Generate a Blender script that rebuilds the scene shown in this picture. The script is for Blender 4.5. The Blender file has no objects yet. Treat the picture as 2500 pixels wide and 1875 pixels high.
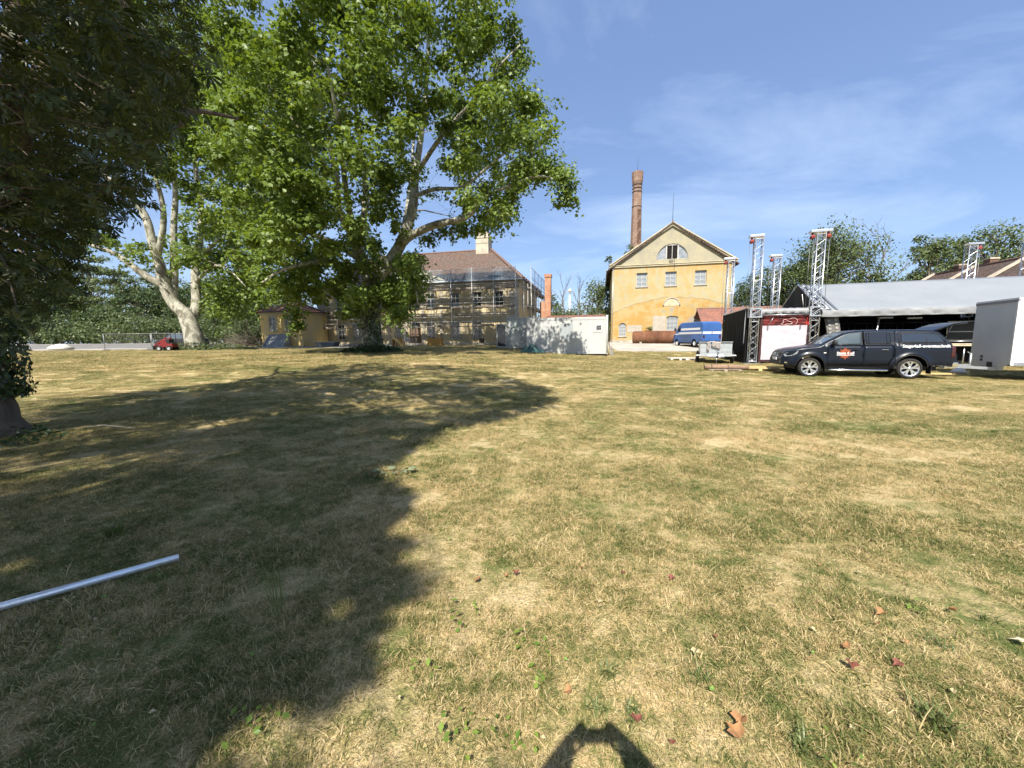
import bpy, bmesh, math, random
import numpy as np
from mathutils import Vector, Matrix, Euler

random.seed(7)
RNG = np.random.default_rng(7)
SC = bpy.context.scene
COL = SC.collection
PI = math.pi
rad = math.radians

# ------------------------------------------------------------------ camera
CAM_H = 1.62
FPX = 940.0                     # focal length in pixels of a 2500 px wide frame
PITCH = math.atan((937.5 - 829.0) / FPX)
ROLL = -0.010
cam_data = bpy.data.cameras.new('camera')
cam = bpy.data.objects.new('camera', cam_data)
COL.objects.link(cam)
cam_data.sensor_width = 36.0
cam_data.lens = 36.0 * FPX / 2500.0
cam_data.clip_start = 0.02
cam_data.clip_end = 3000.0
CAM_M = Matrix.Rotation(PI / 2 - PITCH, 4, 'X') @ Matrix.Rotation(ROLL, 4, 'Z')
cam.matrix_world = Matrix.Translation((0, 0, CAM_H)) @ CAM_M
SC.camera = cam

# ------------------------------------------------------------------ sky and sun
SUN_TO = Vector((0.207, 0.890, -1.010)).normalized()      # direction the light travels
SUN_EL = math.asin(-SUN_TO.z)
SUN_AZ = math.atan2(-SUN_TO.x, -SUN_TO.y)                 # from +Y, clockwise
world = bpy.data.worlds.new('World')
SC.world = world
world.use_nodes = True
wn, wl = world.node_tree.nodes, world.node_tree.links
wn.clear()
w_out = wn.new('ShaderNodeOutputWorld')
w_bg = wn.new('ShaderNodeBackground')
w_sky = wn.new('ShaderNodeTexSky')
w_sky.sky_type = 'NISHITA'
w_sky.sun_disc = False
w_sky.sun_elevation = SUN_EL
w_sky.sun_rotation = SUN_AZ % (2 * PI)
w_sky.altitude = 100
w_sky.air_density = 1.0
w_sky.dust_density = 0.8
w_sky.ozone_density = 2.4
SKY_STRENGTH = 0.108
w_bg.inputs['Strength'].default_value = SKY_STRENGTH
# thin cirrus all over the sky
w_tc = wn.new('ShaderNodeTexCoord')
w_sep = wn.new('ShaderNodeSeparateXYZ')
wl.new(w_tc.outputs['Generated'], w_sep.inputs[0])
def wmath(op, a, b=None):
    n = wn.new('ShaderNodeMath'); n.operation = op
    for i, v in enumerate((a, b)):
        if v is None: continue
        if isinstance(v, (int, float)): n.inputs[i].default_value = v
        else: wl.new(v, n.inputs[i])
    return n.outputs[0]
w_z = wmath('ADD', wmath('MAXIMUM', w_sep.outputs[2], 0.0), 0.22)
w_x = wmath('DIVIDE', w_sep.outputs[0], w_z)
w_y = wmath('DIVIDE', w_sep.outputs[1], w_z)
w_cmb = wn.new('ShaderNodeCombineXYZ')
wl.new(wmath('MULTIPLY', wmath('ADD', w_x, wmath('MULTIPLY', w_y, 0.35)), 0.85), w_cmb.inputs[0])
wl.new(wmath('MULTIPLY', w_y, 1.5), w_cmb.inputs[1])
w_n1 = wn.new('ShaderNodeTexNoise'); w_n1.inputs['Scale'].default_value = 1.15
w_n1.inputs['Detail'].default_value = 7; w_n1.inputs['Roughness'].default_value = 0.58
w_n1.inputs['Distortion'].default_value = 0.6
wl.new(w_cmb.outputs[0], w_n1.inputs['Vector'])
w_r1 = wn.new('ShaderNodeMapRange'); w_r1.inputs[1].default_value = 0.46; w_r1.inputs[2].default_value = 0.78
w_r1.inputs[3].default_value = 0.0; w_r1.inputs[4].default_value = 0.5
wl.new(w_n1.outputs[0], w_r1.inputs[0])
w_mix = wn.new('ShaderNodeMix'); w_mix.data_type = 'RGBA'
wl.new(w_r1.outputs[0], w_mix.inputs[0])
# a thin even veil of haze lies over the clear sky
w_veil = wn.new('ShaderNodeMix'); w_veil.data_type = 'RGBA'; w_veil.inputs[0].default_value = 0.5
wl.new(w_sky.outputs[0], w_veil.inputs[6]); w_veil.inputs[7].default_value = (1.35, 2.05, 3.95, 1)
wl.new(w_veil.outputs[2], w_mix.inputs[6])
w_mix.inputs[7].default_value = (4.6, 5.6, 7.0, 1)
wl.new(w_mix.outputs[2], w_bg.inputs['Color'])
wl.new(w_bg.outputs[0], w_out.inputs['Surface'])

sun_data = bpy.data.lights.new('sun', 'SUN')
sun_data.energy = 5.0
sun_data.angle = rad(0.53)
sun_data.color = (1.0, 0.94, 0.84)
sun = bpy.data.objects.new('sun', sun_data)
COL.objects.link(sun)
sun.rotation_euler = SUN_TO.to_track_quat('-Z', 'Y').to_euler()
sun.location = (-20, -60, 70)

SC.view_settings.view_transform = 'Standard'
SC.view_settings.look = 'None'
SC.view_settings.gamma = 1.0
SC.view_settings.use_curve_mapping = False
SC.view_settings.exposure = 0.90
SC.render.engine = 'CYCLES'
SC.cycles.max_bounces = 7
SC.cycles.diffuse_bounces = 4
SC.cycles.glossy_bounces = 2
SC.cycles.use_adaptive_sampling = True
SC.cycles.adaptive_threshold = 0.025
SC.cycles.transmission_bounces = 4
SC.cycles.transparent_max_bounces = 8
SC.cycles.sample_clamp_indirect = 6.0
SC.cycles.caustics_reflective = False
SC.cycles.caustics_refractive = False

# ------------------------------------------------------------------ placing helpers
_R3 = CAM_M.to_3x3()
def ray(px, py):
    return _R3 @ Vector(((px - 1250.0) / FPX, -(py - 937.5) / FPX, -1.0))
def P(px, py, Y):
    """World point at world depth Y seen in direction (px, py)."""
    d = ray(px, py)
    return Vector((0, 0, CAM_H)) + d * (Y / d.y)
def proj(p):
    """Direction of world points as frame position (numpy, N x 3) -> px, py, depth."""
    Rn = np.array(_R3)
    q = (np.asarray(p, float) - np.array([0, 0, CAM_H])) @ Rn
    dep = -q[..., 2]
    s = np.where(np.abs(dep) < 1e-6, 1e-6, dep)
    return 1250 + FPX * q[..., 0] / s, 937.5 - FPX * q[..., 1] / s, dep
def sst(a, b, x):
    t = np.clip((np.asarray(x, float) - a) / (b - a), 0, 1)
    return t * t * (3 - 2 * t)
def G(x, y):
    """Height of the ground: a lawn that rises gently towards the house."""
    left = 0.97 * sst(7, 27, y) + 0.12 * sst(30, 46, y)
    right = 0.16 * sst(13, 20.5, y) + 1.0 * sst(22, 52, y)
    k = sst(-6, 11, x)
    bank = 0.50 * sst(34.5, 50, y) * (1 - sst(-.75, -.67, np.asarray(x) / np.maximum(np.asarray(y, float), 1)))     # the road beyond the lawn climbs a little
    return left * (1 - k) + right * k + bank
def gz(x, y): return float(G(x, y))
def ground_hit(px, py):
    d = ray(px, py); t = 1.0
    for _ in range(60):
        p = Vector((0, 0, CAM_H)) + d * t
        e = p.z - gz(p.x, p.y)
        t += e / max(-d.z, 0.03) * 0.8
        t = max(0.2, min(t, 300))
    return Vector((0, 0, CAM_H)) + d * t
def in_poly(px, py, poly):
    px = np.asarray(px); py = np.asarray(py)
    r = np.zeros(px.shape, bool)
    n = len(poly)
    for i in range(n):
        x1, y1 = poly[i]; x2, y2 = poly[(i + 1) % n]
        c = (y1 > py) != (y2 > py)
        with np.errstate(divide='ignore', invalid='ignore'):
            xi = (x2 - x1) * (py - y1) / ((y2 - y1) if y2 != y1 else 1e-9) + x1
        r ^= c & (px < xi)
    return r

# ------------------------------------------------------------------ materials
MATS = {}
def _set(b, k, v):
    if k in b.inputs: b.inputs[k].default_value = v
def mat(name, col, rough=0.6, metal=0.0, spec=0.4, var=0.0, vscale=3.0, bump=0.0, bscale=20.0, coat=0.0,
        col2=None, stretch=(1, 1, 1), detail=5.0, lo=0.35, hi=0.65, emit=None, alpha=None, coord='Object', dirt=None, dscale=0.7):
    """Principled material; colour wanders between col and col2 (or +-var) with noise."""
    if name in MATS: return MATS[name]
    m = bpy.data.materials.new(name); m.use_nodes = True
    nt = m.node_tree; n, l = nt.nodes, nt.links
    b = n['Principled BSDF']
    c = tuple(col) + (1,)
    _set(b, 'Base Color', c); _set(b, 'Roughness', rough); _set(b, 'Metallic', metal)
    _set(b, 'Specular IOR Level', spec); _set(b, 'Coat Weight', coat); _set(b, 'Coat Roughness', 0.04)
    tc = n.new('ShaderNodeTexCoord')
    mp = n.new('ShaderNodeMapping'); mp.inputs['Scale'].default_value = stretch
    l.new(tc.outputs[coord], mp.inputs[0])
    if col2 is not None or var > 0:
        t = n.new('ShaderNodeTexNoise'); t.inputs['Scale'].default_value = vscale
        t.inputs['Detail'].default_value = detail; t.inputs['Roughness'].default_value = 0.6
        l.new(mp.outputs[0], t.inputs['Vector'])
        r = n.new('ShaderNodeMapRange'); r.inputs[1].default_value = lo; r.inputs[2].default_value = hi
        l.new(t.outputs[0], r.inputs[0])
        x = n.new('ShaderNodeMix'); x.data_type = 'RGBA'
        l.new(r.outputs[0], x.inputs[0])
        a, d = (c, tuple(col2) + (1,)) if col2 is not None else (
            tuple(min(1, v * (1 + var)) for v in col) + (1,), tuple(v * (1 - var) for v in col) + (1,))
        x.inputs[6].default_value = a; x.inputs[7].default_value = d
        out = x.outputs[2]
        if dirt is not None:
            t2 = n.new('ShaderNodeTexNoise'); t2.inputs['Scale'].default_value = dscale; t2.inputs['Detail'].default_value = 8
            t2.inputs['Roughness'].default_value = 0.7
            l.new(mp.outputs[0], t2.inputs['Vector'])
            r2 = n.new('ShaderNodeMapRange'); r2.inputs[1].default_value = 0.5; r2.inputs[2].default_value = 0.72
            l.new(t2.outputs[0], r2.inputs[0])
            x2 = n.new('ShaderNodeMix'); x2.data_type = 'RGBA'
            l.new(r2.outputs[0], x2.inputs[0]); l.new(out, x2.inputs[6]); x2.inputs[7].default_value = tuple(dirt) + (1,)
            out = x2.outputs[2]
        l.new(out, b.inputs['Base Color'])
    if bump > 0:
        t = n.new('ShaderNodeTexNoise'); t.inputs['Scale'].default_value = bscale; t.inputs['Detail'].default_value = 6
        l.new(mp.outputs[0], t.inputs['Vector'])
        bp = n.new('ShaderNodeBump'); bp.inputs['Strength'].default_value = bump; bp.inputs['Distance'].default_value = 0.05
        l.new(t.outputs[0], bp.inputs['Height']); l.new(bp.outputs[0], b.inputs['Normal'])
    if emit: 
        _set(b, 'Emission Color', tuple(emit[:3]) + (1,)); _set(b, 'Emission Strength', emit[3])
    if alpha is not None: _set(b, 'Alpha', alpha)
    MATS[name] = m
    return m

def ramp_nodes(nt, fac, stops):
    r = nt.nodes.new('ShaderNodeValToRGB')
    e = r.color_ramp.elements
    while len(e) < len(stops): e.new(0.5)
    for q, (p, c) in zip(e, stops):
        q.position = p; q.color = tuple(c) + (1,)
    nt.links.new(fac, r.inputs[0])
    return r.outputs[0]

def leaf_mat(name, dark, light, back=None, trans=0.35, yellow=(0.35, 0.36, 0.05), rough=0.45, spec=0.35):
    """Leaf: per-leaf colour from the attribute v, light passes through it."""
    m = bpy.data.materials.new(name); m.use_nodes = True
    nt = m.node_tree; n, l = nt.nodes, nt.links
    b = n['Principled BSDF']; out = n['Material Output']
    at = n.new('ShaderNodeAttribute'); at.attribute_name = 'v'
    c = ramp_nodes(nt, at.outputs['Fac'], [(0.0, dark), (0.6, light), (0.93, light), (1.0, yellow)])
    l.new(c, b.inputs['Base Color'])
    _set(b, 'Roughness', rough); _set(b, 'Specular IOR Level', spec)
    tr = n.new('ShaderNodeBsdfTranslucent')
    hs = n.new('ShaderNodeHueSaturation'); hs.inputs['Hue'].default_value = 0.485; hs.inputs['Saturation'].default_value = 1.15
    hs.inputs['Value'].default_value = 1.5
    l.new(c, hs.inputs['Color']); l.new(hs.outputs[0], tr.inputs['Color'])
    mx = n.new('ShaderNodeMixShader'); mx.inputs[0].default_value = trans
    l.new(b.outputs[0], mx.inputs[1]); l.new(tr.outputs[0], mx.inputs[2])
    l.new(mx.outputs[0], out.inputs['Surface'])
    MATS[name] = m
    return m

# ------------------------------------------------------------------ mesh builder
def rotz(a): return Matrix.Rotation(a, 4, 'Z')
class MB:
    def __init__(s): s.v = []; s.f = []; s.sm = []
    def add(s, vs, fs, smooth=False):
        o = len(s.v); s.v += [tuple(v) for v in vs]
        s.f += [tuple(i + o for i in f) for f in fs]; s.sm += [smooth] * len(fs); return s
    def box(s, x0, x1, y0, y1, z0, z1, M=None):
        vs = [Vector(p) for p in ((x0, y0, z0), (x1, y0, z0), (x1, y1, z0), (x0, y1, z0), (x0, y0, z1), (x1, y0, z1), (x1, y1, z1), (x0, y1, z1))]
        if M is not None: vs = [M @ v for v in vs]
        return s.add(vs, [(0, 3, 2, 1), (4, 5, 6, 7), (0, 1, 5, 4), (1, 2, 6, 5), (2, 3, 7, 6), (3, 0, 4, 7)])
    def bar(s, a, b, w, h=None, up=(0, 0, 1)):
        """Rectangular bar from a to b, w wide, h high."""
        a, b = Vector(a), Vector(b); h = w if h is None else h
        d = (b - a).normalized(); u = Vector(up)
        if abs(d.dot(u)) > 0.98: u = Vector((0, 1, 0))
        x = d.cross(u).normalized(); y = x.cross(d)
        vs = []
        for p in (a, b):
            for sx, sy in ((-1, -1), (1, -1), (1, 1), (-1, 1)): vs.append(p + x * (w / 2 * sx) + y * (h / 2 * sy))
        return s.add(vs, [(3, 2, 1, 0), (4, 5, 6, 7), (0, 1, 5, 4), (1, 2, 6, 5), (2, 3, 7, 6), (3, 0, 4, 7)])
    def tube(s, pts, rs, seg=8, cap=True, smooth=True):
        pts = [Vector(p) for p in pts]
        if isinstance(rs, (int, float)): rs = [rs] * len(pts)
        o = len(s.v); nx = None
        for i, p in enumerate(pts):
            d = (pts[min(i + 1, len(pts) - 1)] - pts[max(i - 1, 0)])
            d = d.normalized() if d.length > 1e-9 else Vector((0, 0, 1))
            if nx is None:
                nx = d.orthogonal().normalized()
            else:
                nx = (nx - d * nx.dot(d)); nx = nx.normalized() if nx.length > 1e-6 else d.orthogonal().normalized()
            ny = d.cross(nx)
            for k in range(seg):
                a = 2 * PI * k / seg
                s.v.append(tuple(p + (nx * math.cos(a) + ny * math.sin(a)) * rs[i]))
        for i in range(len(pts) - 1):
            for k in range(seg):
                a, b = o + i * seg + k, o + i * seg + (k + 1) % seg
                s.f.append((a, b, b + seg, a + seg)); s.sm.append(smooth)
        if cap:
            s.f.append(tuple(o + k for k in reversed(range(seg)))); s.sm.append(False)
            e = o + (len(pts) - 1) * seg
            s.f.append(tuple(e + k for k in range(seg))); s.sm.append(False)
        return s
    def cyl(s, a, b, r, seg=12): return s.tube([a, b], [r, r], seg)
    def prism(s, poly, y0, y1, M=None):
        """Polygon in the x-z plane pushed from y0 to y1 (counter-clockwise seen from -y)."""
        n = len(poly)
        vs = [Vector((x, y0, z)) for x, z in poly] + [Vector((x, y1, z)) for x, z in poly]
        if M is not None: vs = [M @ v for v in vs]
        fs = [tuple(range(n)), tuple(reversed(range(n, 2 * n)))]
        for i in range(n):
            j = (i + 1) % n; fs.append((i, i + n, j + n, j))
        return s.add(vs, fs)
    def sphere(s, c, r, nu=10, nv=7, sc=(1, 1, 1)):
        o = len(s.v); c = Vector(c)
        for i in range(nv + 1):
            t = PI * i / nv
            for k in range(nu):
                a = 2 * PI * k / nu
                s.v.append((c.x + r * sc[0] * math.sin(t) * math.cos(a), c.y + r * sc[1] * math.sin(t) * math.sin(a), c.z + r * sc[2] * math.cos(t)))
        for i in range(nv):
            for k in range(nu):
                a, b = o + i * nu + k, o + i * nu + (k + 1) % nu
                s.f.append((a, a + nu, b + nu, b)); s.sm.append(True)
        return s
    def torus(s, c, axis, R, r, n=24, m=8, sc=1.0):
        c = Vector(c); ax = Vector(axis).normalized(); u = ax.orthogonal().normalized(); w = ax.cross(u); o = len(s.v)
        for i in range(n):
            a = 2 * PI * i / n; d = u * math.cos(a) + w * math.sin(a)
            for k in range(m):
                t = 2 * PI * k / m
                s.v.append(tuple(c + d * (R + r * math.cos(t)) + ax * (r * sc * math.sin(t))))
        for i in range(n):
            for k in range(m):
                a, b = o + i * m + k, o + i * m + (k + 1) % m
                c2, d2 = o + ((i + 1) % n) * m + k, o + ((i + 1) % n) * m + (k + 1) % m
                s.f.append((a, c2, d2, b)); s.sm.append(True)
        return s
    def lathe(s, c, axis, prof, n=24):
        """prof: list of (distance along axis, radius)."""
        c = Vector(c); ax = Vector(axis).normalized(); u = ax.orthogonal().normalized(); w = ax.cross(u); o = len(s.v)
        for h, r in prof:
            for k in range(n):
                a = 2 * PI * k / n
                s.v.append(tuple(c + ax * h + (u * math.cos(a) + w * math.sin(a)) * r))
        for i in range(len(prof) - 1):
            for k in range(n):
                a, b = o + i * n + k, o + i * n + (k + 1) % n
                s.f.append((a, b, b + n, a + n)); s.sm.append(True)
        return s
    def mesh(s, name):
        me = bpy.data.meshes.new(name); me.from_pydata(s.v, [], s.f); me.update()
        if any(s.sm): me.polygons.foreach_set('use_smooth', s.sm)
        return me
    def obj(s, name, m, parent=None, loc=None, rz=None, bevel=0.0):
        o = link(name, s.mesh(name), m, parent)
        if loc is not None: o.location = loc
        if rz is not None: o.rotation_euler = (0, 0, rz)
        if bevel: add_bevel(o, bevel)
        return o
def add_bevel(o, w, seg=2):
    b = o.modifiers.new('bevel', 'BEVEL'); b.width = w; b.segments = seg; b.limit_method = 'ANGLE'; b.angle_limit = rad(35)
    b.harden_normals = False
def link(name, me, m=None, parent=None):
    o = bpy.data.objects.new(name, me); COL.objects.link(o)
    if m is not None and me is not None and len(me.materials) == 0: me.materials.append(m)
    if parent is not None: o.parent = parent
    return o
def tag(o, label=None, cat=None, group=None, kind=None):
    if label: o['label'] = label
    if cat: o['category'] = cat
    if group: o['group'] = group
    if kind: o['kind'] = kind
    return o
def thing(name, label, cat, loc=(0, 0, 0), rz=0.0, group=None):
    o = bpy.data.objects.new(name, None); COL.objects.link(o)
    o.empty_display_size = 0.3
    o.location = loc; o.rotation_euler = (0, 0, rz)
    return tag(o, label, cat, group)
def share(name, me, parent, loc=(0, 0, 0), rot=(0, 0, 0), sc=(1, 1, 1)):
    o = bpy.data.objects.new(name, me); COL.objects.link(o); o.parent = parent
    o.location = loc; o.rotation_euler = rot; o.scale = sc
    return o
def fast_mesh(name, V, F, attr=None, smooth=False):
    """Mesh from numpy vertices and equal-length faces."""
    me = bpy.data.meshes.new(name)
    V = np.ascontiguousarray(V, np.float32); F = np.ascontiguousarray(F, np.int32)
    k = F.shape[1]
    me.vertices.add(len(V)); me.vertices.foreach_set('co', V.ravel())
    me.loops.add(F.size); me.loops.foreach_set('vertex_index', F.ravel())
    me.polygons.add(len(F))
    me.polygons.foreach_set('loop_start', np.arange(0, F.size, k, dtype=np.int32))
    me.polygons.foreach_set('loop_total', np.full(len(F), k, np.int32))
    if smooth: me.polygons.foreach_set('use_smooth', np.ones(len(F), bool))
    if attr is not None:
        a = me.attributes.new('v', 'FLOAT', 'POINT'); a.data.foreach_set('value', np.ascontiguousarray(attr, np.float32))
    me.update(calc_edges=True)
    return me

# ------------------------------------------------------------------ leaves
LEAF_PLANE = (np.array([[0, 0, 0], [-.38, .08, .03], [-.55, .52, -.05], [-.17, .60, .06], [0, 1.0, -.10], [.17, .60, .06], [.55, .52, -.05], [.38, .08, .03], [0, .40, .10]]),
              np.array([[0, 1, 2, 8], [8, 2, 3, 4], [8, 4, 5, 6], [8, 6, 7, 0]])[:, ::-1])
LEAF_OVAL = (np.array([[0, 0, 0], [-.30, .5, .06], [0, 1.0, -.06], [.30, .5, .06], [0, .5, -.02]]),
             np.array([[0, 1, 2, 4], [4, 2, 3, 0]])[:, ::-1])
def _chestnut():
    V, F = [], []
    for k, (a, L) in enumerate(((-1.75, .55), (-1.15, .78), (-.55, .95), (0, 1.0), (.55, .95), (1.15, .78), (1.75, .55))):
        pts = np.array([[0, .05, 0], [-.105, .55, .02], [-.11, .78, -.05], [0, 1.0, -.16], [.11, .78, -.05], [.105, .55, .02], [0, .6, -.05]]) * L
        pts[:, 2] -= 0.10 * np.abs(math.sin(a))
        c, s = math.cos(a), math.sin(a)
        q = pts.copy(); q[:, 0] = pts[:, 0] * c + pts[:, 1] * s; q[:, 1] = -pts[:, 0] * s + pts[:, 1] * c
        o = len(V) * 7; V.append(q); F += [[o, o + 1, o + 2, o + 6], [o + 6, o + 2, o + 3, o + 4], [o + 6, o + 4, o + 5, o]]
    return np.concatenate(V), np.array(F)[:, ::-1]
LEAF_CHESTNUT = _chestnut()
def basis(nrm, tan):
    nrm = nrm / (np.linalg.norm(nrm, axis=1, keepdims=True) + 1e-9)
    tan = tan - nrm * np.sum(nrm * tan, 1, keepdims=True)
    tan = tan / (np.linalg.norm(tan, axis=1, keepdims=True) + 1e-9)
    return np.cross(tan, nrm), tan, nrm
def leaf_mesh(name, pos, nrm, size, tmpl, tan=None, v=None, droop=0.6):
    N = len(pos)
    if tan is None:
        tan = RNG.normal(size=(N, 3)); tan[:, 2] -= droop * 1.6
    bx, by, bz = basis(nrm, tan)
    T, F = tmpl
    size = np.broadcast_to(np.asarray(size, float).reshape(-1, 1), (N, 1))
    V = pos[:, None, :] + size[:, :, None] * (T[None, :, 0:1] * bx[:, None] + T[None, :, 1:2] * by[:, None] + T[None, :, 2:3] * bz[:, None])
    k = len(T)
    FF = (F[None] + (np.arange(N) * k)[:, None, None]).reshape(-1, F.shape[1])
    if v is None: v = RNG.random(N)
    return fast_mesh(name, V.reshape(-1, 3), FF, np.repeat(v, k))
def clump_leaves(centers, radii, n_per, squash=0.8, shell=0.45, up=0.7):
    """Leaves in clumps: mostly near the clump's surface, facing outward and up."""
    C = np.repeat(np.asarray(centers, float), n_per, axis=0)
    Rr = np.repeat(np.asarray(radii, float), n_per)[:, None]
    d = RNG.normal(size=C.shape); d /= np.linalg.norm(d, axis=1, keepdims=True)
    r = (shell + (1 - shell) * RNG.random((len(C), 1)) ** 0.6)
    ext = 1 + 0.35 * RNG.normal(size=(len(C), 1)) * (RNG.random((len(C), 1)) < 0.3)
    p = C + d * Rr * r * ext * np.array([1, 1, squash])
    nrm = d * 0.8 + RNG.normal(size=C.shape) * 0.55; nrm[:, 2] += up
    return p, nrm
def branch_pts(a, b, n=5, sag=0.0, wob=0.08):
    a, b = Vector(a), Vector(b); L = (b - a).length
    out = []
    for i in range(n + 1):
        t = i / n
        p = a.lerp(b, t)
        w = math.sin(PI * t) * wob * L
        p += Vector((random.uniform(-1, 1), random.uniform(-1, 1), random.uniform(-.6, .6))) * w * (0.5 if 0 < i < n else 0)
        p.z += math.sin(PI * t) * sag * L
        out.append(p)
    return out

# ================================================================== ground
def lawn_tone(nt, blade=None):
    """Colour of the parched lawn from world position; blade: 0..1 per blade."""
    n, l = nt.nodes, nt.links
    ge = n.new('ShaderNodeNewGeometry')
    def noise(scale, det, rgh=0.55, dist=0.0, st=(1, 1, 0)):
        mp = n.new('ShaderNodeMapping'); mp.inputs['Scale'].default_value = st
        l.new(ge.outputs['Position'], mp.inputs[0])
        t = n.new('ShaderNodeTexNoise'); t.inputs['Scale'].default_value = scale; t.inputs['Detail'].default_value = det
        t.inputs['Roughness'].default_value = rgh; t.inputs['Distortion'].default_value = dist
        l.new(mp.outputs[0], t.inputs['Vector']); return t.outputs[0]
    def mth(op, a, b):
        m = n.new('ShaderNodeMath'); m.operation = op
        for i, v in enumerate((a, b)):
            if isinstance(v, (int, float)): m.inputs[i].default_value = v
            else: l.new(v, m.inputs[i])
        return m.outputs[0]
    a = noise(0.42, 4, 0.6, 0.8, (0.8, 1.3, 0)); b = noise(2.1, 5, 0.65, 0.4); c = noise(9.0, 3)
    s = mth('ADD', mth('MULTIPLY', a, 0.80), mth('ADD', mth('MULTIPLY', b, 0.70), mth('MULTIPLY', c, 0.55)))
    s = mth('SUBTRACT', s, 0.56)
    if blade is not None:
        s = mth('ADD', s, mth('MULTIPLY', mth('SUBTRACT', blade, 0.5), 0.74))
    col = ramp_nodes(nt, s, [(0.10, (0.100, 0.140, 0.036)), (0.32, (0.200, 0.215, 0.066)), (0.45, (0.40, 0.328, 0.138)),
                             (0.58, (0.59, 0.460, 0.230)), (0.82, (0.72, 0.590, 0.345)), (1.0, (0.64, 0.44, 0.26))])
    fine = noise(75.0, 4, .7); f2 = n.new('ShaderNodeMapRange'); f2.inputs[1].default_value = .3; f2.inputs[2].default_value = .7; f2.inputs[3].default_value = .45 if blade is None else .8; f2.inputs[4].default_value = 1.45 if blade is None else 1.2
    l.new(fine, f2.inputs[0]); mu = n.new('ShaderNodeMix'); mu.data_type = 'RGBA'; mu.blend_type = 'MULTIPLY'; mu.inputs[0].default_value = 1; l.new(col, mu.inputs[6]); l.new(f2.outputs[0], mu.inputs[7])
    return mu.outputs[2], b
def ground_material():
    m = bpy.data.materials.new('parched_lawn'); m.use_nodes = True
    nt = m.node_tree; b = nt.nodes['Principled BSDF']
    col, nz = lawn_tone(nt)
    hs = nt.nodes.new('ShaderNodeHueSaturation'); hs.inputs['Value'].default_value = 0.85; hs.inputs['Saturation'].default_value = 0.95
    nt.links.new(col, hs.inputs['Color']); nt.links.new(hs.outputs[0], b.inputs['Base Color'])
    _set(b, 'Roughness', 0.95); _set(b, 'Specular IOR Level', 0.1)
    ge = nt.nodes.new('ShaderNodeNewGeometry')
    t = nt.nodes.new('ShaderNodeTexNoise'); t.inputs['Scale'].default_value = 14; t.inputs['Detail'].default_value = 6; t.inputs['Roughness'].default_value = 0.7
    nt.links.new(ge.outputs['Position'], t.inputs['Vector'])
    bp = nt.nodes.new('ShaderNodeBump'); bp.inputs['Strength'].default_value = 0.8; bp.inputs['Distance'].default_value = 0.06
    nt.links.new(t.outputs[0], bp.inputs['Height']); nt.links.new(bp.outputs[0], b.inputs['Normal'])
    return m
def warp(n, a, b, mid, p=2.2):
    t = np.linspace(-1, 1, n)
    w = np.sign(t) * np.abs(t) ** p
    return np.where(w < 0, mid + w * (mid - a), mid + w * (b - mid))
def sheet(name, xs, ys, dz, m, keep=None):
    X, Y = np.meshgrid(xs, ys); Z = G(X, Y) + dz
    V = np.stack([X, Y, Z], -1).reshape(-1, 3); nx, ny = len(xs), len(ys)
    i = np.arange(ny - 1)[:, None] * nx + np.arange(nx - 1)[None]
    F = np.stack([i, i + 1, i + nx + 1, i + nx], -1).reshape(-1, 4)
    o = link(name, fast_mesh(name, V, F, smooth=True), m)
    return o
lawn = sheet('lawn', warp(150, -420, 420, 0), warp(150, -60, 900, 14), 0.0, ground_material())
tag(lawn, kind='structure')

# ------------------------------------------------------------------ paved ground beyond the lawn
M_CONC = mat('pale_concrete', (0.46, 0.42, 0.36), 0.95, col2=(0.33, 0.30, 0.25), vscale=0.6, bump=0.3, bscale=8, spec=0.15, coord='Object')
M_GRAVEL = mat('pale_gravel', (0.42, 0.39, 0.35), 0.95, col2=(0.30, 0.28, 0.24), vscale=1.2, bump=0.5, bscale=30, spec=0.1)
M_ASPH = mat('grey_asphalt', (0.16, 0.155, 0.15), 0.95, col2=(0.22, 0.21, 0.19), vscale=0.8, bump=0.3, bscale=40, spec=0.15)
def strip(name, pts, m, dz, nx=30, ny=6):
    """A quadrilateral strip of paving on the ground, corners given as X, Y."""
    a, b, c, d = [Vector((p[0], p[1], 0)) for p in pts]
    V, F = [], []
    for j in range(ny + 1):
        for i in range(nx + 1):
            u, v = i / nx, j / ny
            p = a.lerp(b, u).lerp(d.lerp(c, u), v)
            wob = 0.0
            if j in (0, ny): wob = 0.12 * math.sin(i * 1.7) + 0.08 * math.sin(i * 3.1)
            V.append((p.x, p.y + wob, gz(p.x, p.y + wob) + dz))
    for j in range(ny):
        for i in range(nx):
            k = j * (nx + 1) + i; F.append((k, k + 1, k + nx + 2, k + nx + 1))
    o = link(name, fast_mesh(name, np.array(V), np.array(F)), m)
    return tag(o, kind='structure')
strip('access_road', [(-90, 37.5), (-14.5, 39.5), (-14.0, 47), (-90, 46)], M_ASPH, 0.012, 40, 6)
strip('gravel_strip', [(-90, 34.6), (-15.5, 36.4), (-15, 39.2), (-90, 37.2)], M_GRAVEL, 0.016, 40, 4)
strip('gravel_bank', [(-90, 46.2), (-14, 47.2), (-14, 50), (-90, 50)], M_GRAVEL, 0.02, 40, 4)
strip('forecourt', [(9.3, 33.6), (24.5, 31.6), (25.5, 45.5), (11.0, 48.5)], M_CONC, 0.02, 30, 14)
strip('house_path', [(-27, 45.2), (0.5, 39.4), (0.8, 41.2), (-27, 47.4)], M_GRAVEL, 0.012, 40, 4)

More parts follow.
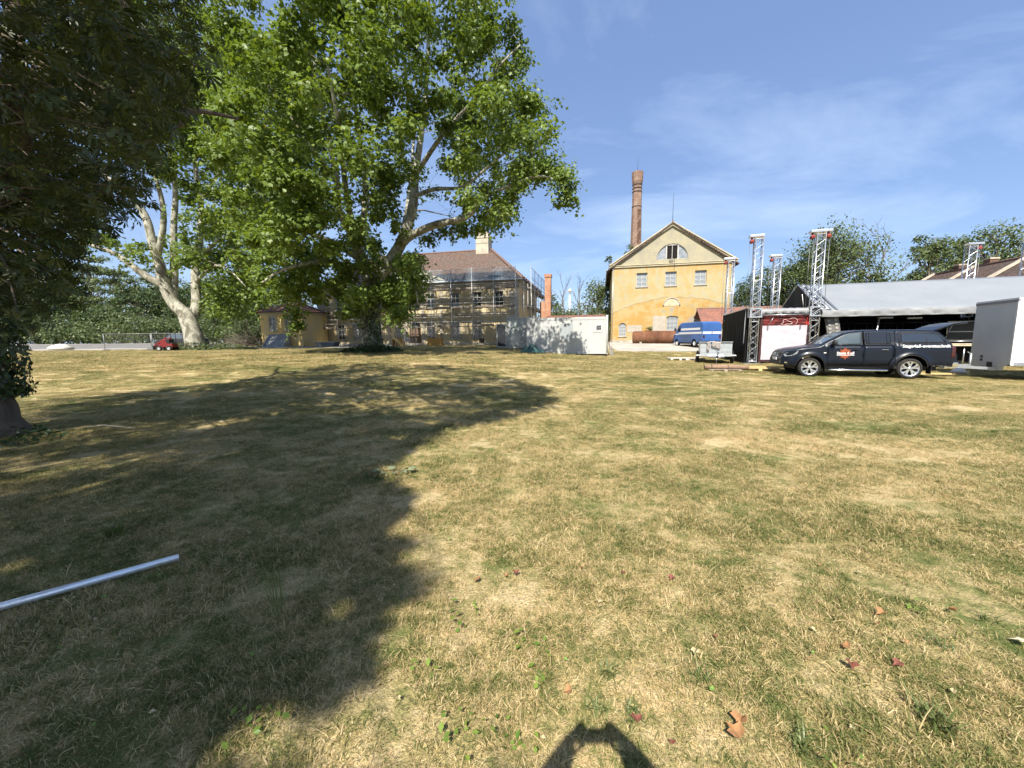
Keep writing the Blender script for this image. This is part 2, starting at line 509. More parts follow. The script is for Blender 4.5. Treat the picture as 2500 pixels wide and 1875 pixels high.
# ================================================================== grass
def grass_material():
    m = bpy.data.materials.new('grass_blades'); m.use_nodes = True
    nt = m.node_tree; n, l = nt.nodes, nt.links
    b = n['Principled BSDF']
    at = n.new('ShaderNodeAttribute'); at.attribute_name = 'v'
    col, _ = lawn_tone(nt, at.outputs['Fac'])
    l.new(col, b.inputs['Base Color']); _set(b, 'Roughness', 0.6); _set(b, 'Specular IOR Level', 0.25)
    tr = n.new('ShaderNodeBsdfTranslucent'); l.new(col, tr.inputs['Color'])
    mx = n.new('ShaderNodeMixShader'); mx.inputs[0].default_value = 0.42
    l.new(b.outputs[0], mx.inputs[1]); l.new(tr.outputs[0], mx.inputs[2]); l.new(mx.outputs[0], n['Material Output'].inputs['Surface'])
    return m
def grass_patch(name, n, R, hmin, hmax, lean, wid, seed, tall=0.0):
    r = np.random.default_rng(seed)
    rr = R * np.sqrt(r.random(n)); th = r.random(n) * 2 * PI
    # blades gather in small tufts
    k = max(1, n // 14); tr = R * np.sqrt(r.random(k)); tt = r.random(k) * 2 * PI
    tid = r.integers(0, k, n); tuft = r.random(n) < 0.6
    x = np.where(tuft, tr[tid] * np.cos(tt[tid]) + r.normal(size=n) * 0.012, rr * np.cos(th))
    y = np.where(tuft, tr[tid] * np.sin(tt[tid]) + r.normal(size=n) * 0.012, rr * np.sin(th))
    h = hmin + (hmax - hmin) * r.random(n) ** 1.7
    if tall: h = np.where(r.random(n) < tall, h * 2.3, h)
    az = r.random(n) * 2 * PI
    ln = np.clip(r.normal(lean, 0.33, n), 0.05, 1.45)              # angle from vertical
    d = np.stack([np.cos(az) * np.sin(ln), np.sin(az) * np.sin(ln), np.cos(ln)], 1)
    side = np.stack([-np.sin(az), np.cos(az), np.zeros(n)], 1)
    tw = r.normal(0, 0.5, (n, 1)); side = side * np.cos(tw) + np.cross(d, side) * np.sin(tw)
    w = (wid * (0.6 + 0.8 * r.random(n)))[:, None]
    base = np.stack([x, y, np.full(n, -0.006)], 1)
    mid = base + d * (h * 0.55)[:, None]
    bend = (0.25 + 0.5 * r.random(n))[:, None]
    d2 = d * (1 - bend) + np.stack([np.cos(az), np.sin(az), -0.25 * np.ones(n)], 1) * bend
    tip = mid + d2 * (h * 0.5)[:, None]
    tip[:, 2] = np.maximum(tip[:, 2], 0.003)
    V = np.stack([base - side * w, base + side * w, mid + side * w * 0.8, mid - side * w * 0.8, tip + side * w * 0.12, tip - side * w * 0.12], 1).reshape(-1, 3)
    o = (np.arange(n) * 6)[:, None]
    F = np.concatenate([o + np.array([[0, 1, 2, 3]]), o + np.array([[3, 2, 4, 5]])], 0)
    v = np.where(tuft, np.clip(np.random.default_rng(seed + 9).random(k)[tid] * 0.6 + r.random(n) * 0.4, 0, 1), r.random(n))
    return fast_mesh(name, V, F, np.repeat(v, 6))
M_GRASS = grass_material()
GRASS_SRC = []
for i, (n, R, h0, h1, ln, w) in enumerate(((4800, .36, .014, .040, 1.0, .0013), (4800, .36, .014, .046, .95, .0014), (4400, .36, .018, .050, .85, .0014),
                                           (4800, .36, .014, .042, 1.1, .0014), (4000, .35, .020, .060, .75, .0015), (4400, .36, .014, .048, .95, .0015))):
    me = grass_patch('grass_patch', n, R, h0, h1, ln, w, 40 + i, tall=0.015)
    me.materials.append(M_GRASS)
    GRASS_SRC.append(bpy.data.objects.new('grass_patch', me))
for i, (n, R, h0, h1, ln, w) in enumerate(((3200, .60, .02, .065, .80, .0036), (3200, .60, .02, .075, .70, .0036))):
    me = grass_patch('grass_patch_far', n, R, h0, h1, ln, w, 70 + i, tall=0.02)
    me.materials.append(M_GRASS)
    GRASS_SRC.append(bpy.data.objects.new('grass_patch_far', me))

def value_noise(x, y, s, seed):
    r = np.random.default_rng(seed); T = r.random((256, 256))
    fx, fy = np.asarray(x) * s + 128, np.asarray(y) * s + 128
    ix, iy = np.floor(fx).astype(int), np.floor(fy).astype(int); u, v = fx - ix, fy - iy
    u, v = u * u * (3 - 2 * u), v * v * (3 - 2 * v)
    g = lambda a, b: T[a % 256, b % 256]
    return (g(ix, iy) * (1 - u) + g(ix + 1, iy) * u) * (1 - v) + (g(ix, iy + 1) * (1 - u) + g(ix + 1, iy + 1) * u) * v
BARE = ground_hit(2330, 1450)
def lawn_area(x, y):
    """Where the lawn grows (not on the paving, under buildings or the stage)."""
    k = np.ones(np.shape(x), bool)
    k &= ~((x < -13.5) & (y > 34.3 + (x + 90) * 0.024))
    k &= ~((x > 9.0) & (y > 33.3 - (x - 9.3) * 0.13))
    k &= y < 45
    k &= ~((x > 0.5) & (x < 7.2) & (y > 28.2))
    return k
pts, rot, scl, idx = [], [], [], []
r = np.random.default_rng(3)
for y0, y1, dens, far in ((-1.5, 4.5, 6.6, 0), (4.5, 10, 5.2, 0), (10, 17, 4.4, 0), (17, 26, 2.2, 1), (26, 42, 1.5, 1)):
    w = 1.62 * y1 + 2.0
    st = 1 / math.sqrt(dens)
    x, y = np.meshgrid(np.arange(-w, w, st), np.arange(y0, y1, st)); x, y = x.ravel(), y.ravel(); n = len(x)
    x = x + (r.random(n) - .5) * st * 1.1; y = y + (r.random(n) - .5) * st * 1.1
    k = (np.abs(x) < 1.55 * np.maximum(y, 0) + 2.2) & lawn_area(x, y)
    bare = np.hypot((x - BARE.x) / 0.75, (y - BARE.y) / 0.28)
    k &= ~((bare < 1.0) & (r.random(n) < 0.72))
    x, y = x[k], y[k]; n = len(x)
    nz = value_noise(x, y, 0.55, 5) + 0.25 * r.normal(size=n)
    if far: ii = 6 + r.integers(0, 2, n)
    else: ii = np.clip((nz * 6).astype(int), 0, 5)
    pts.append(np.stack([x, y, G(x, y)], 1)); idx.append(ii)
    rot.append(np.stack([r.normal(0, .03, n), r.normal(0, .03, n), r.random(n) * 2 * PI], 1)); scl.append(0.85 + 0.45 * r.random(n))
pts, rot, scl, idx = np.concatenate(pts), np.concatenate(rot), np.concatenate(scl), np.concatenate(idx)
def scatter(name, pts, rot, scl, idx, sources, label, cat):
    me = bpy.data.meshes.new(name); me.vertices.add(len(pts)); me.vertices.foreach_set('co', pts.astype(np.float32).ravel())
    a = me.attributes.new('rot', 'FLOAT_VECTOR', 'POINT'); a.data.foreach_set('vector', rot.astype(np.float32).ravel())
    a = me.attributes.new('scl', 'FLOAT', 'POINT'); a.data.foreach_set('value', scl.astype(np.float32))
    a = me.attributes.new('idx', 'INT', 'POINT'); a.data.foreach_set('value', idx.astype(np.int32))
    me.update()
    o = link(name, me)
    ng = bpy.data.node_groups.new(name, 'GeometryNodeTree')
    ng.interface.new_socket('Geometry', in_out='INPUT', socket_type='NodeSocketGeometry')
    ng.interface.new_socket('Geometry', in_out='OUTPUT', socket_type='NodeSocketGeometry')
    n, l = ng.nodes, ng.links
    gi, go = n.new('NodeGroupInput'), n.new('NodeGroupOutput')
    iop = n.new('GeometryNodeInstanceOnPoints'); jn = n.new('GeometryNodeJoinGeometry')
    # joined in reverse so that the pick index follows the list order
    for s in reversed(sources):
        oi = n.new('GeometryNodeObjectInfo'); oi.inputs['Object'].default_value = s; oi.inputs['As Instance'].default_value = True
        l.new(oi.outputs['Geometry'], jn.inputs[0])
    def na(nm, t):
        q = n.new('GeometryNodeInputNamedAttribute'); q.data_type = t; q.inputs['Name'].default_value = nm; return q.outputs['Attribute']
    er = n.new('FunctionNodeEulerToRotation'); l.new(na('rot', 'FLOAT_VECTOR'), er.inputs[0])
    l.new(gi.outputs[0], iop.inputs['Points']); l.new(jn.outputs[0], iop.inputs['Instance'])
    iop.inputs['Pick Instance'].default_value = True
    l.new(na('idx', 'INT'), iop.inputs['Instance Index']); l.new(er.outputs[0], iop.inputs['Rotation']); l.new(na('scl', 'FLOAT'), iop.inputs['Scale'])
    l.new(iop.outputs[0], go.inputs[0])
    md = o.modifiers.new('scatter', 'NODES'); md.node_group = ng
    return tag(o, label, cat, kind='stuff')
grass = scatter('grass', pts, rot, scl, idx, GRASS_SRC, 'short parched yellow and green grass of the lawn', 'grass')

# ================================================================== trees
D2S = 2500.0 / 2212.0
def sp(poly): return [(x * D2S, y * D2S) for x, y in poly]
def bark_plane():
    m = bpy.data.materials.new('plane_bark'); m.use_nodes = True
    nt = m.node_tree; n, l = nt.nodes, nt.links; b = n['Principled BSDF']
    tc = n.new('ShaderNodeTexCoord'); mp = n.new('ShaderNodeMapping'); mp.inputs['Scale'].default_value = (1, 1, .55)
    l.new(tc.outputs['Object'], mp.inputs[0])
    t = n.new('ShaderNodeTexNoise'); t.inputs['Scale'].default_value = 2.6; t.inputs['Detail'].default_value = 4; t.inputs['Distortion'].default_value = 0.8
    l.new(mp.outputs[0], t.inputs['Vector'])
    c = ramp_nodes(nt, t.outputs[0], [(0.30, (0.12, 0.11, 0.08)), (0.42, (0.22, 0.205, 0.16)), (0.50, (0.33, 0.315, 0.25)), (0.58, (0.43, 0.415, 0.34)), (0.70, (0.26, 0.245, 0.18))])
    l.new(c, b.inputs['Base Color']); _set(b, 'Roughness', 0.85); _set(b, 'Specular IOR Level', 0.2)
    t2 = n.new('ShaderNodeTexNoise'); t2.inputs['Scale'].default_value = 9; t2.inputs['Detail'].default_value = 6
    l.new(mp.outputs[0], t2.inputs['Vector'])
    bp = n.new('ShaderNodeBump'); bp.inputs['Strength'].default_value = 0.5; bp.inputs['Distance'].default_value = 0.08
    l.new(t2.outputs[0], bp.inputs['Height']); l.new(bp.outputs[0], b.inputs['Normal'])
    return m
M_PLANE = bark_plane()
M_BARK = mat('grey_brown_bark', (0.16, 0.13, 0.10), 0.95, col2=(0.09, 0.075, 0.06), vscale=3, stretch=(3, 3, .5), bump=0.9, bscale=9, spec=0.1)
M_TWIG = mat('plane_twig', (0.24, 0.22, 0.17), .9, var=.3, vscale=2, spec=.1)
M_BARKF = mat('far_bark', (0.20, 0.17, 0.14), 0.95, col2=(0.12, 0.10, 0.08), vscale=2, spec=0.1)
M_LPLANE = leaf_mat('plane_leaf', (0.055, 0.095, 0.020), (0.158, 0.222, 0.044), trans=0.33, yellow=(0.30, 0.30, 0.08))
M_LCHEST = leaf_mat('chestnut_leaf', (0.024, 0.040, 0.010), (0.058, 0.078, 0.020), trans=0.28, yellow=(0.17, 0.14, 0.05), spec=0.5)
M_LIVY = leaf_mat('ivy_leaf', (0.022, 0.045, 0.014), (0.050, 0.085, 0.024), trans=0.15, yellow=(0.09, 0.10, 0.03), spec=0.5)
M_LFAR = leaf_mat('far_leaf', (0.060, 0.090, 0.032), (0.125, 0.160, 0.058), trans=0.30, yellow=(0.19, 0.20, 0.08))
M_LFAR2 = leaf_mat('far_leaf_dark', (0.040, 0.068, 0.028), (0.085, 0.120, 0.042), trans=0.30, yellow=(0.14, 0.15, 0.06))
M_LSHRUB = leaf_mat('shrub_leaf', (0.060, 0.090, 0.035), (0.13, 0.165, 0.065), trans=0.30, yellow=(0.20, 0.20, 0.09))

def catmull(pts, rs, k=4):
    """Smooth a limb through its points."""
    P_, R_ = [], []
    n = len(pts)
    for i in range(n - 1):
        p0, p1, p2, p3 = pts[max(i - 1, 0)], pts[i], pts[i + 1], pts[min(i + 2, n - 1)]
        for j in range(k):
            t = j / k
            P_.append(0.5 * ((2 * p1) + (p2 - p0) * t + (2 * p0 - 5 * p1 + 4 * p2 - p3) * t * t + (3 * p1 - p0 - 3 * p2 + p3) * t ** 3))
            R_.append(rs[i] + (rs[i + 1] - rs[i]) * t)
    P_.append(pts[-1]); R_.append(rs[-1])
    return P_, R_
def limb_mesh(mb, pts, rs, seg=10, k=5, knobs=0.06):
    p, r = catmull([Vector(q) for q in pts], rs, k)
    r = [x * (1 + random.uniform(-knobs, knobs)) for x in r]
    mb.tube(p, r, seg)
    return p, r
def inflate(c, R, poly, holes=()):
    px, py, d = proj(c)
    ok = in_poly(px, py, poly)
    for h in holes: ok &= ~in_poly(px, py, h)
    return ok & (d > 0.5)

def plane_tree(name, label, base, trunk, limbs, poly, holes, ell, n_clump, leaves_per, leaf, seed, ivy_n=0, clump_r=(0.75, 1.45), top_keep=1.0, back_keep=1.0, extra=()):
    """Plane tree: pale trunk and limbs, twigs out to leaf clumps inside its crown outline."""
    global RNG
    random.seed(seed); RNG = np.random.default_rng(seed)
    t = thing(name, label, 'tree', base)
    o3 = Vector(base)
    mb = MB(); skel = []
    p, r = limb_mesh(mb, [Vector(q[:3]) - o3 for q in trunk], [q[3] for q in trunk], 16, 6, 0.05)
    mb.obj('trunk', M_PLANE, t)
    for L in limbs:
        mb = MB()
        p, r = limb_mesh(mb, [Vector(q[:3]) - o3 for q in L], [q[3] for q in L], 10, 6, 0.05)
        skel += list(zip(p, r)); mb.obj('limb', M_PLANE, t)
    # clump centres, kept inside the crown's outline and mostly off the bare limbs that show
    c0, (ax, ay, az) = np.array(ell[0]), ell[1]
    SK = np.array([list(q[0]) for q in skel]) + np.array(o3)
    kx, ky, kd = proj(SK)
    big = np.array([q[1] for q in skel]) > 0.12
    cs = []
    while sum(len(c) for c in cs) < n_clump:
        q = RNG.normal(size=(3000, 3)); q /= np.linalg.norm(q, axis=1, keepdims=True)
        q = q * (0.30 + 0.70 * RNG.random((3000, 1)) ** 0.45) * np.array([ax, ay, az]) + c0
        q = q[q[:, 2] > o3.z + 3.0]
        thin = np.where(q[:, 2] > ell[0][2] + 3.5, top_keep, 1.0) * np.where(q[:, 1] > ell[0][1] + 1.5, back_keep, 1.0)
        q = q[RNG.random(len(q)) < thin]
        px, py, d = proj(q)
        q = q[~((px > 1080) & (q[:, 1] < ell[0][1] - 3.5) & (RNG.random(len(q)) < .6))]; px, py, d = proj(q)
        infr = (px > -50) & (px < 2550) & (py > -20)
        m_ = 0.62 * FPX / np.maximum(d, 1)
        ok = np.ones(len(q), bool)
        for ox, oy in ((0, 0), (1, 0), (-1, 0), (0, 1), (0, -1)): ok &= in_poly(px + ox * m_, py + oy * m_, poly)
        for h in holes: ok &= ~in_poly(px, py, h)
        near = np.min(np.hypot(px[:, None] - kx[None, big], py[:, None] - ky[None, big]), axis=1) < 19
        front = q[:, 1] < ell[0][1] + 2
        ok &= ~(near & front & (py > 330) & (RNG.random(len(q)) < 0.72))
        cs.append(q[np.where(infr, ok, True)])
    cs = np.concatenate(cs)[:n_clump]
    if len(extra): cs = np.concatenate([cs, np.array([list(P(*e)) for e in extra])])
    rr = clump_r[0] + (clump_r[1] - clump_r[0]) * RNG.random(len(cs)) ** 1.3
    # twigs: each clump hangs on the nearest limb or on a clump already hung
    if len(extra): rr[-len(extra):] = np.minimum(rr[-len(extra):], .8)
    dist0 = np.min(np.linalg.norm(SK[None] - cs[:, None], axis=2), axis=1)
    S = SK.copy(); SR = np.array([q[1] for q in skel]); tw = MB()
    for ci in np.argsort(dist0):
        c, cr = cs[ci], rr[ci]
        d = np.linalg.norm(S - c, axis=1) + np.maximum(0, S[:, 2] - c[2]) * 0.9
        i = int(np.argmin(d)); a = Vector(S[i]); b = Vector(c); L = (b - a).length
        rb = min(SR[i] * 0.6, 0.012 + 0.012 * L)
        pts_ = branch_pts(a - o3, b - o3, 4, 0.05, 0.14)
        tw.tube(pts_, [rb, rb * .85, rb * .7, rb * .5, rb * .35], 5, cap=False)
        S = np.concatenate([S, [list(pts_[2] + o3), list(pts_[3] + o3), list(b)]]); SR = np.concatenate([SR, [rb * .7, rb * .6, rb * .5]])
        for _ in range(3):
            e = b + Vector(RNG.normal(size=3)) * cr * 0.5
            tw.tube(branch_pts(pts_[3], e - o3, 2, 0.0, 0.1), [rb * 0.3, rb * .2, rb * .1], 4, cap=False)
    tw.obj('twigs', M_TWIG, t)['kind'] = 'stuff'
    pos, nrm = clump_leaves(cs, rr, leaves_per, squash=.62, shell=.15, up=.85)
    # loose tails hanging from the clumps
    tl = np.repeat(np.arange(len(cs)), 14); dn = RNG.random(len(tl))
    az_ = RNG.random(len(cs)) * 2 * PI
    tp = cs[tl] + np.stack([np.cos(az_[tl]) * rr[tl] * (.5 + .5 * dn), np.sin(az_[tl]) * rr[tl] * (.5 + .5 * dn), -rr[tl] * (.2 + 1.0 * dn)], 1) + RNG.normal(size=(len(tl), 3)) * .12
    pos = np.concatenate([pos, tp]); nrm = np.concatenate([nrm, RNG.normal(size=tp.shape) * .6 + np.array([0, -.5, .5])])
    cv = np.concatenate([np.repeat(RNG.random(len(cs)) * 0.40, leaves_per), np.full(len(tp), .2)])
    px, py, d = proj(pos); ok = np.ones(len(px), bool)
    for h in holes: ok &= ~(in_poly(px, py, h) & (RNG.random(len(px)) < 0.92))
    pos, nrm, cv = pos[ok], nrm[ok], cv[ok]
    sz = leaf * (0.6 + 0.8 * RNG.random(len(pos)))
    me = leaf_mesh('crown', pos - np.array(o3), nrm, sz, LEAF_PLANE, v=np.clip(cv + 0.60 * RNG.random(len(pos)), 0, 1))
    tag(link('crown', me, M_LPLANE, t), kind='stuff')
    return t

def PV(px, py, Y, r): p = P(px, py, Y); return (p.x, p.y, p.z, r)
# ---- the big plane in front of the house
YB = 25.0
bb = P(910, 859, YB); bb.z = gz(bb.x, bb.y) - 0.05
BIG_POLY = sp([(440, -900), (1085, -900), (1085, 0), (1100, 45), (1160, 80), (1150, 130), (1185, 190), (1205, 280), (1200, 330), (1235, 375), (1232, 450), (1205, 445), (1190, 395),
               (1140, 405), (1125, 430), (1140, 495), (1075, 520), (1045, 490), (985, 515), (965, 485), (945, 465), (925, 505), (895, 545), (918, 575), (922, 640), (885, 690), (868, 700),
               (845, 660), (800, 690), (745, 690), (720, 670), (665, 712), (640, 690), (570, 662), (535, 600), (510, 500), (440, 400)])
BIG_HOLES = [sp([(922, 425), (1005, 445), (990, 470), (905, 500), (880, 545), (872, 530), (905, 460)]), sp([(868, 420), (890, 415), (886, 480), (866, 500)]),
             sp([(818, 480), (845, 470), (846, 520), (826, 540)]), sp([(838, 520), (865, 500), (842, 590), (818, 620)])]
trunk = [(bb.x, bb.y, bb.z - .3, .86), (bb.x, bb.y, bb.z + .25, .66), PV(904, 800, YB, .58), PV(902, 745, YB, .54), PV(907, 700, YB, .56)]
limbs = [
    [PV(907, 712, YB, .44), PV(930, 672, YB, .42), PV(955, 635, YB - .3, .38), PV(980, 592, YB - .5, .36), PV(998, 546, YB - .5, .31), PV(1010, 490, YB - .3, .28), PV(1013, 441, YB, .24),
     PV(1021, 380, YB, .2), PV(1035, 270, YB + .5, .16), PV(1045, 130, YB + 1, .12), PV(1048, -60, YB + 1.5, .07)],
    [PV(976, 600, YB - .5, .26), PV(1003, 576, YB - 1, .24), PV(1042, 557, YB - 1.8, .22), PV(1081, 544, YB - 2.5, .2), PV(1120, 537, YB - 3, .17), PV(1152, 520, YB - 3.4, .13), PV(1171, 492, YB - 3.8, .1), PV(1240, 455, YB - 4.2, .08), PV(1320, 430, YB - 4.4, .05), PV(1375, 450, YB - 4.4, .02)],
    [PV(1010, 480, YB - .4, .14), PV(1060, 462, YB - 1, .12), PV(1130, 455, YB - 2, .08), PV(1200, 400, YB - 2.5, .05), PV(1290, 330, YB - 3, .03)],
    [PV(907, 712, YB, .40), PV(896, 668, YB, .36), PV(884, 632, YB + .2, .33), PV(871, 600, YB + .3, .31), PV(880, 556, YB + .5, .25), PV(892, 505, YB + .5, .22), PV(890, 420, YB + 1, .18), PV(872, 300, YB + 1.5, .14), PV(860, 150, YB + 2, .1), PV(850, -20, YB + 2, .06)],
    [PV(872, 604, YB + .3, .24), PV(852, 562, YB - .3, .22), PV(828, 512, YB - .8, .2), PV(822, 440, YB - 1.2, .17), PV(800, 330, YB - 1.8, .13), PV(772, 200, YB - 2, .1), PV(760, 40, YB - 2, .06)],
    [PV(886, 640, YB + .2, .2), PV(825, 598, YB - 1.5, .16), PV(742, 560, YB - 3, .12), PV(660, 500, YB - 4, .08), PV(600, 420, YB - 4.5, .04)],
    [PV(888, 655, YB, .16), PV(800, 640, YB - 2.5, .12), PV(700, 655, YB - 4.5, .08), PV(640, 690, YB - 5, .04)],
    [PV(1013, 430, YB, .16), PV(1080, 330, YB - 1.5, .12), PV(1160, 240, YB - 2.5, .08), PV(1220, 160, YB - 3, .05), PV(1270, 110, YB - 3, .03)],
    [PV(955, 640, YB, .16), PV(985, 640, YB - 2, .11), PV(1010, 680, YB - 3.5, .06), PV(1020, 740, YB - 4, .03)],
    [PV(896, 668, YB, .22), PV(860, 560, YB + 4, .18), PV(840, 430, YB + 7, .12), PV(830, 300, YB + 9, .06)],
    [PV(980, 590, YB, .2), PV(1000, 470, YB + 4, .15), PV(1010, 350, YB + 7, .1), PV(1020, 250, YB + 9, .05)],
    [PV(884, 632, YB, .2), PV(850, 500, YB - 4, .15), PV(830, 330, YB - 6.5, .1), PV(800, 160, YB - 8, .05)],
    [PV(822, 440, YB - 1.2, .12), PV(740, 330, YB - 2.5, .09), PV(660, 220, YB - 3, .06), PV(600, 120, YB - 3, .03)],
]
_r = random.Random(3)
BIG_EXTRA = [(x + _r.uniform(-10, 10), y + _r.uniform(-8, 8), YB + _r.uniform(-4.5, 1.5)) for x, y in (
    (660, 680), (690, 690), (730, 720), (770, 700), (810, 690), (840, 715), (722, 760), (735, 790), (780, 735), (640, 660), (700, 640), (750, 650), (800, 640), (840, 640), (850, 680), (660, 620), (730, 600), (730, 690), (790, 600),
    (950, 690), (980, 670), (1000, 640), (1015, 670), (1000, 710), (970, 730), (990, 760), (1010, 730), (940, 740), (930, 720), (1020, 640), (960, 780), (985, 700), (870, 740), (850, 760), (880, 760), (925, 690),
    (1340, 420), (1375, 430), (1385, 455), (1380, 485), (1300, 430), (1255, 470), (1200, 540), (1165, 560), (1130, 565), (1090, 565), (1050, 585), (1180, 215), (1222, 160), (1262, 112), (1240, 70), (1200, 90), (1155, 130), (1190, 40), (1235, 200), (1280, 140), (1120, 200), (1090, 300), (1140, 260))]
plane_tree('plane_tree', 'huge plane tree with pale forked limbs before the scaffolded house', bb, trunk, limbs, BIG_POLY, BIG_HOLES,
           ((-7.0, YB, 13.2), (11.5, 10.0, 12.0)), 490, 235, 0.168, 11, clump_r=(.60, 1.40), top_keep=.42, back_keep=.22, extra=BIG_EXTRA)

# ---- the second plane, farther left
YL = 34.0
bl = P(479, 850, YL); bl.z = gz(bl.x, bl.y) - 0.05
LEFT_POLY = sp([(250, -600), (700, -600), (690, 420), (560, 520), (600, 600), (560, 690), (520, 735), (455, 725), (440, 600), (380, 580), (340, 560), (322, 600), (285, 600), (240, 555), (150, 540),
                (180, 470), (250, 500), (300, 480), (330, 420), (290, 350), (200, 300)])
LEFT_HOLES = [sp([(200, 430), (330, 440), (330, 520), (260, 530)]), sp([(300, 380), (330, 360), (350, 470), (330, 500)]), sp([(365, 420), (385, 400), (385, 520), (365, 540)])]
trunk = [(bl.x, bl.y, bl.z - .3, 1.0), (bl.x, bl.y, bl.z + .2, .76), PV(470, 812, YL, .68), PV(458, 778, YL, .62), PV(446, 757, YL, .5)]
limbs = [
    [PV(448, 762, YL, .52), PV(424, 740, YL, .48), PV(403, 697, YL - .3, .44), PV(389, 645, YL - .5, .38), PV(372, 590, YL - .8, .32), PV(350, 519, YL - 1, .27), PV(291, 456, YL - 1.5, .2), PV(232, 413, YL - 2, .14), PV(180, 370, YL - 2, .08)],
    [PV(404, 700, YL - .3, .3), PV(354, 672, YL - .8, .27), PV(312, 641, YL - 1.2, .23), PV(279, 619, YL - 1.5, .18), PV(230, 600, YL - 2, .12), PV(190, 590, YL - 2, .06)],
    [PV(470, 775, YL + .5, .44), PV(480, 745, YL + .8, .4), PV(478, 690, YL + 1, .36), PV(479, 640, YL + 1, .32), PV(488, 580, YL + 1.2, .27), PV(490, 490, YL + 1.5, .22), PV(475, 390, YL + 1.5, .17), PV(470, 250, YL + 2, .1), PV(470, 80, YL + 2, .05)],
    [PV(420, 730, YL, .36), PV(425, 660, YL + .4, .3), PV(424, 560, YL + .5, .25), PV(428, 460, YL + .5, .2), PV(410, 340, YL + .5, .13), PV(400, 200, YL, .07)],
    [PV(384, 628, YL - .5, .26), PV(398, 560, YL - 1, .22), PV(396, 494, YL - 1.2, .18), PV(370, 400, YL - 1.5, .1)],
    [PV(479, 640, YL + 1, .18), PV(530, 590, YL, .14), PV(600, 560, YL - 1, .1), PV(680, 540, YL - 2, .05)],
    [PV(478, 690, YL + 1, .16), PV(520, 650, YL - 2, .12), PV(560, 660, YL - 4, .07), PV(600, 700, YL - 5, .03)],
    [PV(490, 490, YL + 1.5, .16), PV(560, 380, YL - 1, .12), PV(620, 260, YL - 2, .07), PV(650, 120, YL - 2, .04)],
]
plane_tree('plane_tree', 'leaning plane tree with white limbs beside the red loader', bl, trunk, limbs, LEFT_POLY, LEFT_HOLES,
           ((-25.5, YL, 14.5), (11.5, 8.5, 13.0)), 340, 160, 0.215, 12, clump_r=(0.75, 1.6), top_keep=.7, back_keep=.5)

# ---- leafy growth round the plane trees' feet
def undergrowth(name, label, c, rx, ry, h, n, leaf, m, seed):
    r = np.random.default_rng(seed)
    a = r.random(n) * 2 * PI; q = np.sqrt(r.random(n))
    x, y = c.x + rx * q * np.cos(a), c.y + ry * q * np.sin(a)
    z = G(x, y) + h * (1 - q ** 2 * 0.85) * r.random(n)
    pos = np.stack([x, y, z], 1); nrm = r.normal(size=(n, 3)) * 0.6; nrm[:, 2] += 1
    me = leaf_mesh(name, pos, nrm, leaf * (0.6 + 0.8 * r.random(n)), LEAF_OVAL, v=r.random(n))
    return tag(link(name, me, m), label, 'ivy', kind='stuff')
undergrowth('ground_ivy', 'dark ivy spreading round the foot of the big plane tree', bb + Vector((0.1, -.4, 0)), 2.0, 1.5, .55, 2600, .14, M_LIVY, 1)
undergrowth('weeds', 'green weeds round the foot of the leaning plane tree', bl + Vector((1.3, -.8, 0)), 4.6, 1.6, .8, 2600, .17, M_LSHRUB, 2)
# ivy creeping up the big plane's trunk
def trunk_ivy(name, label, tr, n, leaf, m, seed, grow=0.12, face=None):
    r = np.random.default_rng(seed)
    p, rr = catmull([Vector(q[:3]) for q in tr], [q[3] for q in tr], 8)
    A = np.array([list(q) for q in p]); R_ = np.array(rr)
    t = r.random(n) ** 1.2 * (len(A) - 1.001); i = t.astype(int); f = (t - i)[:, None]
    c = A[i] * (1 - f) + A[i + 1] * f; rad_ = R_[i] * (1 - f[:, 0]) + R_[i + 1] * f[:, 0]
    a = r.random(n) * 2 * PI if face is None else r.normal(face[0], face[1], n)
    d = np.stack([np.cos(a), np.sin(a), np.zeros(n)], 1)
    pos = c + d * (rad_ + grow * r.random(n))[:, None]
    nrm = d + r.normal(size=(n, 3)) * 0.45
    me = leaf_mesh(name, pos, nrm, leaf * (0.6 + 0.8 * r.random(n)), LEAF_OVAL, v=r.random(n), droop=1.2)
    return tag(link(name, me, m), label, 'ivy', kind='stuff')
big_tr = [(bb.x, bb.y, bb.z + .1, .68), PV(904, 800, YB, .60), PV(902, 745, YB, .56), PV(907, 700, YB, .58)]
trunk_ivy('trunk_ivy', 'ivy creeping up the shaded trunk of the big plane tree', big_tr, 1700, .12, M_LIVY, 5, .10, (-0.9, 0.75))

# ================================================================== chestnut at the left edge
random.seed(21); RNG = np.random.default_rng(21)
CH = Vector((-9.38, 6.75, 0.0)); CH.z = gz(CH.x, CH.y)
SHADE = sp([(478, 1700), (520, 1560), (600, 1480), (690, 1440), (700, 1490), (770, 1500), (820, 1440), (880, 1370), (900, 1330), (905, 1245), (960, 1185), (895, 1130), (880, 1060), (880, 1000),
            (930, 960), (1000, 922), (1100, 905), (1190, 880), (1205, 850), (1150, 825), (1050, 802), (900, 788), (700, 792), (500, 822), (300, 852), (100, 885), (30, 912), (-400, 930), (-400, 1700)])
CROWN_D = [(-900, -900), (470, -900), (475, 0), (505, 90), (498, 180), (455, 290), (410, 370), (375, 435), (358, 500), (322, 548), (300, 500), (255, 490), (262, 565), (205, 600), (196, 680), (165, 700),
           (195, 722), (170, 755), (120, 775), (80, 830), (38, 860), (30, 960), (36, 1010), (-900, 1010)]
S_H = np.array([SUN_TO.x, SUN_TO.y]) / -SUN_TO.z
def shade_of(p):
    q = p.copy()
    z = np.zeros(len(p))
    for _ in range(4):
        h = p[:, 2] - z
        q[:, :2] = p[:, :2] + S_H[None] * h[:, None]
        z = G(q[:, 0], q[:, 1])
    q[:, 2] = z
    return q
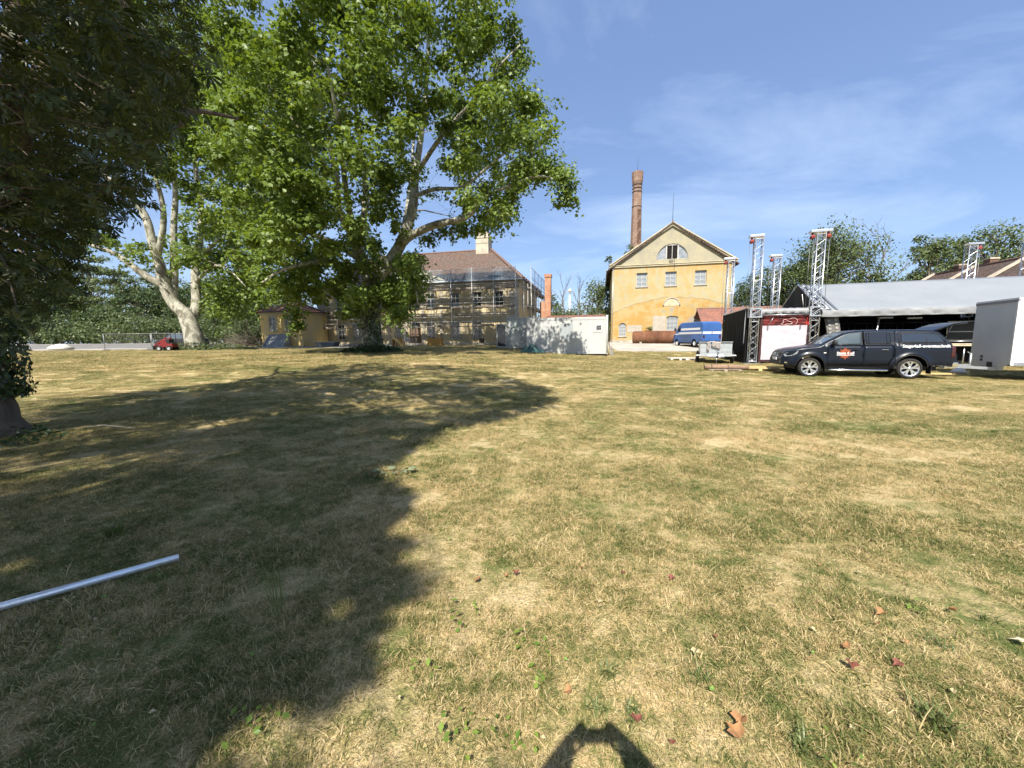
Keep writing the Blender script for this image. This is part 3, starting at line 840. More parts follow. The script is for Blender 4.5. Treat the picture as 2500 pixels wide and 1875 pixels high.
def chest_ok(p, slack=0.0):
    px, py, d = proj(p)
    seen = (d > 0.05) & (px > -40) & (px < 2540) & (py > -40) & (py < 1900)
    ok = ~seen | in_poly(px + slack * RNG.normal(size=len(px)), py + slack * RNG.normal(size=len(px)), CROWN_D)
    q = shade_of(p); sx, sy, sd = proj(q)
    lit = (sd > 0.05) & (sx > -20) & (sx < 2520) & (sy > 700) & (sy < 1890)
    k_ = np.clip((sy - 860) / 500, .06, 1.2)
    jx = (value_noise(q[:, 0], q[:, 1], 1.3, 31) - .5) * 150 + (value_noise(q[:, 0], q[:, 1], 3.7, 32) - .5) * 170
    jy = (value_noise(q[:, 0], q[:, 1], 1.1, 33) - .5) * 150 * k_
    ok &= ~lit | in_poly(sx + 70 * np.clip((sy - 1020) / 380, 0, 1.2) + jx * np.clip(k_ * 1.3, .25, 1.2) + slack * .5 * RNG.normal(size=len(px)), sy + jy + slack * .5 * k_ * RNG.normal(size=len(px)), SHADE)
    fleck = value_noise(q[:, 0], q[:, 1], 1.9, 35) + .35 * value_noise(q[:, 0], q[:, 1], 6.0, 36)
    ok &= ~(lit & (fleck > 1.03))
    # nothing close round the lens
    ok &= np.linalg.norm(p - np.array([0, 0, CAM_H]), axis=1) > 2.6
    ok &= p[:, 2] > 1.55
    return ok, seen
chest = thing('chestnut_tree', 'dark horse chestnut tree with ivy clad trunk at the left edge', 'tree', CH)
mb = MB()
limb_mesh(mb, [(0, 0, -.3), (0, 0, .05), (.0, 0, .5), (-.05, 0, 1.6), (-.1, -.05, 3.2), (-.05, -.1, 5)], [.70, .50, .385, .36, .36, .32], 20, 6, .07)
mb.obj('trunk', M_BARK, chest)
skel = []
for e in ((2.6, 1.0, 6.5), (4.0, -2.5, 8.5), (1.5, -5, 9), (-3, -2, 8), (-2.5, 4, 8), (2.2, 4.2, 7.5), (0, 0, 13), (3.5, -6.5, 8), (5.5, -4.5, 10.5), (4.5, 1.5, 10)):
    mb = MB()
    a = Vector((-.05, -.1, random.uniform(2.8, 5)))
    pp = branch_pts(a, Vector(e), 5, 0.10, 0.12)
    p, r_ = limb_mesh(mb, pp, [.2, .17, .13, .1, .07, .03], 8, 4, .05)
    skel += list(zip(p, r_)); mb.obj('limb', M_BARK, chest)
cs = []
while sum(len(c) for c in cs) < 620:
    q = RNG.normal(size=(3000, 3)); q /= np.linalg.norm(q, axis=1, keepdims=True)
    q = q * (0.25 + 0.75 * RNG.random((3000, 1)) ** 0.5) * np.array([9.5, 12.5, 8.2]) + np.array([-8.5, 2.2, 9.4])
    cs.append(q[chest_ok(q)[0]])
cs = np.concatenate(cs)[:620]
# low hanging sprays round the trunk and before it
low = np.stack([RNG.uniform(-10.6, -7.0, 260), RNG.uniform(5.2, 9.2, 260), RNG.uniform(1.9, 4.6, 260)], 1)
low = low[chest_ok(low)[0]][:70]
# sprays in view, so that the crown closes there
vis = np.stack([RNG.uniform(-11, -3.0, 9000), RNG.uniform(3.6, 9.5, 9000), RNG.uniform(2.5, 9.5, 9000)], 1)
okv, seenv = chest_ok(vis); vis = vis[okv & seenv][:260]
# sprays over the edge of the shade, so that its outline closes
edge = np.array([list(ground_hit(*q)) for q in SHADE if 0 < q[0] < 2500 and q[1] < 1860])
ec = []
for a, b in zip(edge[:-1], edge[1:]):
    for k in range(4):
        g = a + (b - a) * (k / 4)
        for _ in range(5):
            h = RNG.uniform(5.0, 13.0)
            ec.append([g[0] - S_H[0] * h + RNG.normal() * .25 - 0.55, g[1] - S_H[1] * h + RNG.normal() * .25, g[2] + h])
gx_, gy_ = np.meshgrid(np.arange(-150, 1400, 55), np.concatenate([np.arange(905, 1100, 22), np.arange(1100, 1880, 60)]))
for px_, py_ in zip(gx_.ravel(), gy_.ravel()):
    if not in_poly(np.array([px_]), np.array([py_]), SHADE)[0]: continue
    g = ground_hit(px_ + RNG.uniform(-25, 25), py_)
    for _ in range(2):
        h = RNG.uniform(5.0, 13.5)
        ec.append([g[0] - S_H[0] * h, g[1] - S_H[1] * h, g[2] + h])
ec = np.array(ec); ec = ec[chest_ok(ec)[0]]
allc = np.concatenate([cs, low, vis, ec]); rr = RNG.uniform(.55, 1.05, len(allc))
rr[len(cs):len(cs) + len(low) + len(vis)] *= 0.75; rr[len(cs) + len(low) + len(vis):] *= 0.6
S = np.array([list(q[0]) for q in skel]) + np.array(CH)
tw = MB()
for c in allc:
    d = np.linalg.norm(S - c, axis=1) + np.maximum(0, S[:, 2] - c[2]) * 0.4
    i = int(np.argmin(d)); a = Vector(S[i]) - CH; b = Vector(c) - CH
    if (b - a).length > 8: continue
    pp = branch_pts(a, b, 4, 0.10, 0.10)
    px, py, dd = proj(np.array([list(q + CH) for q in pp]))
    if not np.all((dd < .1) | (px < -20) | (px > 2520) | (py < -20) | (py > 1900) | in_poly(px, py, CROWN_D)): continue
    tw.tube(pp, [.035, .028, .02, .014, .006], 4, cap=False)
tag(tw.obj('twigs', M_BARK, chest), kind='stuff')
pos, nrm = clump_leaves(allc, rr, 27, squash=.75, shell=.2, up=.9)
ok, seen = chest_ok(pos, 28.0)
pos, nrm, seen = pos[ok], nrm[ok], seen[ok]
sz = RNG.uniform(.10, .165, len(pos)); v = RNG.random(len(pos)) * 0.95
# the leaves that show largest are single parts
dist = np.linalg.norm(pos - np.array([0, 0, CAM_H]), axis=1)
near = np.where(seen)[0]; near = near[np.argsort(dist[near] / sz[near])][:290]
one = []
for k in range(6):
    T, F = LEAF_CHESTNUT
    W = T * (1 + 0.12 * RNG.normal(size=(len(T), 1))); W[:, 2] += 0.10 * RNG.normal(size=len(T)) * 0.4
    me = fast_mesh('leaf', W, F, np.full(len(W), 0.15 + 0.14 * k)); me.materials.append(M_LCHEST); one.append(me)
tan = RNG.normal(size=(len(pos), 3)); tan[:, 2] -= 1.0
for i in near:
    bx, by, bz = basis(nrm[i:i + 1], tan[i:i + 1])
    o = bpy.data.objects.new('leaf', one[random.randrange(6)]); COL.objects.link(o); o.parent = chest
    M3 = Matrix((bx[0], by[0], bz[0])).transposed()
    o.matrix_local = Matrix.Translation(Vector(pos[i]) - CH) @ M3.to_4x4() @ Matrix.Scale(float(sz[i]), 4)
rest = np.ones(len(pos), bool); rest[near] = False
me = leaf_mesh('crown', pos[rest] - np.array(CH), nrm[rest], sz[rest], LEAF_CHESTNUT, tan=tan[rest], v=v[rest])
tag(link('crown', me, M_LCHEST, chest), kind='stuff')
ch_tr = [(CH.x, CH.y, CH.z + .75, .36), (CH.x - .05, CH.y, CH.z + 1.5, .40), (CH.x - .05, CH.y, CH.z + 2.6, .55), (CH.x - .05, CH.y, CH.z + 4.2, .7)]
trunk_ivy('climbing_ivy', 'dark ivy wrapping the trunk of the chestnut tree', ch_tr, 5200, .085, M_LIVY, 6, .24)
undergrowth('foot_ivy', 'low ivy and suckers round the foot of the chestnut tree', CH + Vector((.5, -.35, 0)), 1.35, .8, .22, 420, .10, M_LIVY, 8)

# ================================================================== trees of the background
def far_tree(name, label, base, h, w, m, seed, n_cl=60, per=46, leaf=.30, trunk_r=.22, squash=1.0, low=.25, group=None, cat='tree', layers=False, bark=None, flat=1.0):
    """A tree of the background: trunk, limbs, clumps of leaves with gaps."""
    global RNG
    random.seed(seed); RNG = np.random.default_rng(seed)
    base = Vector(base); t = thing(name, label, cat, base, group=group)
    mb = MB(); top = Vector((random.uniform(-.05, .05) * w, random.uniform(-.05, .05) * w, h * .92))
    pp = branch_pts((0, 0, -.3), top, 6, 0, .05)
    mb.tube(pp, [trunk_r * (1 - .85 * k / 6) for k in range(7)], 7)
    mb.obj('trunk', bark or M_BARKF, t)
    cs = []
    while len(cs) < n_cl:
        q = RNG.normal(size=3); q /= np.linalg.norm(q); q *= (0.25 + .75 * RNG.random() ** .5)
        z = low * h + (h - low * h) * (q[2] * .5 + .5)
        f = 1.0 - 0.35 * max(0, (z / h - .6) / .4)
        if layers: z = round(z / (h * .11)) * h * .11 + RNG.normal() * .12
        cs.append((q[0] * w / 2 * f, q[1] * w / 2 * f, z))
    cs = np.array(cs); rr = w * (0.09 + 0.09 * RNG.random(n_cl))
    bm_ = MB()
    for c in cs[::1]:
        zz = max(low * h * .7, c[2] - abs(RNG.normal()) * .12 * h - .05 * h); k = min(zz / (h * .92), .98)
        i = k * 6; a = pp[int(i)].lerp(pp[min(int(i) + 1, 6)], i - int(i))
        bm_.tube(branch_pts(a, c, 3, .03, .1), [trunk_r * .35, trunk_r * .25, trunk_r * .15, trunk_r * .06], 4, cap=False)
    tag(bm_.obj('branches', bark or M_BARKF, t), kind='stuff')
    pos, nrm = clump_leaves(cs, rr, per, squash=(.45 if layers else .8) * flat, shell=.3)
    me = leaf_mesh('crown', pos, nrm, leaf * (.6 + .8 * RNG.random(len(pos))), LEAF_OVAL,
                   v=np.clip(np.repeat(RNG.random(n_cl) * .4, per) + .6 * RNG.random(len(pos)), 0, .97))
    tag(link('crown', me, m, t), kind='stuff')
    return t
def at(px, Y, zoff=0.0):
    p = P(px, 830, Y); return Vector((p.x, p.y, gz(p.x, p.y) + zoff))
def top_h(px, py, Y): return P(px, py, Y).z - gz(P(px, py, Y).x, Y)
# wood beyond the access road, left
LBL = {0: 'feathery locust tree, %s of its kind in the wood at left', 1: 'dark broadleaf tree, %s of its kind in the wood at left', 2: 'dense low tree, %s between the leaning plane and the annex'}
k = 0
WOOD = ((60, 640, 62, 9, 1), (140, 660, 60, 8, 0), (190, 625, 66, 8, 0), (240, 600, 64, 8, 0), (300, 640, 62, 8, 0), (345, 690, 58, 7, 1), (395, 660, 66, 8, 0), (455, 700, 60, 8, 1),
                            (520, 660, 62, 8, 2), (585, 680, 58, 7, 2), (640, 690, 60, 8, 2), (110, 720, 54, 6, 1), (420, 640, 70, 8, 0), (700, 660, 66, 9, 2), (-60, 620, 60, 10, 1), (10, 700, 54, 7, 1), (265, 745, 54, 6, 1), (550, 740, 54, 6, 2))
ORD = ['leftmost', 'second from left', 'third from left', 'fourth from left', 'fifth from left', 'sixth from left', 'seventh from left', 'eighth from left', 'ninth from left', 'tenth from left']
for px, py, Y, wd, kind in WOOD:
    far_tree('locust_tree' if kind == 0 else 'broadleaf_tree', LBL[kind] % ORD[sorted(q_[0] for q_ in WOOD if q_[4] == kind).index(px)], at(px, Y), top_h(px, py, Y), wd, M_LFAR if kind == 0 else M_LFAR2, 100 + k, n_cl=70, per=64, leaf=.34,
             low=.12 if kind else .22, group='trees of the wood on the left' if kind < 2 else 'trees between plane and annex', layers=(kind == 0)); k += 1
for i, (px, Y, wd, h) in enumerate(((150, 52, 5, 3.2), (235, 53, 5, 2.6), (330, 52, 6, 3.2), (400, 52, 5, 3.0), (490, 53, 6, 3.5), (560, 51, 5, 3.4), (610, 50.5, 4, 3.0), (90, 52, 6, 3.4), (20, 52, 6, 3.4))):
    far_tree('shrub', 'low shrub at the wood edge behind the road, %s in its row' % ORD[sorted((150, 235, 330, 400, 490, 560, 610, 90, 20)).index(px)], at(px, Y), h * 1.15, wd * 1.7, M_LFAR2 if i % 2 else M_LSHRUB, 140 + i, n_cl=60, per=54, leaf=.27, trunk_r=.06, low=.02, group='shrubs at the edge of the wood', cat='shrub')
# trees between house and mill
far_tree('conifer_tree', 'leafy tree with tall pointed top left of the yellow mill', at(1462, 62), top_h(1455, 678, 62), 7.0, M_LFAR, 160, n_cl=70, per=40, leaf=.36, low=.2)
far_tree('shrub', 'rounded grey green bush beside the left wall of the mill', at(1466, 54), top_h(1462, 733, 54), 5.4, M_LSHRUB, 161, n_cl=44, per=60, leaf=.22, trunk_r=.08, low=.1, cat='shrub')
far_tree('shrub', 'round green bush behind the long low tiled wall', at(1405, 56), top_h(1405, 748, 56), 5.0, M_LSHRUB, 162, n_cl=40, per=60, leaf=.22, trunk_r=.08, low=.1, cat='shrub')
far_tree('shrub', 'green bush just right of the brick pillar', at(1366, 58), top_h(1366, 742, 58), 4.2, M_LFAR, 163, n_cl=30, per=50, leaf=.25, trunk_r=.08, low=.1, cat='shrub')
far_tree('dark_tree', 'dark leafy tree just behind the brick pillar', at(1345, 66), top_h(1345, 715, 66), 4.4, M_LFAR2, 164, n_cl=36, per=40, leaf=.32, low=.2)
def bare_tree(label, base, h, w, seed, r0=.16, name='bare_tree', group=None):
    random.seed(seed); base = Vector(base); t = thing(name, label, 'tree', base, group=group)
    mb = MB(); lim = []
    def grow(a, d, L, r, lev):
        b = a + d * L
        pp = branch_pts(a, b, 4, .02, .08); mb_ = lim[-1] if lev else mb
        mb_.tube(pp, [r * (1 - .55 * k / 4) for k in range(5)], 5, cap=False)
        if lev >= 4 or r < .008: return
        for k in range(3 if lev < 2 else 2):
            q = pp[2 + (k % 3)] if lev else pp[min(4, 1 + k)]
            nd = (d + Vector((random.uniform(-1, 1), random.uniform(-1, 1), random.uniform(-.1, .7))) * .75).normalized()
            if lev == 0: lim.append(MB())
            grow(q, nd, L * random.uniform(.5, .75), r * .52, lev + 1)
    grow(Vector((0, 0, -.2)), Vector((.03, 0, 1)).normalized(), h * .55, r0, 0)
    lim.append(MB()); grow(Vector((0, 0, h * .5)), Vector((-.05, 0, 1)).normalized(), h * .38, r0 * .5, 1)
    mb.obj('trunk', M_BARKF, t)
    for q in lim:
        if q.v: q.obj('limb', M_BARKF, t)
    return t
bare_tree('bare dead tree left of the far wind turbine', at(1376, 60), top_h(1376, 682, 60), 5, 31)
bare_tree('bare forked dead tree right of the far wind turbine', at(1416, 58), top_h(1420, 685, 58), 5, 35)
# trees beyond the stage
for px, py, Y, wd, m_, lb, nc in ((2015, 545, 52, 12.5, M_LFAR, 'large spreading tree behind the second truss tower', 130), (1945, 610, 54, 8, M_LFAR2, 'dark round tree left of the large spreading tree', 60),
                                  (1860, 660, 60, 10, M_LFAR2, 'dark tree behind the leftmost stage tower', 70), (1805, 690, 64, 8, M_LFAR2, 'low dark tree beside the right wall of the mill', 50),
                                  (2105, 655, 50, 5, M_LFAR, 'yellow green tree under the large spreading tree on its right', 50), (2185, 680, 60, 8, M_LFAR2, 'low tree left of the brown barn roof', 40),
                                  (2250, 560, 52, 6.2, M_LFAR, 'loose airy tree above the left end of the barn roof', 60), (2318, 570, 54, 6.5, M_LFAR, 'loose tree just left of the truss tower above the barn', 60),
                                  (2400, 553, 50, 11, M_LFAR, 'broad dense tree above the middle of the barn roof', 100), (2480, 570, 46, 7, M_LFAR2, 'dark tree behind the truss tower at the right edge', 60),
                                  (2560, 560, 48, 9, M_LFAR, 'leafy tree just past the right edge', 60)):
    far_tree('broadleaf_tree', lb, at(px, Y), top_h(px, py, Y), wd, m_, 200 + px % 97, n_cl=int(nc * 1.15), per=85, leaf=.30, low=.16, trunk_r=.3)
bare_tree('thin half dead tree with bare twigs beyond the white stage roof', at(2138, 50), top_h(2140, 575, 50), 6, 37, .2)

# ================================================================== buildings
RZ = rad(-13.0)
def wall_holes(name, outline, holes, thick, m, parent, y=0.0, M=None):
    """Wall in the x-z plane with real openings, thick metres deep behind y."""
    bm = bmesh.new()
    loops = []
    for lp in [outline] + holes:
        vs = [bm.verts.new((x, y, z)) for x, z in lp]
        es = [bm.edges.new((vs[i], vs[(i + 1) % len(vs)])) for i in range(len(vs))]
        loops.append(es)
    bmesh.ops.triangle_fill(bm, use_beauty=True, use_dissolve=False, edges=[e for es in loops for e in es], normal=(0, -1, 0))
    for f in bm.faces:
        if f.normal.y > 0: f.normal_flip()
    g = bmesh.ops.extrude_face_region(bm, geom=bm.faces[:])
    vv = [v for v in g['geom'] if isinstance(v, bmesh.types.BMVert)]
    bmesh.ops.translate(bm, verts=vv, vec=(0, thick, 0))
    bmesh.ops.recalc_face_normals(bm, faces=bm.faces[:])
    if M is not None: bmesh.ops.transform(bm, matrix=M, verts=bm.verts[:])
    me = bpy.data.meshes.new(name); bm.to_mesh(me); bm.free()
    return link(name, me, m, parent)
def rect(x0, x1, z0, z1): return [(x0, z0), (x1, z0), (x1, z1), (x0, z1)]
def arch(cx, w, z0, zs, rise=None, n=10):
    """Opening with an arched head: springs at zs."""
    rise = w / 2 if rise is None else rise
    p = [(cx - w / 2, z0), (cx + w / 2, z0)]
    for i in range(n + 1):
        a = PI * i / n
        p.append((cx + w / 2 * math.cos(a), zs + rise * math.sin(a)))
    return p
M_GLASS_D = mat('dark_window_glass', (0.030, 0.034, 0.038), 0.06, spec=0.8, var=.3, vscale=1.5)
M_GLASS_G = mat('dusty_window_glass', (0.17, 0.19, 0.205), 0.10, spec=0.8, col2=(0.30, 0.32, 0.33), vscale=2.5)
M_WFRAME = mat('white_window_paint', (0.38, 0.375, 0.35), 0.6, var=.12, vscale=6)
M_GFRAME = mat('grey_window_paint', (0.42, 0.41, 0.38), 0.7, var=.2, vscale=6)
M_STONE = mat('weathered_stone', (0.46, 0.43, 0.36), 0.9, col2=(0.27, 0.25, 0.21), vscale=2.0, bump=.3, bscale=14, spec=.2)
def window(parent, cx, z0, w, h, cols=2, rows=3, frame=None, glass=None, y=0.10, bar=.05, arched=0.0, sill=True, name='window', M=None, single=True, head=None):
    """A window in its opening: frame with glazing bars, a pane in every field, a sill."""
    frame = frame or M_WFRAME; glass = glass or M_GLASS_D
    mb = MB(); T = M if M is not None else Matrix.Identity(4)
    x0, x1, z1 = cx - w / 2, cx + w / 2, z0 + h
    def bx(a, b, c, d, ya=y - .02, yb=y + .05): mb.box(a, b, ya, yb, c, d, T)
    bx(x0, x0 + bar * 1.3, z0, z1); bx(x1 - bar * 1.3, x1, z0, z1)
    bx(x0 + bar * 1.3, x1 - bar * 1.3, z0, z0 + bar * 1.3); bx(x0 + bar * 1.3, x1 - bar * 1.3, z1 - bar * 1.3, z1)
    for i in range(1, cols): 
        c = x0 + w * i / cols; bx(c - bar / 2, c + bar / 2, z0 + bar * 1.3, z1 - bar * 1.3, y - .012, y + .04)
    for j in range(1, rows):
        c = z0 + h * j / rows; bx(x0 + bar * 1.3, x1 - bar * 1.3, c - bar / 2, c + bar / 2, y - .006, y + .03)
    if arched: 
        mb.tube([T @ Vector((cx + (w / 2 - bar * .6) * math.cos(PI * i / 10), y + .01, z1 + arched * math.sin(PI * i / 10))) for i in range(11)], bar * .6, 5)
    f = mb.obj(name, frame, parent)
    key = ('pane', round(w / cols, 2), round(h / rows, 2), glass.name)
    pw, ph = w / cols, h / rows
    if single:
        me = MB().box(-pw / 2 + .012, pw / 2 - .012, 0, .012, -ph / 2 + .012, ph / 2 - .012).mesh('pane'); me.materials.append(glass)
        R_ = T.to_euler()
        for i in range(cols):
            for j in range(rows):
                o = share('pane', me, f, T @ Vector((x0 + pw * (i + .5), y + .012, z0 + ph * (j + .5))), (R_.x + random.uniform(-.012, .012), R_.y, R_.z + random.uniform(-.012, .012)))
    else:
        MB().box(x0 + bar, x1 - bar, y + .016, y + .03, z0 + bar, z1 - bar, T).obj('pane', glass, f)
    if arched:
        pl = [(cx + (w / 2 - .02) * math.cos(PI * i / 10), z1 + (arched - .02) * math.sin(PI * i / 10)) for i in range(11)]
        MB().prism(pl, y + .016, y + .03, T).obj('pane', glass, f)
    if sill: MB().box(x0 - .10, x1 + .10, -.10, y - .022, z0 - .09, z0 - .002, T).obj('sill', M_STONE, f)
    return f

def plaster_mill():
    m = bpy.data.materials.new('mill_plaster'); m.use_nodes = True
    nt = m.node_tree; n, l = nt.nodes, nt.links; b = n['Principled BSDF']
    tc = n.new('ShaderNodeTexCoord'); se = n.new('ShaderNodeSeparateXYZ'); l.new(tc.outputs['Object'], se.inputs[0])
    def mth(op, a, b_=None):
        q = n.new('ShaderNodeMath'); q.operation = op
        for i, v in enumerate((a, b_)):
            if v is None: continue
            if isinstance(v, (int, float)): q.inputs[i].default_value = v
            else: l.new(v, q.inputs[i])
        return q.outputs[0]
    def noise(s, d, st=(1, 1, 1), rg=.6, dist=0):
        mp = n.new('ShaderNodeMapping'); mp.inputs['Scale'].default_value = st; l.new(tc.outputs['Object'], mp.inputs[0])
        t = n.new('ShaderNodeTexNoise'); t.inputs['Scale'].default_value = s; t.inputs['Detail'].default_value = d; t.inputs['Roughness'].default_value = rg
        t.inputs['Distortion'].default_value = dist
        l.new(mp.outputs[0], t.inputs['Vector']); return t.outputs[0]
    def mix(f, a, c):
        q = n.new('ShaderNodeMix'); q.data_type = 'RGBA'; l.new(f, q.inputs[0])
        for i, v in ((6, a), (7, c)):
            if isinstance(v, tuple): q.inputs[i].default_value = v + (1,)
            else: l.new(v, q.inputs[i])
        return q.outputs[2]
    def rng(v, a, b_):
        q = n.new('ShaderNodeMapRange'); q.inputs[1].default_value = a; q.inputs[2].default_value = b_; l.new(v, q.inputs[0]); return q.outputs[0]
    x, z = se.outputs[0], se.outputs[2]
    dx = mth('SUBTRACT', x, 7.3)
    line = mth('SUBTRACT', 5.35, mth('MULTIPLY', mth('MULTIPLY', dx, dx), .034))
    wob = mth('MULTIPLY', mth('SUBTRACT', noise(.9, 4), .5), .7)
    below = rng(mth('SUBTRACT', mth('ADD', line, wob), z), -.04, .05)
    up = mix(rng(noise(.55, 8, (1, 1, .8), .72, .6), .46, .60), (0.395, 0.345, 0.195), (0.405, 0.30, 0.125))
    up = mix(rng(noise(1.6, 8, rg=.75), .48, .66), up, (0.365, 0.335, 0.24))
    # paler gable field
    up = mix(rng(z, 9.0, 9.1), up, mix(rng(noise(.8, 6), .42, .68), (0.36, 0.325, 0.22), (0.275, 0.26, 0.205)))
    # orange runs under the cornice and the sills
    run = mth('MULTIPLY', rng(z, 7.6, 9.0), mth('SUBTRACT', 1.0, rng(z, 9.0, 9.05)))
    up = mix(mth('MULTIPLY', run, rng(noise(1.3, 4, (1.6, 1, .4)), .38, .62)), up, (0.41, 0.255, 0.08))
    lo = mix(rng(noise(.7, 6, (1, 1, 1), .65, .8), .44, .56), (0.40, 0.25, 0.08), (0.405, 0.31, 0.145))
    lo = mix(rng(noise(.5, 5, (1, 1, 1), .6, .4), .58, .63), lo, (0.30, 0.27, 0.22))       # bared render
    lo = mix(mth('MULTIPLY', rng(noise(1.1, 7, (1, 1, 1), .7), .60, .64), rng(z, 2.2, 3.6)), lo, (0.50, 0.34, 0.24))
    c = mix(below, up, lo)
    edge = mth('MULTIPLY', rng(mth('SUBTRACT', mth('ADD', line, wob), z), -.03, .0), mth('SUBTRACT', 1.0, rng(mth('SUBTRACT', mth('ADD', line, wob), z), .04, .16)))
    c = mix(mth('MULTIPLY', edge, .55), c, (0.26, 0.19, 0.12))
    c = mix(mth('MULTIPLY', mth('SUBTRACT', 1.0, rng(z, .1, .9)), rng(noise(2, 5), .35, .6)), c, (0.40, 0.34, 0.24))
    l.new(c, b.inputs['Base Color']); _set(b, 'Roughness', .92); _set(b, 'Specular IOR Level', .15)
    bp = n.new('ShaderNodeBump'); bp.inputs['Strength'].default_value = .5; bp.inputs['Distance'].default_value = .06
    l.new(noise(5, 8, rg=.7), bp.inputs['Height']); l.new(bp.outputs[0], b.inputs['Normal'])
    return m
def roof_tiles(name, c1, c2, c3, rows=3.2, eave=0.0):
    """Old plain tiles: courses and joints as fine relief, mottled colour. Uses UV laid out in metres."""
    m = bpy.data.materials.new(name); m.use_nodes = True
    nt = m.node_tree; n, l = nt.nodes, nt.links; b = n['Principled BSDF']
    uv = n.new('ShaderNodeUVMap')
    br = n.new('ShaderNodeTexBrick'); br.inputs['Scale'].default_value = 1.0
    br.inputs['Brick Width'].default_value = .22; br.inputs['Row Height'].default_value = 1 / rows / 1.9; br.inputs['Mortar Size'].default_value = .016
    br.inputs['Color1'].default_value = c1 + (1,); br.inputs['Color2'].default_value = c2 + (1,); br.inputs['Mortar'].default_value = tuple(v * .3 for v in c1) + (1,)
    br.inputs['Bias'].default_value = 0.0
    l.new(uv.outputs[0], br.inputs['Vector'])
    t = n.new('ShaderNodeTexNoise'); t.inputs['Scale'].default_value = .9; t.inputs['Detail'].default_value = 7; t.inputs['Roughness'].default_value = .7
    l.new(uv.outputs[0], t.inputs['Vector'])
    r = n.new('ShaderNodeMapRange'); r.inputs[1].default_value = .42; r.inputs[2].default_value = .66; l.new(t.outputs[0], r.inputs[0])
    x = n.new('ShaderNodeMix'); x.data_type = 'RGBA'; l.new(r.outputs[0], x.inputs[0]); l.new(br.outputs[0], x.inputs[6]); x.inputs[7].default_value = c3 + (1,)
    o_c = x.outputs[2]
    if eave:      # the lowest courses are dark, newly felted
        su = n.new('ShaderNodeSeparateXYZ'); l.new(uv.outputs[0], su.inputs[0])
        sb = n.new('ShaderNodeMath'); sb.operation = 'MULTIPLY_ADD'; sb.inputs[1].default_value = 1.6; l.new(t.outputs[0], sb.inputs[0]); l.new(su.outputs[1], sb.inputs[2])
        mr_ = n.new('ShaderNodeMapRange'); mr_.inputs[1].default_value = eave + .7; mr_.inputs[2].default_value = eave + 1.0; l.new(sb.outputs[0], mr_.inputs[0])
        x4 = n.new('ShaderNodeMix'); x4.data_type = 'RGBA'; l.new(mr_.outputs[0], x4.inputs[0]); x4.inputs[6].default_value = (.05, .05, .055, 1); l.new(o_c, x4.inputs[7]); o_c = x4.outputs[2]
    tv = n.new('ShaderNodeTexNoise'); tv.inputs['Scale'].default_value = 3.4; tv.inputs['Detail'].default_value = 5; tv.inputs['Roughness'].default_value = .75; l.new(uv.outputs[0], tv.inputs['Vector'])
    mv = n.new('ShaderNodeMapRange'); mv.inputs[1].default_value = .32; mv.inputs[2].default_value = .68; mv.inputs[3].default_value = .50; mv.inputs[4].default_value = 1.55; l.new(tv.outputs[0], mv.inputs[0])
    xv = n.new('ShaderNodeMix'); xv.data_type = 'RGBA'; xv.blend_type = 'MULTIPLY'; xv.inputs[0].default_value = 1; l.new(o_c, xv.inputs[6]); l.new(mv.outputs[0], xv.inputs[7]); o_c = xv.outputs[2]
    l.new(o_c, b.inputs['Base Color']); _set(b, 'Roughness', .9); _set(b, 'Specular IOR Level', .15)
    t3 = n.new('ShaderNodeTexNoise'); t3.inputs['Scale'].default_value = 7; t3.inputs['Detail'].default_value = 4; l.new(uv.outputs[0], t3.inputs['Vector'])
    ad = n.new('ShaderNodeMath'); ad.operation = 'ADD'; l.new(t3.outputs[0], ad.inputs[0]); l.new(br.outputs['Fac'], ad.inputs[1]); 
    bp = n.new('ShaderNodeBump'); bp.invert = True; bp.inputs['Strength'].default_value = .9; bp.inputs['Distance'].default_value = .08
    l.new(ad.outputs[0], bp.inputs['Height']); l.new(bp.outputs[0], b.inputs['Normal'])
    return m
def roof_slab(name, quad, thick, m, parent, nu=10, nv=6, sagz=0.05):
    """Roof face from its corners (eave left, eave right, ridge right, ridge left), slightly sagging, UV in metres."""
    a, b, c, d = [Vector(q) for q in quad]
    nrm = (b - a).cross(d - a)
    if nrm.length < 1e-6: nrm = (b - a).cross(c - a)
    nrm.normalize()
    bm = bmesh.new(); uvl = bm.loops.layers.uv.new('UVMap'); V = {}
    ux = (b - a).normalized(); uy = nrm.cross(ux)
    for j in range(nv + 1):
        for i in range(nu + 1):
            u, v = i / nu, j / nv
            p = a.lerp(b, u).lerp(d.lerp(c, u), v)
            s = sagz * math.sin(PI * v) * (.6 + .4 * math.sin(u * 5.3 + 1)) 
            for k in (0, 1): V[i, j, k] = bm.verts.new(p - nrm * (s + k * thick))
    def face(ids):
        try: f = bm.faces.new([V[q] for q in ids])
        except ValueError: return
        for lp in f.loops:
            q = lp.vert.co - a; lp[uvl].uv = (q.dot(ux), q.dot(uy))
    for j in range(nv):
        for i in range(nu):
            face([(i, j, 0), (i + 1, j, 0), (i + 1, j + 1, 0), (i, j + 1, 0)]); face([(i, j, 1), (i, j + 1, 1), (i + 1, j + 1, 1), (i + 1, j, 1)])
    for i in range(nu): face([(i, 0, 1), (i + 1, 0, 1), (i + 1, 0, 0), (i, 0, 0)]); face([(i, nv, 0), (i + 1, nv, 0), (i + 1, nv, 1), (i, nv, 1)])
    for j in range(nv): face([(0, j, 0), (0, j + 1, 0), (0, j + 1, 1), (0, j, 1)]); face([(nu, j, 1), (nu, j + 1, 1), (nu, j + 1, 0), (nu, j, 0)])
    bmesh.ops.remove_doubles(bm, verts=bm.verts[:], dist=.0005)
    me = bpy.data.meshes.new(name); bm.to_mesh(me); bm.free()
    return link(name, me, m, parent)
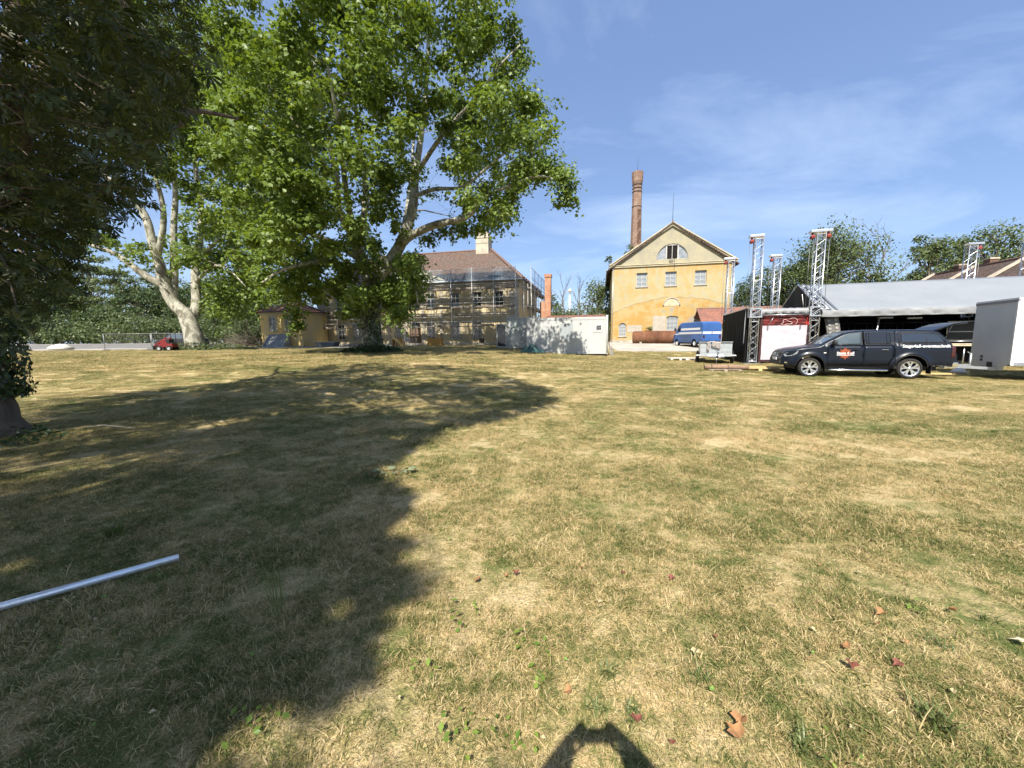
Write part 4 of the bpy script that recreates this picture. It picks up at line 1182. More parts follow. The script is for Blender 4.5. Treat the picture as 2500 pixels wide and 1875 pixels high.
M_ROOF_OLD = roof_tiles('old_brown_tiles', (0.225, 0.145, 0.11), (0.135, 0.095, 0.075), (0.135, 0.112, 0.095), eave=1.9)
M_ROOF_RED = roof_tiles('red_brown_tiles', (0.29, 0.135, 0.095), (0.21, 0.10, 0.075), (0.16, 0.10, 0.08))
M_ROOF_DARK = roof_tiles('dark_brown_tiles', (0.16, 0.105, 0.085), (0.12, 0.085, 0.07), (0.09, 0.075, 0.065))
M_RIDGE = mat('ridge_tile', (0.25, 0.155, 0.12), .9, col2=(0.17, 0.115, 0.095), vscale=3, spec=.15)
M_MORTAR = mat('pale_mortar', (0.52, 0.46, 0.36), .95, col2=(0.40, 0.33, 0.25), vscale=3, spec=.1)
M_MILL = plaster_mill()
M_TRIM = mat('cream_trim', (0.50, 0.45, 0.31), .85, col2=(0.38, 0.34, 0.23), vscale=2.5, bump=.2, spec=.2)
M_TRIM_D = mat('shabby_trim', (0.50, 0.45, 0.35), .9, col2=(0.30, 0.27, 0.21), vscale=2.5, bump=.3, spec=.15)
M_DARK = mat('dark_interior', (0.018, 0.016, 0.014), .9, spec=.1)
M_IRON = mat('dark_iron', (0.05, 0.045, 0.04), .7, metal=.3, var=.3)
M_ZINC = mat('zinc_sheet', (0.38, 0.40, 0.41), .45, metal=.7, var=.15)

# ------------------------------------------------------------------ the mill
mo = Vector((12.3, 48.0, 0)); mo.z = 1.10
mill = thing('mill_building', 'tall yellow plastered mill with gable and half round attic window', 'building', mo, RZ)
W, EH, AH = 13.36, 9.0, 13.55
holes = [rect(x - .62, x + .62, 6.65, 8.28) for x in (3.46, 6.71, 9.96)]
lun = [(6.78 - 1.75, 9.72), (6.78 + 1.75, 9.72)] + [(6.78 + 1.75 * math.cos(PI * i / 16), 9.72 + 1.75 * math.sin(PI * i / 16)) for i in range(1, 16)]
holes += [lun, arch(7.05, 1.3, 1.42, 2.95, .18), arch(10.0, 1.25, 1.42, 2.95, .18), arch(1.35, .88, .78, 2.0, .42)]
outline = [(0, -.6), (W, -.6), (W, EH), (W / 2, AH), (0, EH)]
wall_holes('front_wall', outline, holes, .45, M_MILL, mill)
mb = MB(); mb.box(0, .45, .452, 20, -.6, EH); mb.obj('side_wall', M_MILL, mill)
mb = MB(); mb.box(W - .45, W, .452, 20, -.6, EH); mb.obj('side_wall', M_MILL, mill)
mb = MB().prism([(0.45, -.6), (W - .45, -.6), (W - .45, EH), (W / 2, AH - .2), (.45, EH)], 19.5, 20); mb.obj('rear_wall', M_MILL, mill)
mb = MB().box(.5, W - .5, .9, 1.0, -.5, 9.1); mb.obj('interior_darkness', M_DARK, mill)  # near-black sheet behind the windows, painted as the unlit inside
for x in (3.46, 6.71, 9.96): window(mill, x, 6.65, 1.24, 1.63, 2, 3, M_WFRAME, M_GLASS_G, y=.22, bar=.06)
for x in (7.05, 10.0): window(mill, x, 1.42, 1.3 if x < 8 else 1.25, 1.53, 3, 3, M_WFRAME, M_GLASS_G, y=.16, bar=.05, arched=.18)
window(mill, 1.35, .78, .88, 1.22, 3, 3, M_WFRAME, M_GLASS_G, y=.14, bar=.04, arched=.42)
# attic lunette: two glazed quarters, near-black panels between painted as the dark opening
lw = MB()
for x in (6.78 - .64, 6.78 + .64): lw.box(x - .07, x + .07, .08, .2, 9.72, 11.36)
lw.box(6.78 - 1.75, 6.78 + 1.75, .06, .22, 9.66, 9.74); lw.box(6.78 - .64, 6.78 + .64, .08, .2, 11.28, 11.38)
lw.tube([(6.78 + 1.72 * math.cos(PI * i / 24), .14, 9.72 + 1.72 * math.sin(PI * i / 24)) for i in range(25)], .06, 6)
lw.box(6.78 - .03, 6.78 + .03, .10, .18, 9.74, 11.28)
lf = lw.obj('attic_window', M_GFRAME, mill)
for s in (-1, 1):
    q = [(6.78 + s * .72, 9.75)] + [(6.78 + s * 1.68 * math.cos(a), 9.75 + 1.66 * math.sin(a)) for a in [PI * .5 * k / 10 for k in range(11)] if 1.68 * math.cos(a) > .72] + [(6.78 + s * .72, 9.75 + 1.66 * math.sin(math.acos(.72 / 1.68)))]
    MB().prism(q if s > 0 else q[::-1], .17, .19).obj('pane', M_GLASS_G, lf)
for s in (-1, 1): MB().box(6.78 + (s * .32) - .27, 6.78 + (s * .32) + .27, .19, .23, 9.76, 11.26).obj('opening_darkness', M_DARK, lf)
# cornice, raking trim, blind lunette, plaster panel, plinth
mb = MB(); mb.box(-.12, W + .12, -.16, -.003, EH - .02, EH + .16); mb.box(-.2, W + .2, -.24, -.003, EH + .161, EH + .24); mb.obj('cornice', M_TRIM, mill)
for s in (-1, 1):
    a, b = Vector((W / 2 - s * (W / 2 + .35), -.12, EH + .06)), Vector((W / 2, -.12, AH + .06))
    mb = MB(); mb.bar(a, b, .24, .26); mb.bar(a + Vector((0, -.06, .2)), b + Vector((0, -.06, .2)), .34, .12); mb.obj('raking_cornice', M_TRIM, mill)
mb = MB().prism(arch(6.9, 1.7, 4.3, 4.31, .86, 14), -.03, -.003); mb.obj('blind_lunette', M_TRIM, mill)
mb = MB().tube([(6.9 + .92 * math.cos(PI * i / 14), -.04, 4.31 + .93 * math.sin(PI * i / 14)) for i in range(15)], .07, 6); mb.obj('lunette_moulding', M_TRIM_D, mill)
M_RENDER = mat('grey_render', (0.44, 0.40, 0.33), .95, col2=(0.36, 0.32, 0.26), vscale=2, bump=.3, spec=.1)
mb = MB().box(4.85, 6.3, -.025, -.003, .6, 3.15); mb.obj('plastered_up_door', M_RENDER, mill)
mb = MB().box(1.9, 3.6, -.02, -.003, 1.25, 2.1); mb.obj('render_patch', M_RENDER, mill)
mb = MB().box(-.04, W + .04, -.05, -.003, -.6, .28); mb.obj('plinth', M_STONE, mill)
for x in (.12, W - .15): MB().tube([(x, -.09, -.2), (x, -.09, EH - .1)], .05, 8).obj('downpipe', M_ZINC, mill)
# hoist under the attic opening
mb = MB(); mb.torus((6.65, -.18, 9.38), (0, 1, 0), .2, .035, 16, 6); mb.bar((6.65, 0, 9.38), (6.65, -.3, 9.38), .06); mb.bar((7.05, 0, 9.7), (7.05, -.25, 8.7), .05); mb.bar((6.3, -.1, 9.2), (7.15, -.1, 9.2), .05)
mb.obj('hoist', M_IRON, mill)
# roof
roof_slab('roof', [(-.55, 20.2, EH - .2), (-.55, -.35, EH - .2), (W / 2, -.35, AH + .28), (W / 2, 20.2, AH + .28)], .14, M_ROOF_DARK, mill, 14, 8)
roof_slab('roof', [(W + .55, -.35, EH - .2), (W + .55, 20.2, EH - .2), (W / 2, 20.2, AH + .28), (W / 2, -.35, AH + .28)], .14, M_ROOF_DARK, mill, 14, 8)
me = MB().tube([(0, -.2, 0), (0, .2, 0)], [.13, .12], 8).mesh('ridge_tile'); me.materials.append(M_RIDGE)
for k in range(50): share('ridge_tile', me, mill, (W / 2, -.15 + k * .41, AH + .30), (random.uniform(-.02, .02), 0, random.uniform(-.03, .03)))
MB().tube([(-.62, -.4, EH - .25), (-.62, 20.2, EH - .25)], .09, 8).obj('gutter', M_ZINC, mill)
MB().tube([(W / 2, 0, AH + .3), (W / 2 + .02, 0, AH + 3.6)], [.03, .012], 6).obj('lightning_rod', M_IRON, mill)
# a sapling rooted in the roof edge
sap = mill.matrix_basis
def mill_pt(x, y, z): return Matrix.Translation(mo) @ rotz(RZ) @ Vector((x, y, z))
far_tree('sapling', 'small sapling rooted on the left eave of the mill', mill_pt(-.35, 1.0, EH - .1), 2.3, 1.1, M_LFAR, 301, n_cl=16, per=22, leaf=.16, trunk_r=.03, low=.12, cat='plant')
far_tree('sapling', 'leafy sapling on the roof beside the chimney stack', mill_pt(2.4, 3.5, 10.75), 2.0, 2.2, M_LFAR, 302, n_cl=18, per=22, leaf=.18, trunk_r=.03, low=.12, cat='plant')

# ------------------------------------------------------------------ chimney stack behind the mill
def brick_mat(name, c1, c2, c3, sx=1.0):
    m = bpy.data.materials.new(name); m.use_nodes = True
    nt = m.node_tree; n, l = nt.nodes, nt.links; b = n['Principled BSDF']
    tc = n.new('ShaderNodeTexCoord'); t = n.new('ShaderNodeTexNoise'); t.inputs['Scale'].default_value = 1.1; t.inputs['Detail'].default_value = 8; t.inputs['Roughness'].default_value = .7
    l.new(tc.outputs['Object'], t.inputs['Vector'])
    c = ramp_nodes(nt, t.outputs[0], [(.34, c1), (.5, c2), (.64, c3)])
    se = n.new('ShaderNodeSeparateXYZ'); l.new(tc.outputs['Object'], se.inputs[0])
    cb = n.new('ShaderNodeCombineXYZ')
    ad = n.new('ShaderNodeMath'); ad.operation = 'ADD'; l.new(se.outputs[0], ad.inputs[0]); l.new(se.outputs[1], ad.inputs[1])
    l.new(ad.outputs[0], cb.inputs[0]); l.new(se.outputs[2], cb.inputs[1])
    br = n.new('ShaderNodeTexBrick'); br.inputs['Brick Width'].default_value = .26; br.inputs['Row Height'].default_value = .08; br.inputs['Scale'].default_value = sx; br.inputs['Mortar Size'].default_value = .010
    br.inputs['Color1'].default_value = (1, 1, 1, 1); br.inputs['Color2'].default_value = (.72, .70, .68, 1); br.inputs['Mortar'].default_value = (.85, .82, .75, 1)
    l.new(cb.outputs[0], br.inputs['Vector'])
    x = n.new('ShaderNodeMix'); x.data_type = 'RGBA'; x.blend_type = 'MULTIPLY'; x.inputs[0].default_value = 1; l.new(c, x.inputs[6]); l.new(br.outputs[0], x.inputs[7])
    l.new(x.outputs[2], b.inputs['Base Color']); _set(b, 'Roughness', .9); _set(b, 'Specular IOR Level', .15)
    bp = n.new('ShaderNodeBump'); bp.invert = True; bp.inputs['Strength'].default_value = .6; bp.inputs['Distance'].default_value = .02
    l.new(br.outputs['Fac'], bp.inputs['Height']); l.new(bp.outputs[0], b.inputs['Normal'])
    return m
M_BRICK = brick_mat('stack_brick', (0.24, 0.15, 0.115), (0.31, 0.21, 0.16), (0.36, 0.27, 0.21))
M_BRICK_D = brick_mat('sooty_brick', (0.13, 0.08, 0.06), (0.18, 0.11, 0.08), (0.24, 0.15, 0.11))
YC = 62.0
cb_ = P(1551, 640, YC); cb_.z = 1.1
ct = P(1557, 421, YC).z - 1.1
stack = thing('chimney_stack', 'tall brick factory chimney behind the left roof slope of the mill', 'chimney', cb_)
def octa(mb, prof):
    mb.lathe((0, 0, 0), (0, 0, 1), prof, 8)
    return mb
mb = MB(); octa(mb, [(-.5, .98), (ct * .5, .86), (ct * .86, .70), (ct * .93, .69)]); mb.sm = [False] * len(mb.f); mb.obj('shaft', M_BRICK, stack, rz=rad(22.5) + .25)
mb = MB(); octa(mb, [(ct * .93, .70), (ct * .945, .80), (ct, .86), (ct, .55), (ct - .6, .5)]); mb.sm = [False] * len(mb.f); mb.obj('crown_ring', M_BRICK, stack, rz=rad(22.5) + .25)
for z in (.80, .885, .905, .925): MB().lathe((0, 0, 0), (0, 0, 1), [(ct * z, .76), (ct * z + .12, .76)], 8).obj('iron_band', M_IRON, stack, rz=rad(22.5) + .25)
# panel of dark bricks running down the face
for i in range(24):
    z = ct * (.50 + .285 * i / 24); rr_ = .86 + (.70 - .86) * ((z / ct) - .5) / .36
    for j in range(3):
        if (i * 7 + j * 5) % 6 == 0: continue
        MB().box(-.26 + j * .18, -.10 + j * .18, -rr_ * .924 - .035, -rr_ * .924 + .05, z, z + ct * .0105).obj('dark_brick', M_BRICK_D, stack, rz=.25)
MB().tube([(0, 0, ct - .5), (.02, 0, ct + 2.4)], [.035, .012], 6).obj('lightning_rod', M_IRON, stack)

# ------------------------------------------------------------------ tiled shed right of the mill
so = Vector((21.35, 42.6, 0)); so.z = gz(23, 42) 
shed = thing('tiled_shed', 'low yellow shed with red pantile roof between mill and stage', 'building', so, RZ)
M_OCHRE = mat('ochre_plaster', (0.62, 0.47, 0.20), .92, col2=(0.60, 0.40, 0.13), vscale=1.2, bump=.3, spec=.15, dirt=(.42, .34, .22))
SW, SD, SE_, SR = 8.0, 4.2, 2.45, 3.95
wall_holes('front_wall', rect(0, SW, -.5, SE_), [], .3, M_OCHRE, shed)
MB().prism([(0, -.5), (SD, -.5), (SD, SE_), (SD / 2, SR - .1), (0, SE_)], 0, .3, Matrix.Rotation(rad(90), 4, 'Z') @ Matrix.Translation((0.302, -.302, 0))).obj('gable_wall', M_OCHRE, shed)
MB().box(0, SW, SD - .3, SD, -.5, SE_).obj('rear_wall', M_OCHRE, shed)
roof_slab('rear_roof', [(SW + .2, SD + .5, SE_ - .25), (-.55, SD + .5, SE_ - .25), (-.55, SD / 2, SR), (SW + .2, SD / 2, SR)], .1, M_ROOF_RED, shed, 6, 4)
M_PANTILE = mat('pantile', (0.30, 0.14, 0.10), .88, col2=(0.20, 0.105, 0.085), vscale=1.6, spec=.15, dirt=(.15, .11, .09))
course = []
L0 = Vector((0, -.5, SE_ - .30)); L1 = Vector((0, SD / 2, SR)); slope = (L1 - L0); ns = slope.normalized(); up_ = Vector((0, -ns.z, ns.y))
for c in range(9):
    mb = MB(); V_, F_ = [], []
    nx = 116; a = L0 + slope * (c / 9); b = L0 + slope * ((c + 1) / 9 + .012)
    for i in range(nx + 1):
        x = -.6 + (SW + .8) * i / nx; w_ = .035 * math.sin(i * PI / 2.0 + .3)
        V_ += [Vector((x, 0, 0)) + a + up_ * (.085 + w_), Vector((x, 0, 0)) + b + up_ * (.03 + w_), Vector((x, 0, 0)) + a + up_ * (.0)]
    for i in range(nx):
        k = i * 3; F_ += [(k, k + 3, k + 4, k + 1), (k + 2, k + 5, k + 3, k)]
    mb.add(V_, F_, True); mb.obj('tile_course', M_PANTILE, shed)
MB().tube([(-.6, SD / 2, SR + .05), (SW + .2, SD / 2, SR + .05)], .11, 8).obj('ridge_cap', M_RIDGE, shed)
MB().prism([(-.52, SE_ - .22), (-.52, SE_ - .42), (SD / 2, SR - .25), (SD / 2, SR - .05)], 0, .03, Matrix.Rotation(rad(90), 4, 'Z') @ Matrix.Translation((0, .56, 0))).obj('verge_board', M_DARK, shed)

# ------------------------------------------------------------------ the manor house
ho = Vector((-23.55, 47.6, 0)); ho.z = 0.85
house = thing('manor_house', 'two storey ochre manor house under scaffolding with hipped brown roof', 'building', ho, RZ)
def house_plaster():
    return mat('house_plaster', (0.58, 0.46, 0.25), .92, col2=(0.51, 0.44, 0.30), vscale=.7, bump=.35, bscale=6, spec=.15, dirt=(.36, .31, .23), dscale=.45)
M_HOUSE = house_plaster()
HW, HD, HE, HR = 25.0, 12.0, 7.2, 11.75
ux = [3.1, 5.3, 8.0, 10.8, 12.8, 14.8, 17.75, 20.3, 22.8]
holes = []
for x in ux:
    holes.append(rect(x - .5, x + .5, 4.35, 6.0))
    if abs(x - 12.8) < .1: holes.append(arch(x, 1.45, .0, 2.25, .72, 12))
    elif x < 22: holes.append(rect(x - .5, x + .5, .95, 2.7))
wall_holes('front_wall', rect(0, HW, -.8, HE), holes, .5, M_HOUSE, house)
SM = Matrix.Translation((HW, 0, 0)) @ rotz(rad(90))
sh = [rect(y - .5, y + .5, 4.35, 6.0) for y in (2.6, 5.6, 8.6)] + [rect(y - .5, y + .5, .95, 2.7) for y in (2.6, 5.6, 8.6)]
wall_holes('side_wall', rect(.502, HD, -.8, HE), sh, .5, M_HOUSE, house, 0, SM)
MB().box(0, .5, .502, HD, -.8, HE).obj('side_wall', M_HOUSE, house)
MB().box(.5, HW - .5, HD - .5, HD, -.8, HE).obj('rear_wall', M_HOUSE, house)
MB().box(.6, HW - .6, .9, HD - .6, -.5, HE - .1).obj('interior_darkness', M_DARK, house)  # near-black box whose colour stands for the darkness of the rooms
def surround(parent, x, z0, z1, w, m, M=None):
    mb = MB(); a, b = x - w / 2, x + w / 2
    mb.box(a - .16, a, -.06, -.003, z0 - .02, z1 + .16, M); mb.box(b, b + .16, -.06, -.003, z0 - .02, z1 + .16, M); mb.box(a, b, -.06, -.003, z1, z1 + .16, M); mb.box(a - .24, b + .24, -.12, -.003, z1 + .163, z1 + .25, M)
    return mb.obj('window_surround', m, parent)
for x in ux:
    window(house, x, 4.35, 1.0, 1.65, 2, 3, M_GFRAME, M_GLASS_D, y=.20, bar=.06, single=x > 13); surround(house, x, 4.35, 6.0, 1.0, M_TRIM_D)
    if abs(x - 12.8) > .1 and x < 22: window(house, x, .95, 1.0, 1.75, 2, 3, M_GFRAME, M_GLASS_D, y=.14, bar=.06, single=x > 13); surround(house, x, .95, 2.7, 1.0, M_TRIM_D)
for y in (2.6, 5.6, 8.6):
    for z, h in ((4.35, 1.65), (.95, 1.75)): window(house, y, z, 1.0, h, 2, 3, M_GFRAME, M_GLASS_D, y=.14, bar=.06, single=False, M=SM)
# front door with fanlight
M_DOOR = mat('brown_door', (0.13, 0.085, 0.06), .7, var=.2, vscale=4)
dm = MB(); 
for i, (a, b) in enumerate(((12.09, 12.78), (12.82, 13.51))): dm.box(a, b, .2, .27, 0, 2.22)
dr = dm.obj('door', M_DOOR, house)
for a in (12.17, 12.90):
    for z in (.15, .85, 1.55): MB().box(a, a + .53, .17, .197, z, z + .55).obj('door_panel', M_DOOR, dr)
fl = MB(); fl.tube([(12.8 + .70 * math.cos(PI * i / 16), .2, 2.27 + .70 * math.sin(PI * i / 16)) for i in range(17)], .05, 6)
for i in range(1, 6): fl.bar((12.8, .2, 2.28), (12.8 + .68 * math.cos(PI * i / 6), .2, 2.28 + .68 * math.sin(PI * i / 6)), .03)
fl.box(12.1, 13.5, .16, .25, 2.22, 2.30)
f_ = fl.obj('fanlight', M_WFRAME, house); MB().prism(arch(12.8, 1.4, 2.3, 2.31, .68, 12), .22, .235).obj('pane', M_GLASS_D, f_)
# risalit: pilasters, pediment, cornice, string course, quoins
for x in (9.5, 11.75, 13.85, 16.1):
    MB().box(x - .2, x + .2, -.10, -.003, 0, HE - .9).obj('pilaster', M_TRIM_D, house)
M_QUOIN = mat('pale_quoin', (0.52, 0.49, 0.42), .9, col2=(0.36, 0.335, 0.28), vscale=2.2, bump=.3, spec=.15)
me_q = MB().box(-.52, .52, -.09, -.003, 0, .30).mesh('quoin'); me_q.materials.append(M_QUOIN)
for x in (.53, HW - .53, 8.98, 16.62):
    for k in range(14 if x in (.53, HW - .53) else 0): share('quoin', me_q, house, (x, 0, .2 + k * .42))
me_q2 = MB().box(-.3, .3, -.07, -.003, 0, .26).mesh('quoin'); me_q2.materials.append(M_TRIM)
for x in (6.65, 16.6, 19.0, 21.55):
    for k in range(5): share('quoin', me_q2, house, (x, 0, 4.3 + k * .36))
for z0, z1, d in ((6.35, 6.6, .08), (6.6, 6.85, .14), (6.85, 7.05, .26), (7.05, 7.22, .42)):
    mb = MB(); mb.box(-d, HW + d, -d, -.003, z0, z1 - .004); mb.box(HW + .003, HW + d, .0, HD, z0, z1 - .004); mb.obj('cornice', M_TRIM_D, house)
MB().box(-.04, HW + .04, -.10, -.004, 3.55, 3.80).obj('string_course', M_TRIM_D, house)
MB().box(-.05, HW + .05, -.08, -.004, -.8, .45).obj('plinth', M_STONE, house)
mb = MB().prism([(9.1, 7.25), (16.5, 7.25), (12.8, 8.75)], -.38, .6); mb.obj('pediment', M_TRIM_D, house)
for s in (-1, 1):
    MB().bar((12.8 + s * 4.0, -.42, 7.25), (12.8, -.42, 8.9), .2, .2).obj('pediment_moulding', M_TRIM, house)
o_ = .55
A_, B_, C_, D_ = Vector((-o_, -o_, HE - .05)), Vector((HW + o_, -o_, HE - .05)), Vector((HW + o_, HD + o_, HE - .05)), Vector((-o_, HD + o_, HE - .05))
R1, R2 = Vector((4.6, HD / 2, HR)), Vector((HW - 4.6, HD / 2, HR))
roof_slab('roof', [A_, B_, R2, R1], .12, M_ROOF_OLD, house, 20, 10, .12)
roof_slab('hip_roof', [B_, C_, R2, R2], .12, M_ROOF_OLD, house, 10, 10, .08)
roof_slab('hip_roof', [D_, A_, R1, R1], .12, M_ROOF_OLD, house, 10, 10, .08)
roof_slab('roof', [C_, D_, R1, R2], .12, M_ROOF_OLD, house, 20, 10, .12)
me = MB().tube([(-.2, 0, 0), (.2, 0, 0)], [.13, .115], 8).mesh('ridge_tile'); me.materials.append(M_RIDGE)
n_ = 40
for k in range(n_): 
    p = R1.lerp(R2, (k + .5) / n_); share('ridge_tile', me, house, p + Vector((0, 0, .02)), (0, random.uniform(-.03, .03), random.uniform(-.03, .03)))
for e in (B_, C_):
    d = e - R2; q = d.to_track_quat('X', 'Z').to_euler()
    for k in range(22): share('ridge_tile', me, house, R2 + d * ((k + .5) / 22) + Vector((0, 0, .03)), (q.x, q.y, q.z))
M_CHIM = mat('pale_chimney_plaster', (0.50, 0.46, 0.36), .9, col2=(0.40, 0.36, 0.27), vscale=2, bump=.3)
mb = MB(); mb.box(18.6, 20.2, 5.2, 6.8, HR - 1.2, HR + 1.25); ch_ = mb.obj('chimney', M_CHIM, house, bevel=.02)
mb = MB(); mb.add([(18.55, 5.15, HR + 1.252), (20.25, 5.15, HR + 1.252), (20.25, 6.85, HR + 1.252), (18.55, 6.85, HR + 1.252), (18.75, 5.35, HR + 2.0), (20.05, 5.35, HR + 2.0), (20.05, 6.65, HR + 2.0), (18.75, 6.65, HR + 2.0)],
                  [(0, 3, 2, 1), (4, 5, 6, 7), (0, 1, 5, 4), (1, 2, 6, 5), (2, 3, 7, 6), (3, 0, 4, 7)]); mb.obj('chimney_cap', M_TRIM_D, ch_)
MB().box(18.58, 20.22, 5.17, 5.198, HR + .62, HR + .70).obj('chimney_band', M_STONE, ch_)
MB().box(19.37, 19.43, 5.165, 5.196, HR - .4, HR + 1.2).obj('chimney_seam', M_STONE, ch_)
MB().tube([(-.4, -.66, HE - .1), (HW + .6, -.66, HE - .1)], .085, 8).obj('gutter', M_ZINC, house)

# ------------------------------------------------------------------ scaffold
M_TUBE = mat('galvanised_tube', (0.46, 0.46, 0.45), .5, metal=.45, var=.2, vscale=8)
M_DECK = mat('scaffold_deck', (0.16, 0.135, 0.11), .85, col2=(0.26, 0.23, 0.19), vscale=4)
M_NET = bpy.data.materials.new('blue_safety_net'); M_NET.use_nodes = True
nt = M_NET.node_tree; n, l = nt.nodes, nt.links
tb = n.new('ShaderNodeBsdfTransparent'); mx = n.new('ShaderNodeMixShader'); tc = n.new('ShaderNodeTexCoord')
no = n.new('ShaderNodeTexNoise'); no.inputs['Scale'].default_value = 1.2; no.inputs['Detail'].default_value = 3; l.new(tc.outputs['Object'], no.inputs[0])
mr = n.new('ShaderNodeMapRange'); mr.inputs[1].default_value = .3; mr.inputs[2].default_value = .7; mr.inputs[3].default_value = .10; mr.inputs[4].default_value = .34; l.new(no.outputs[0], mr.inputs[0])
l.new(mr.outputs[0], mx.inputs[0]); l.new(tb.outputs[0], mx.inputs[1]); l.new(n['Principled BSDF'].outputs[0], mx.inputs[2]); l.new(mx.outputs[0], n['Material Output'].inputs['Surface'])
_set(n['Principled BSDF'], 'Base Color', (.16, .26, .36, 1)); _set(n['Principled BSDF'], 'Roughness', .8)
scaf = thing('scaffold', 'galvanised tube scaffold with plank decks and netting round the manor house', 'scaffold', ho, RZ)
ZL = [2.25, 4.2, 6.15]
nb = 11; bay = 2.36; x0s = -1.0
me_st = MB().tube([(0, 0, -.6), (0, 0, 8.35)], .032, 6).mesh('standard'); me_st.materials.append(M_TUBE)
me_st2 = MB().tube([(0, 0, -.6), (0, 0, 6.9)], .032, 6).mesh('standard'); me_st2.materials.append(M_TUBE)
me_le = MB().tube([(0, 0, 0), (bay, 0, 0)], .026, 6).mesh('ledger'); me_le.materials.append(M_TUBE)
me_tr = MB().tube([(0, 0, 0), (0, .78, 0)], .026, 6).mesh('transom'); me_tr.materials.append(M_TUBE)
me_de = MB().box(.02, bay - .02, .05, .36, -.03, .03).box(.02, bay - .02, .40, .72, -.03, .03).mesh('deck'); me_de.materials.append(M_DECK)
me_tb = MB().box(.02, bay - .02, -.012, .012, .04, .19).mesh('toe_board'); me_tb.materials.append(M_DECK)
me_br = MB().tube([(0, -.03, 0), (bay, -.03, 1.95)], .022, 6).mesh('brace'); me_br.materials.append(M_TUBE)
yo = -1.45
def bay_row(n_b, x0, T, brace):
    R_ = T.to_euler()
    def sh_(nm, me, p): share(nm, me, scaf, T @ Vector(p), R_)
    for i in range(n_b + 1):
        x = x0 + i * bay
        sh_('standard', me_st, (x, yo, 0)); sh_('standard', me_st2, (x, yo + .78, 0))
        for z in ZL: sh_('transom', me_tr, (x, yo, z - .05))
    for i in range(n_b):
        x = x0 + i * bay
        for k, z in enumerate(ZL):
            sh_('deck', me_de, (x, yo, z)); sh_('ledger', me_le, (x, yo, z + 1.0)); sh_('ledger', me_le, (x, yo, z + .5))
            if k != 0 or i % 2: sh_('toe_board', me_tb, (x, yo + .04, z))
        sh_('ledger', me_le, (x, yo, 8.2)); sh_('ledger', me_le, (x, yo, .35))
        if i in brace:
            sh_('brace', me_br, (x, yo, 4.2)); 
            if i % 2: share('brace', me_br, scaf, T @ Vector((x + bay, yo, 2.25)), (R_.x, R_.y, R_.z), (-1, 1, 1))
bay_row(nb, x0s, Matrix.Identity(4), (2, 7, 9))
ST = Matrix.Translation((HW, 0, 0)) @ rotz(rad(90))
bay_row(5, -.6, ST, (3,))
for i in range(5, nb): MB().add([(x0s + i * bay, yo - .04, 6.9), (x0s + (i + 1) * bay, yo - .04, 6.9), (x0s + (i + 1) * bay, yo - .05, 8.2), (x0s + i * bay, yo - .05, 8.2)], [(0, 1, 2, 3)]).obj('safety_net', M_NET, scaf)
for i in range(5):
    q = [ST @ Vector(p) for p in ((-.6 + i * bay, yo - .04, 6.2), (-.6 + (i + 1) * bay, yo - .04, 6.2), (-.6 + (i + 1) * bay, yo - .05, 8.25), (-.6 + i * bay, yo - .05, 8.25))]
    MB().add(q, [(0, 1, 2, 3)]).obj('safety_net', M_NET, scaf)

# ------------------------------------------------------------------ yellow annex left of the house
ao = Vector((-28.3, 43.95, 0)); ao.z = gz(-26, 43) + .02
annex = thing('yellow_annex', 'small peeling yellow annex with two white windows beside the house', 'building', ao, RZ)
M_PEEL = mat('peeling_plaster', (0.66, 0.47, 0.18), .92, col2=(0.56, 0.42, 0.20), vscale=1.0, bump=.4, bscale=6, spec=.15, dirt=(.46, .41, .33), dscale=.55)
AW, AD, AE = 5.5, 4.0, 3.85
wall_holes('front_wall', rect(0, AW, -.6, AE), [rect(x - .45, x + .45, 1.75, 3.35) for x in (1.65, 3.75)], .35, M_PEEL, annex)
MB().box(AW - .35, AW, .352, AD, -.6, AE).obj('side_wall', M_PEEL, annex); MB().box(0, .35, .352, AD, -.6, AE).obj('side_wall', M_PEEL, annex)
MB().box(.35, AW - .35, AD - .35, AD, -.6, AE).obj('rear_wall', M_PEEL, annex); MB().box(.4, AW - .4, .7, AD - .4, -.5, AE - .05).obj('interior_darkness', M_DARK, annex)  # last box: darkness of the room put in as near-black colour
for x in (1.65, 3.75): window(annex, x, 1.75, .9, 1.6, 2, 3, M_WFRAME, M_GLASS_D, y=.06, bar=.08)
for x in (1.65, 3.75): 
    mb = MB(); a, b = x - .45, x + .45
    mb.box(a - .12, a, -.03, -.003, 1.65, 3.47); mb.box(b, b + .12, -.03, -.003, 1.65, 3.47); mb.box(a, b, -.03, -.003, 3.35, 3.47); mb.obj('window_surround', M_TRIM, annex)
mb = MB(); mb.box(-.12, AW + .12, -.12, -.003, AE - .3, AE - .02); mb.box(AW + .003, AW + .12, 0, AD, AE - .3, AE - .02); mb.obj('cornice', M_TRIM, annex)
e_ = .4; A_, B_, C_, D_ = Vector((-e_, -e_, AE)), Vector((AW + e_, -e_, AE)), Vector((AW + e_, AD + e_, AE)), Vector((-e_, AD + e_, AE))
R1, R2 = Vector((2.0, AD / 2, AE + 1.25)), Vector((AW - 2.0, AD / 2, AE + 1.25))
for q in ([A_, B_, R2, R1], [C_, D_, R1, R2]): roof_slab('roof', q, .1, M_ROOF_RED, annex, 8, 5)
for q in ([B_, C_, R2, R2], [D_, A_, R1, R1]): roof_slab('hip_roof', q, .1, M_ROOF_RED, annex, 6, 5)
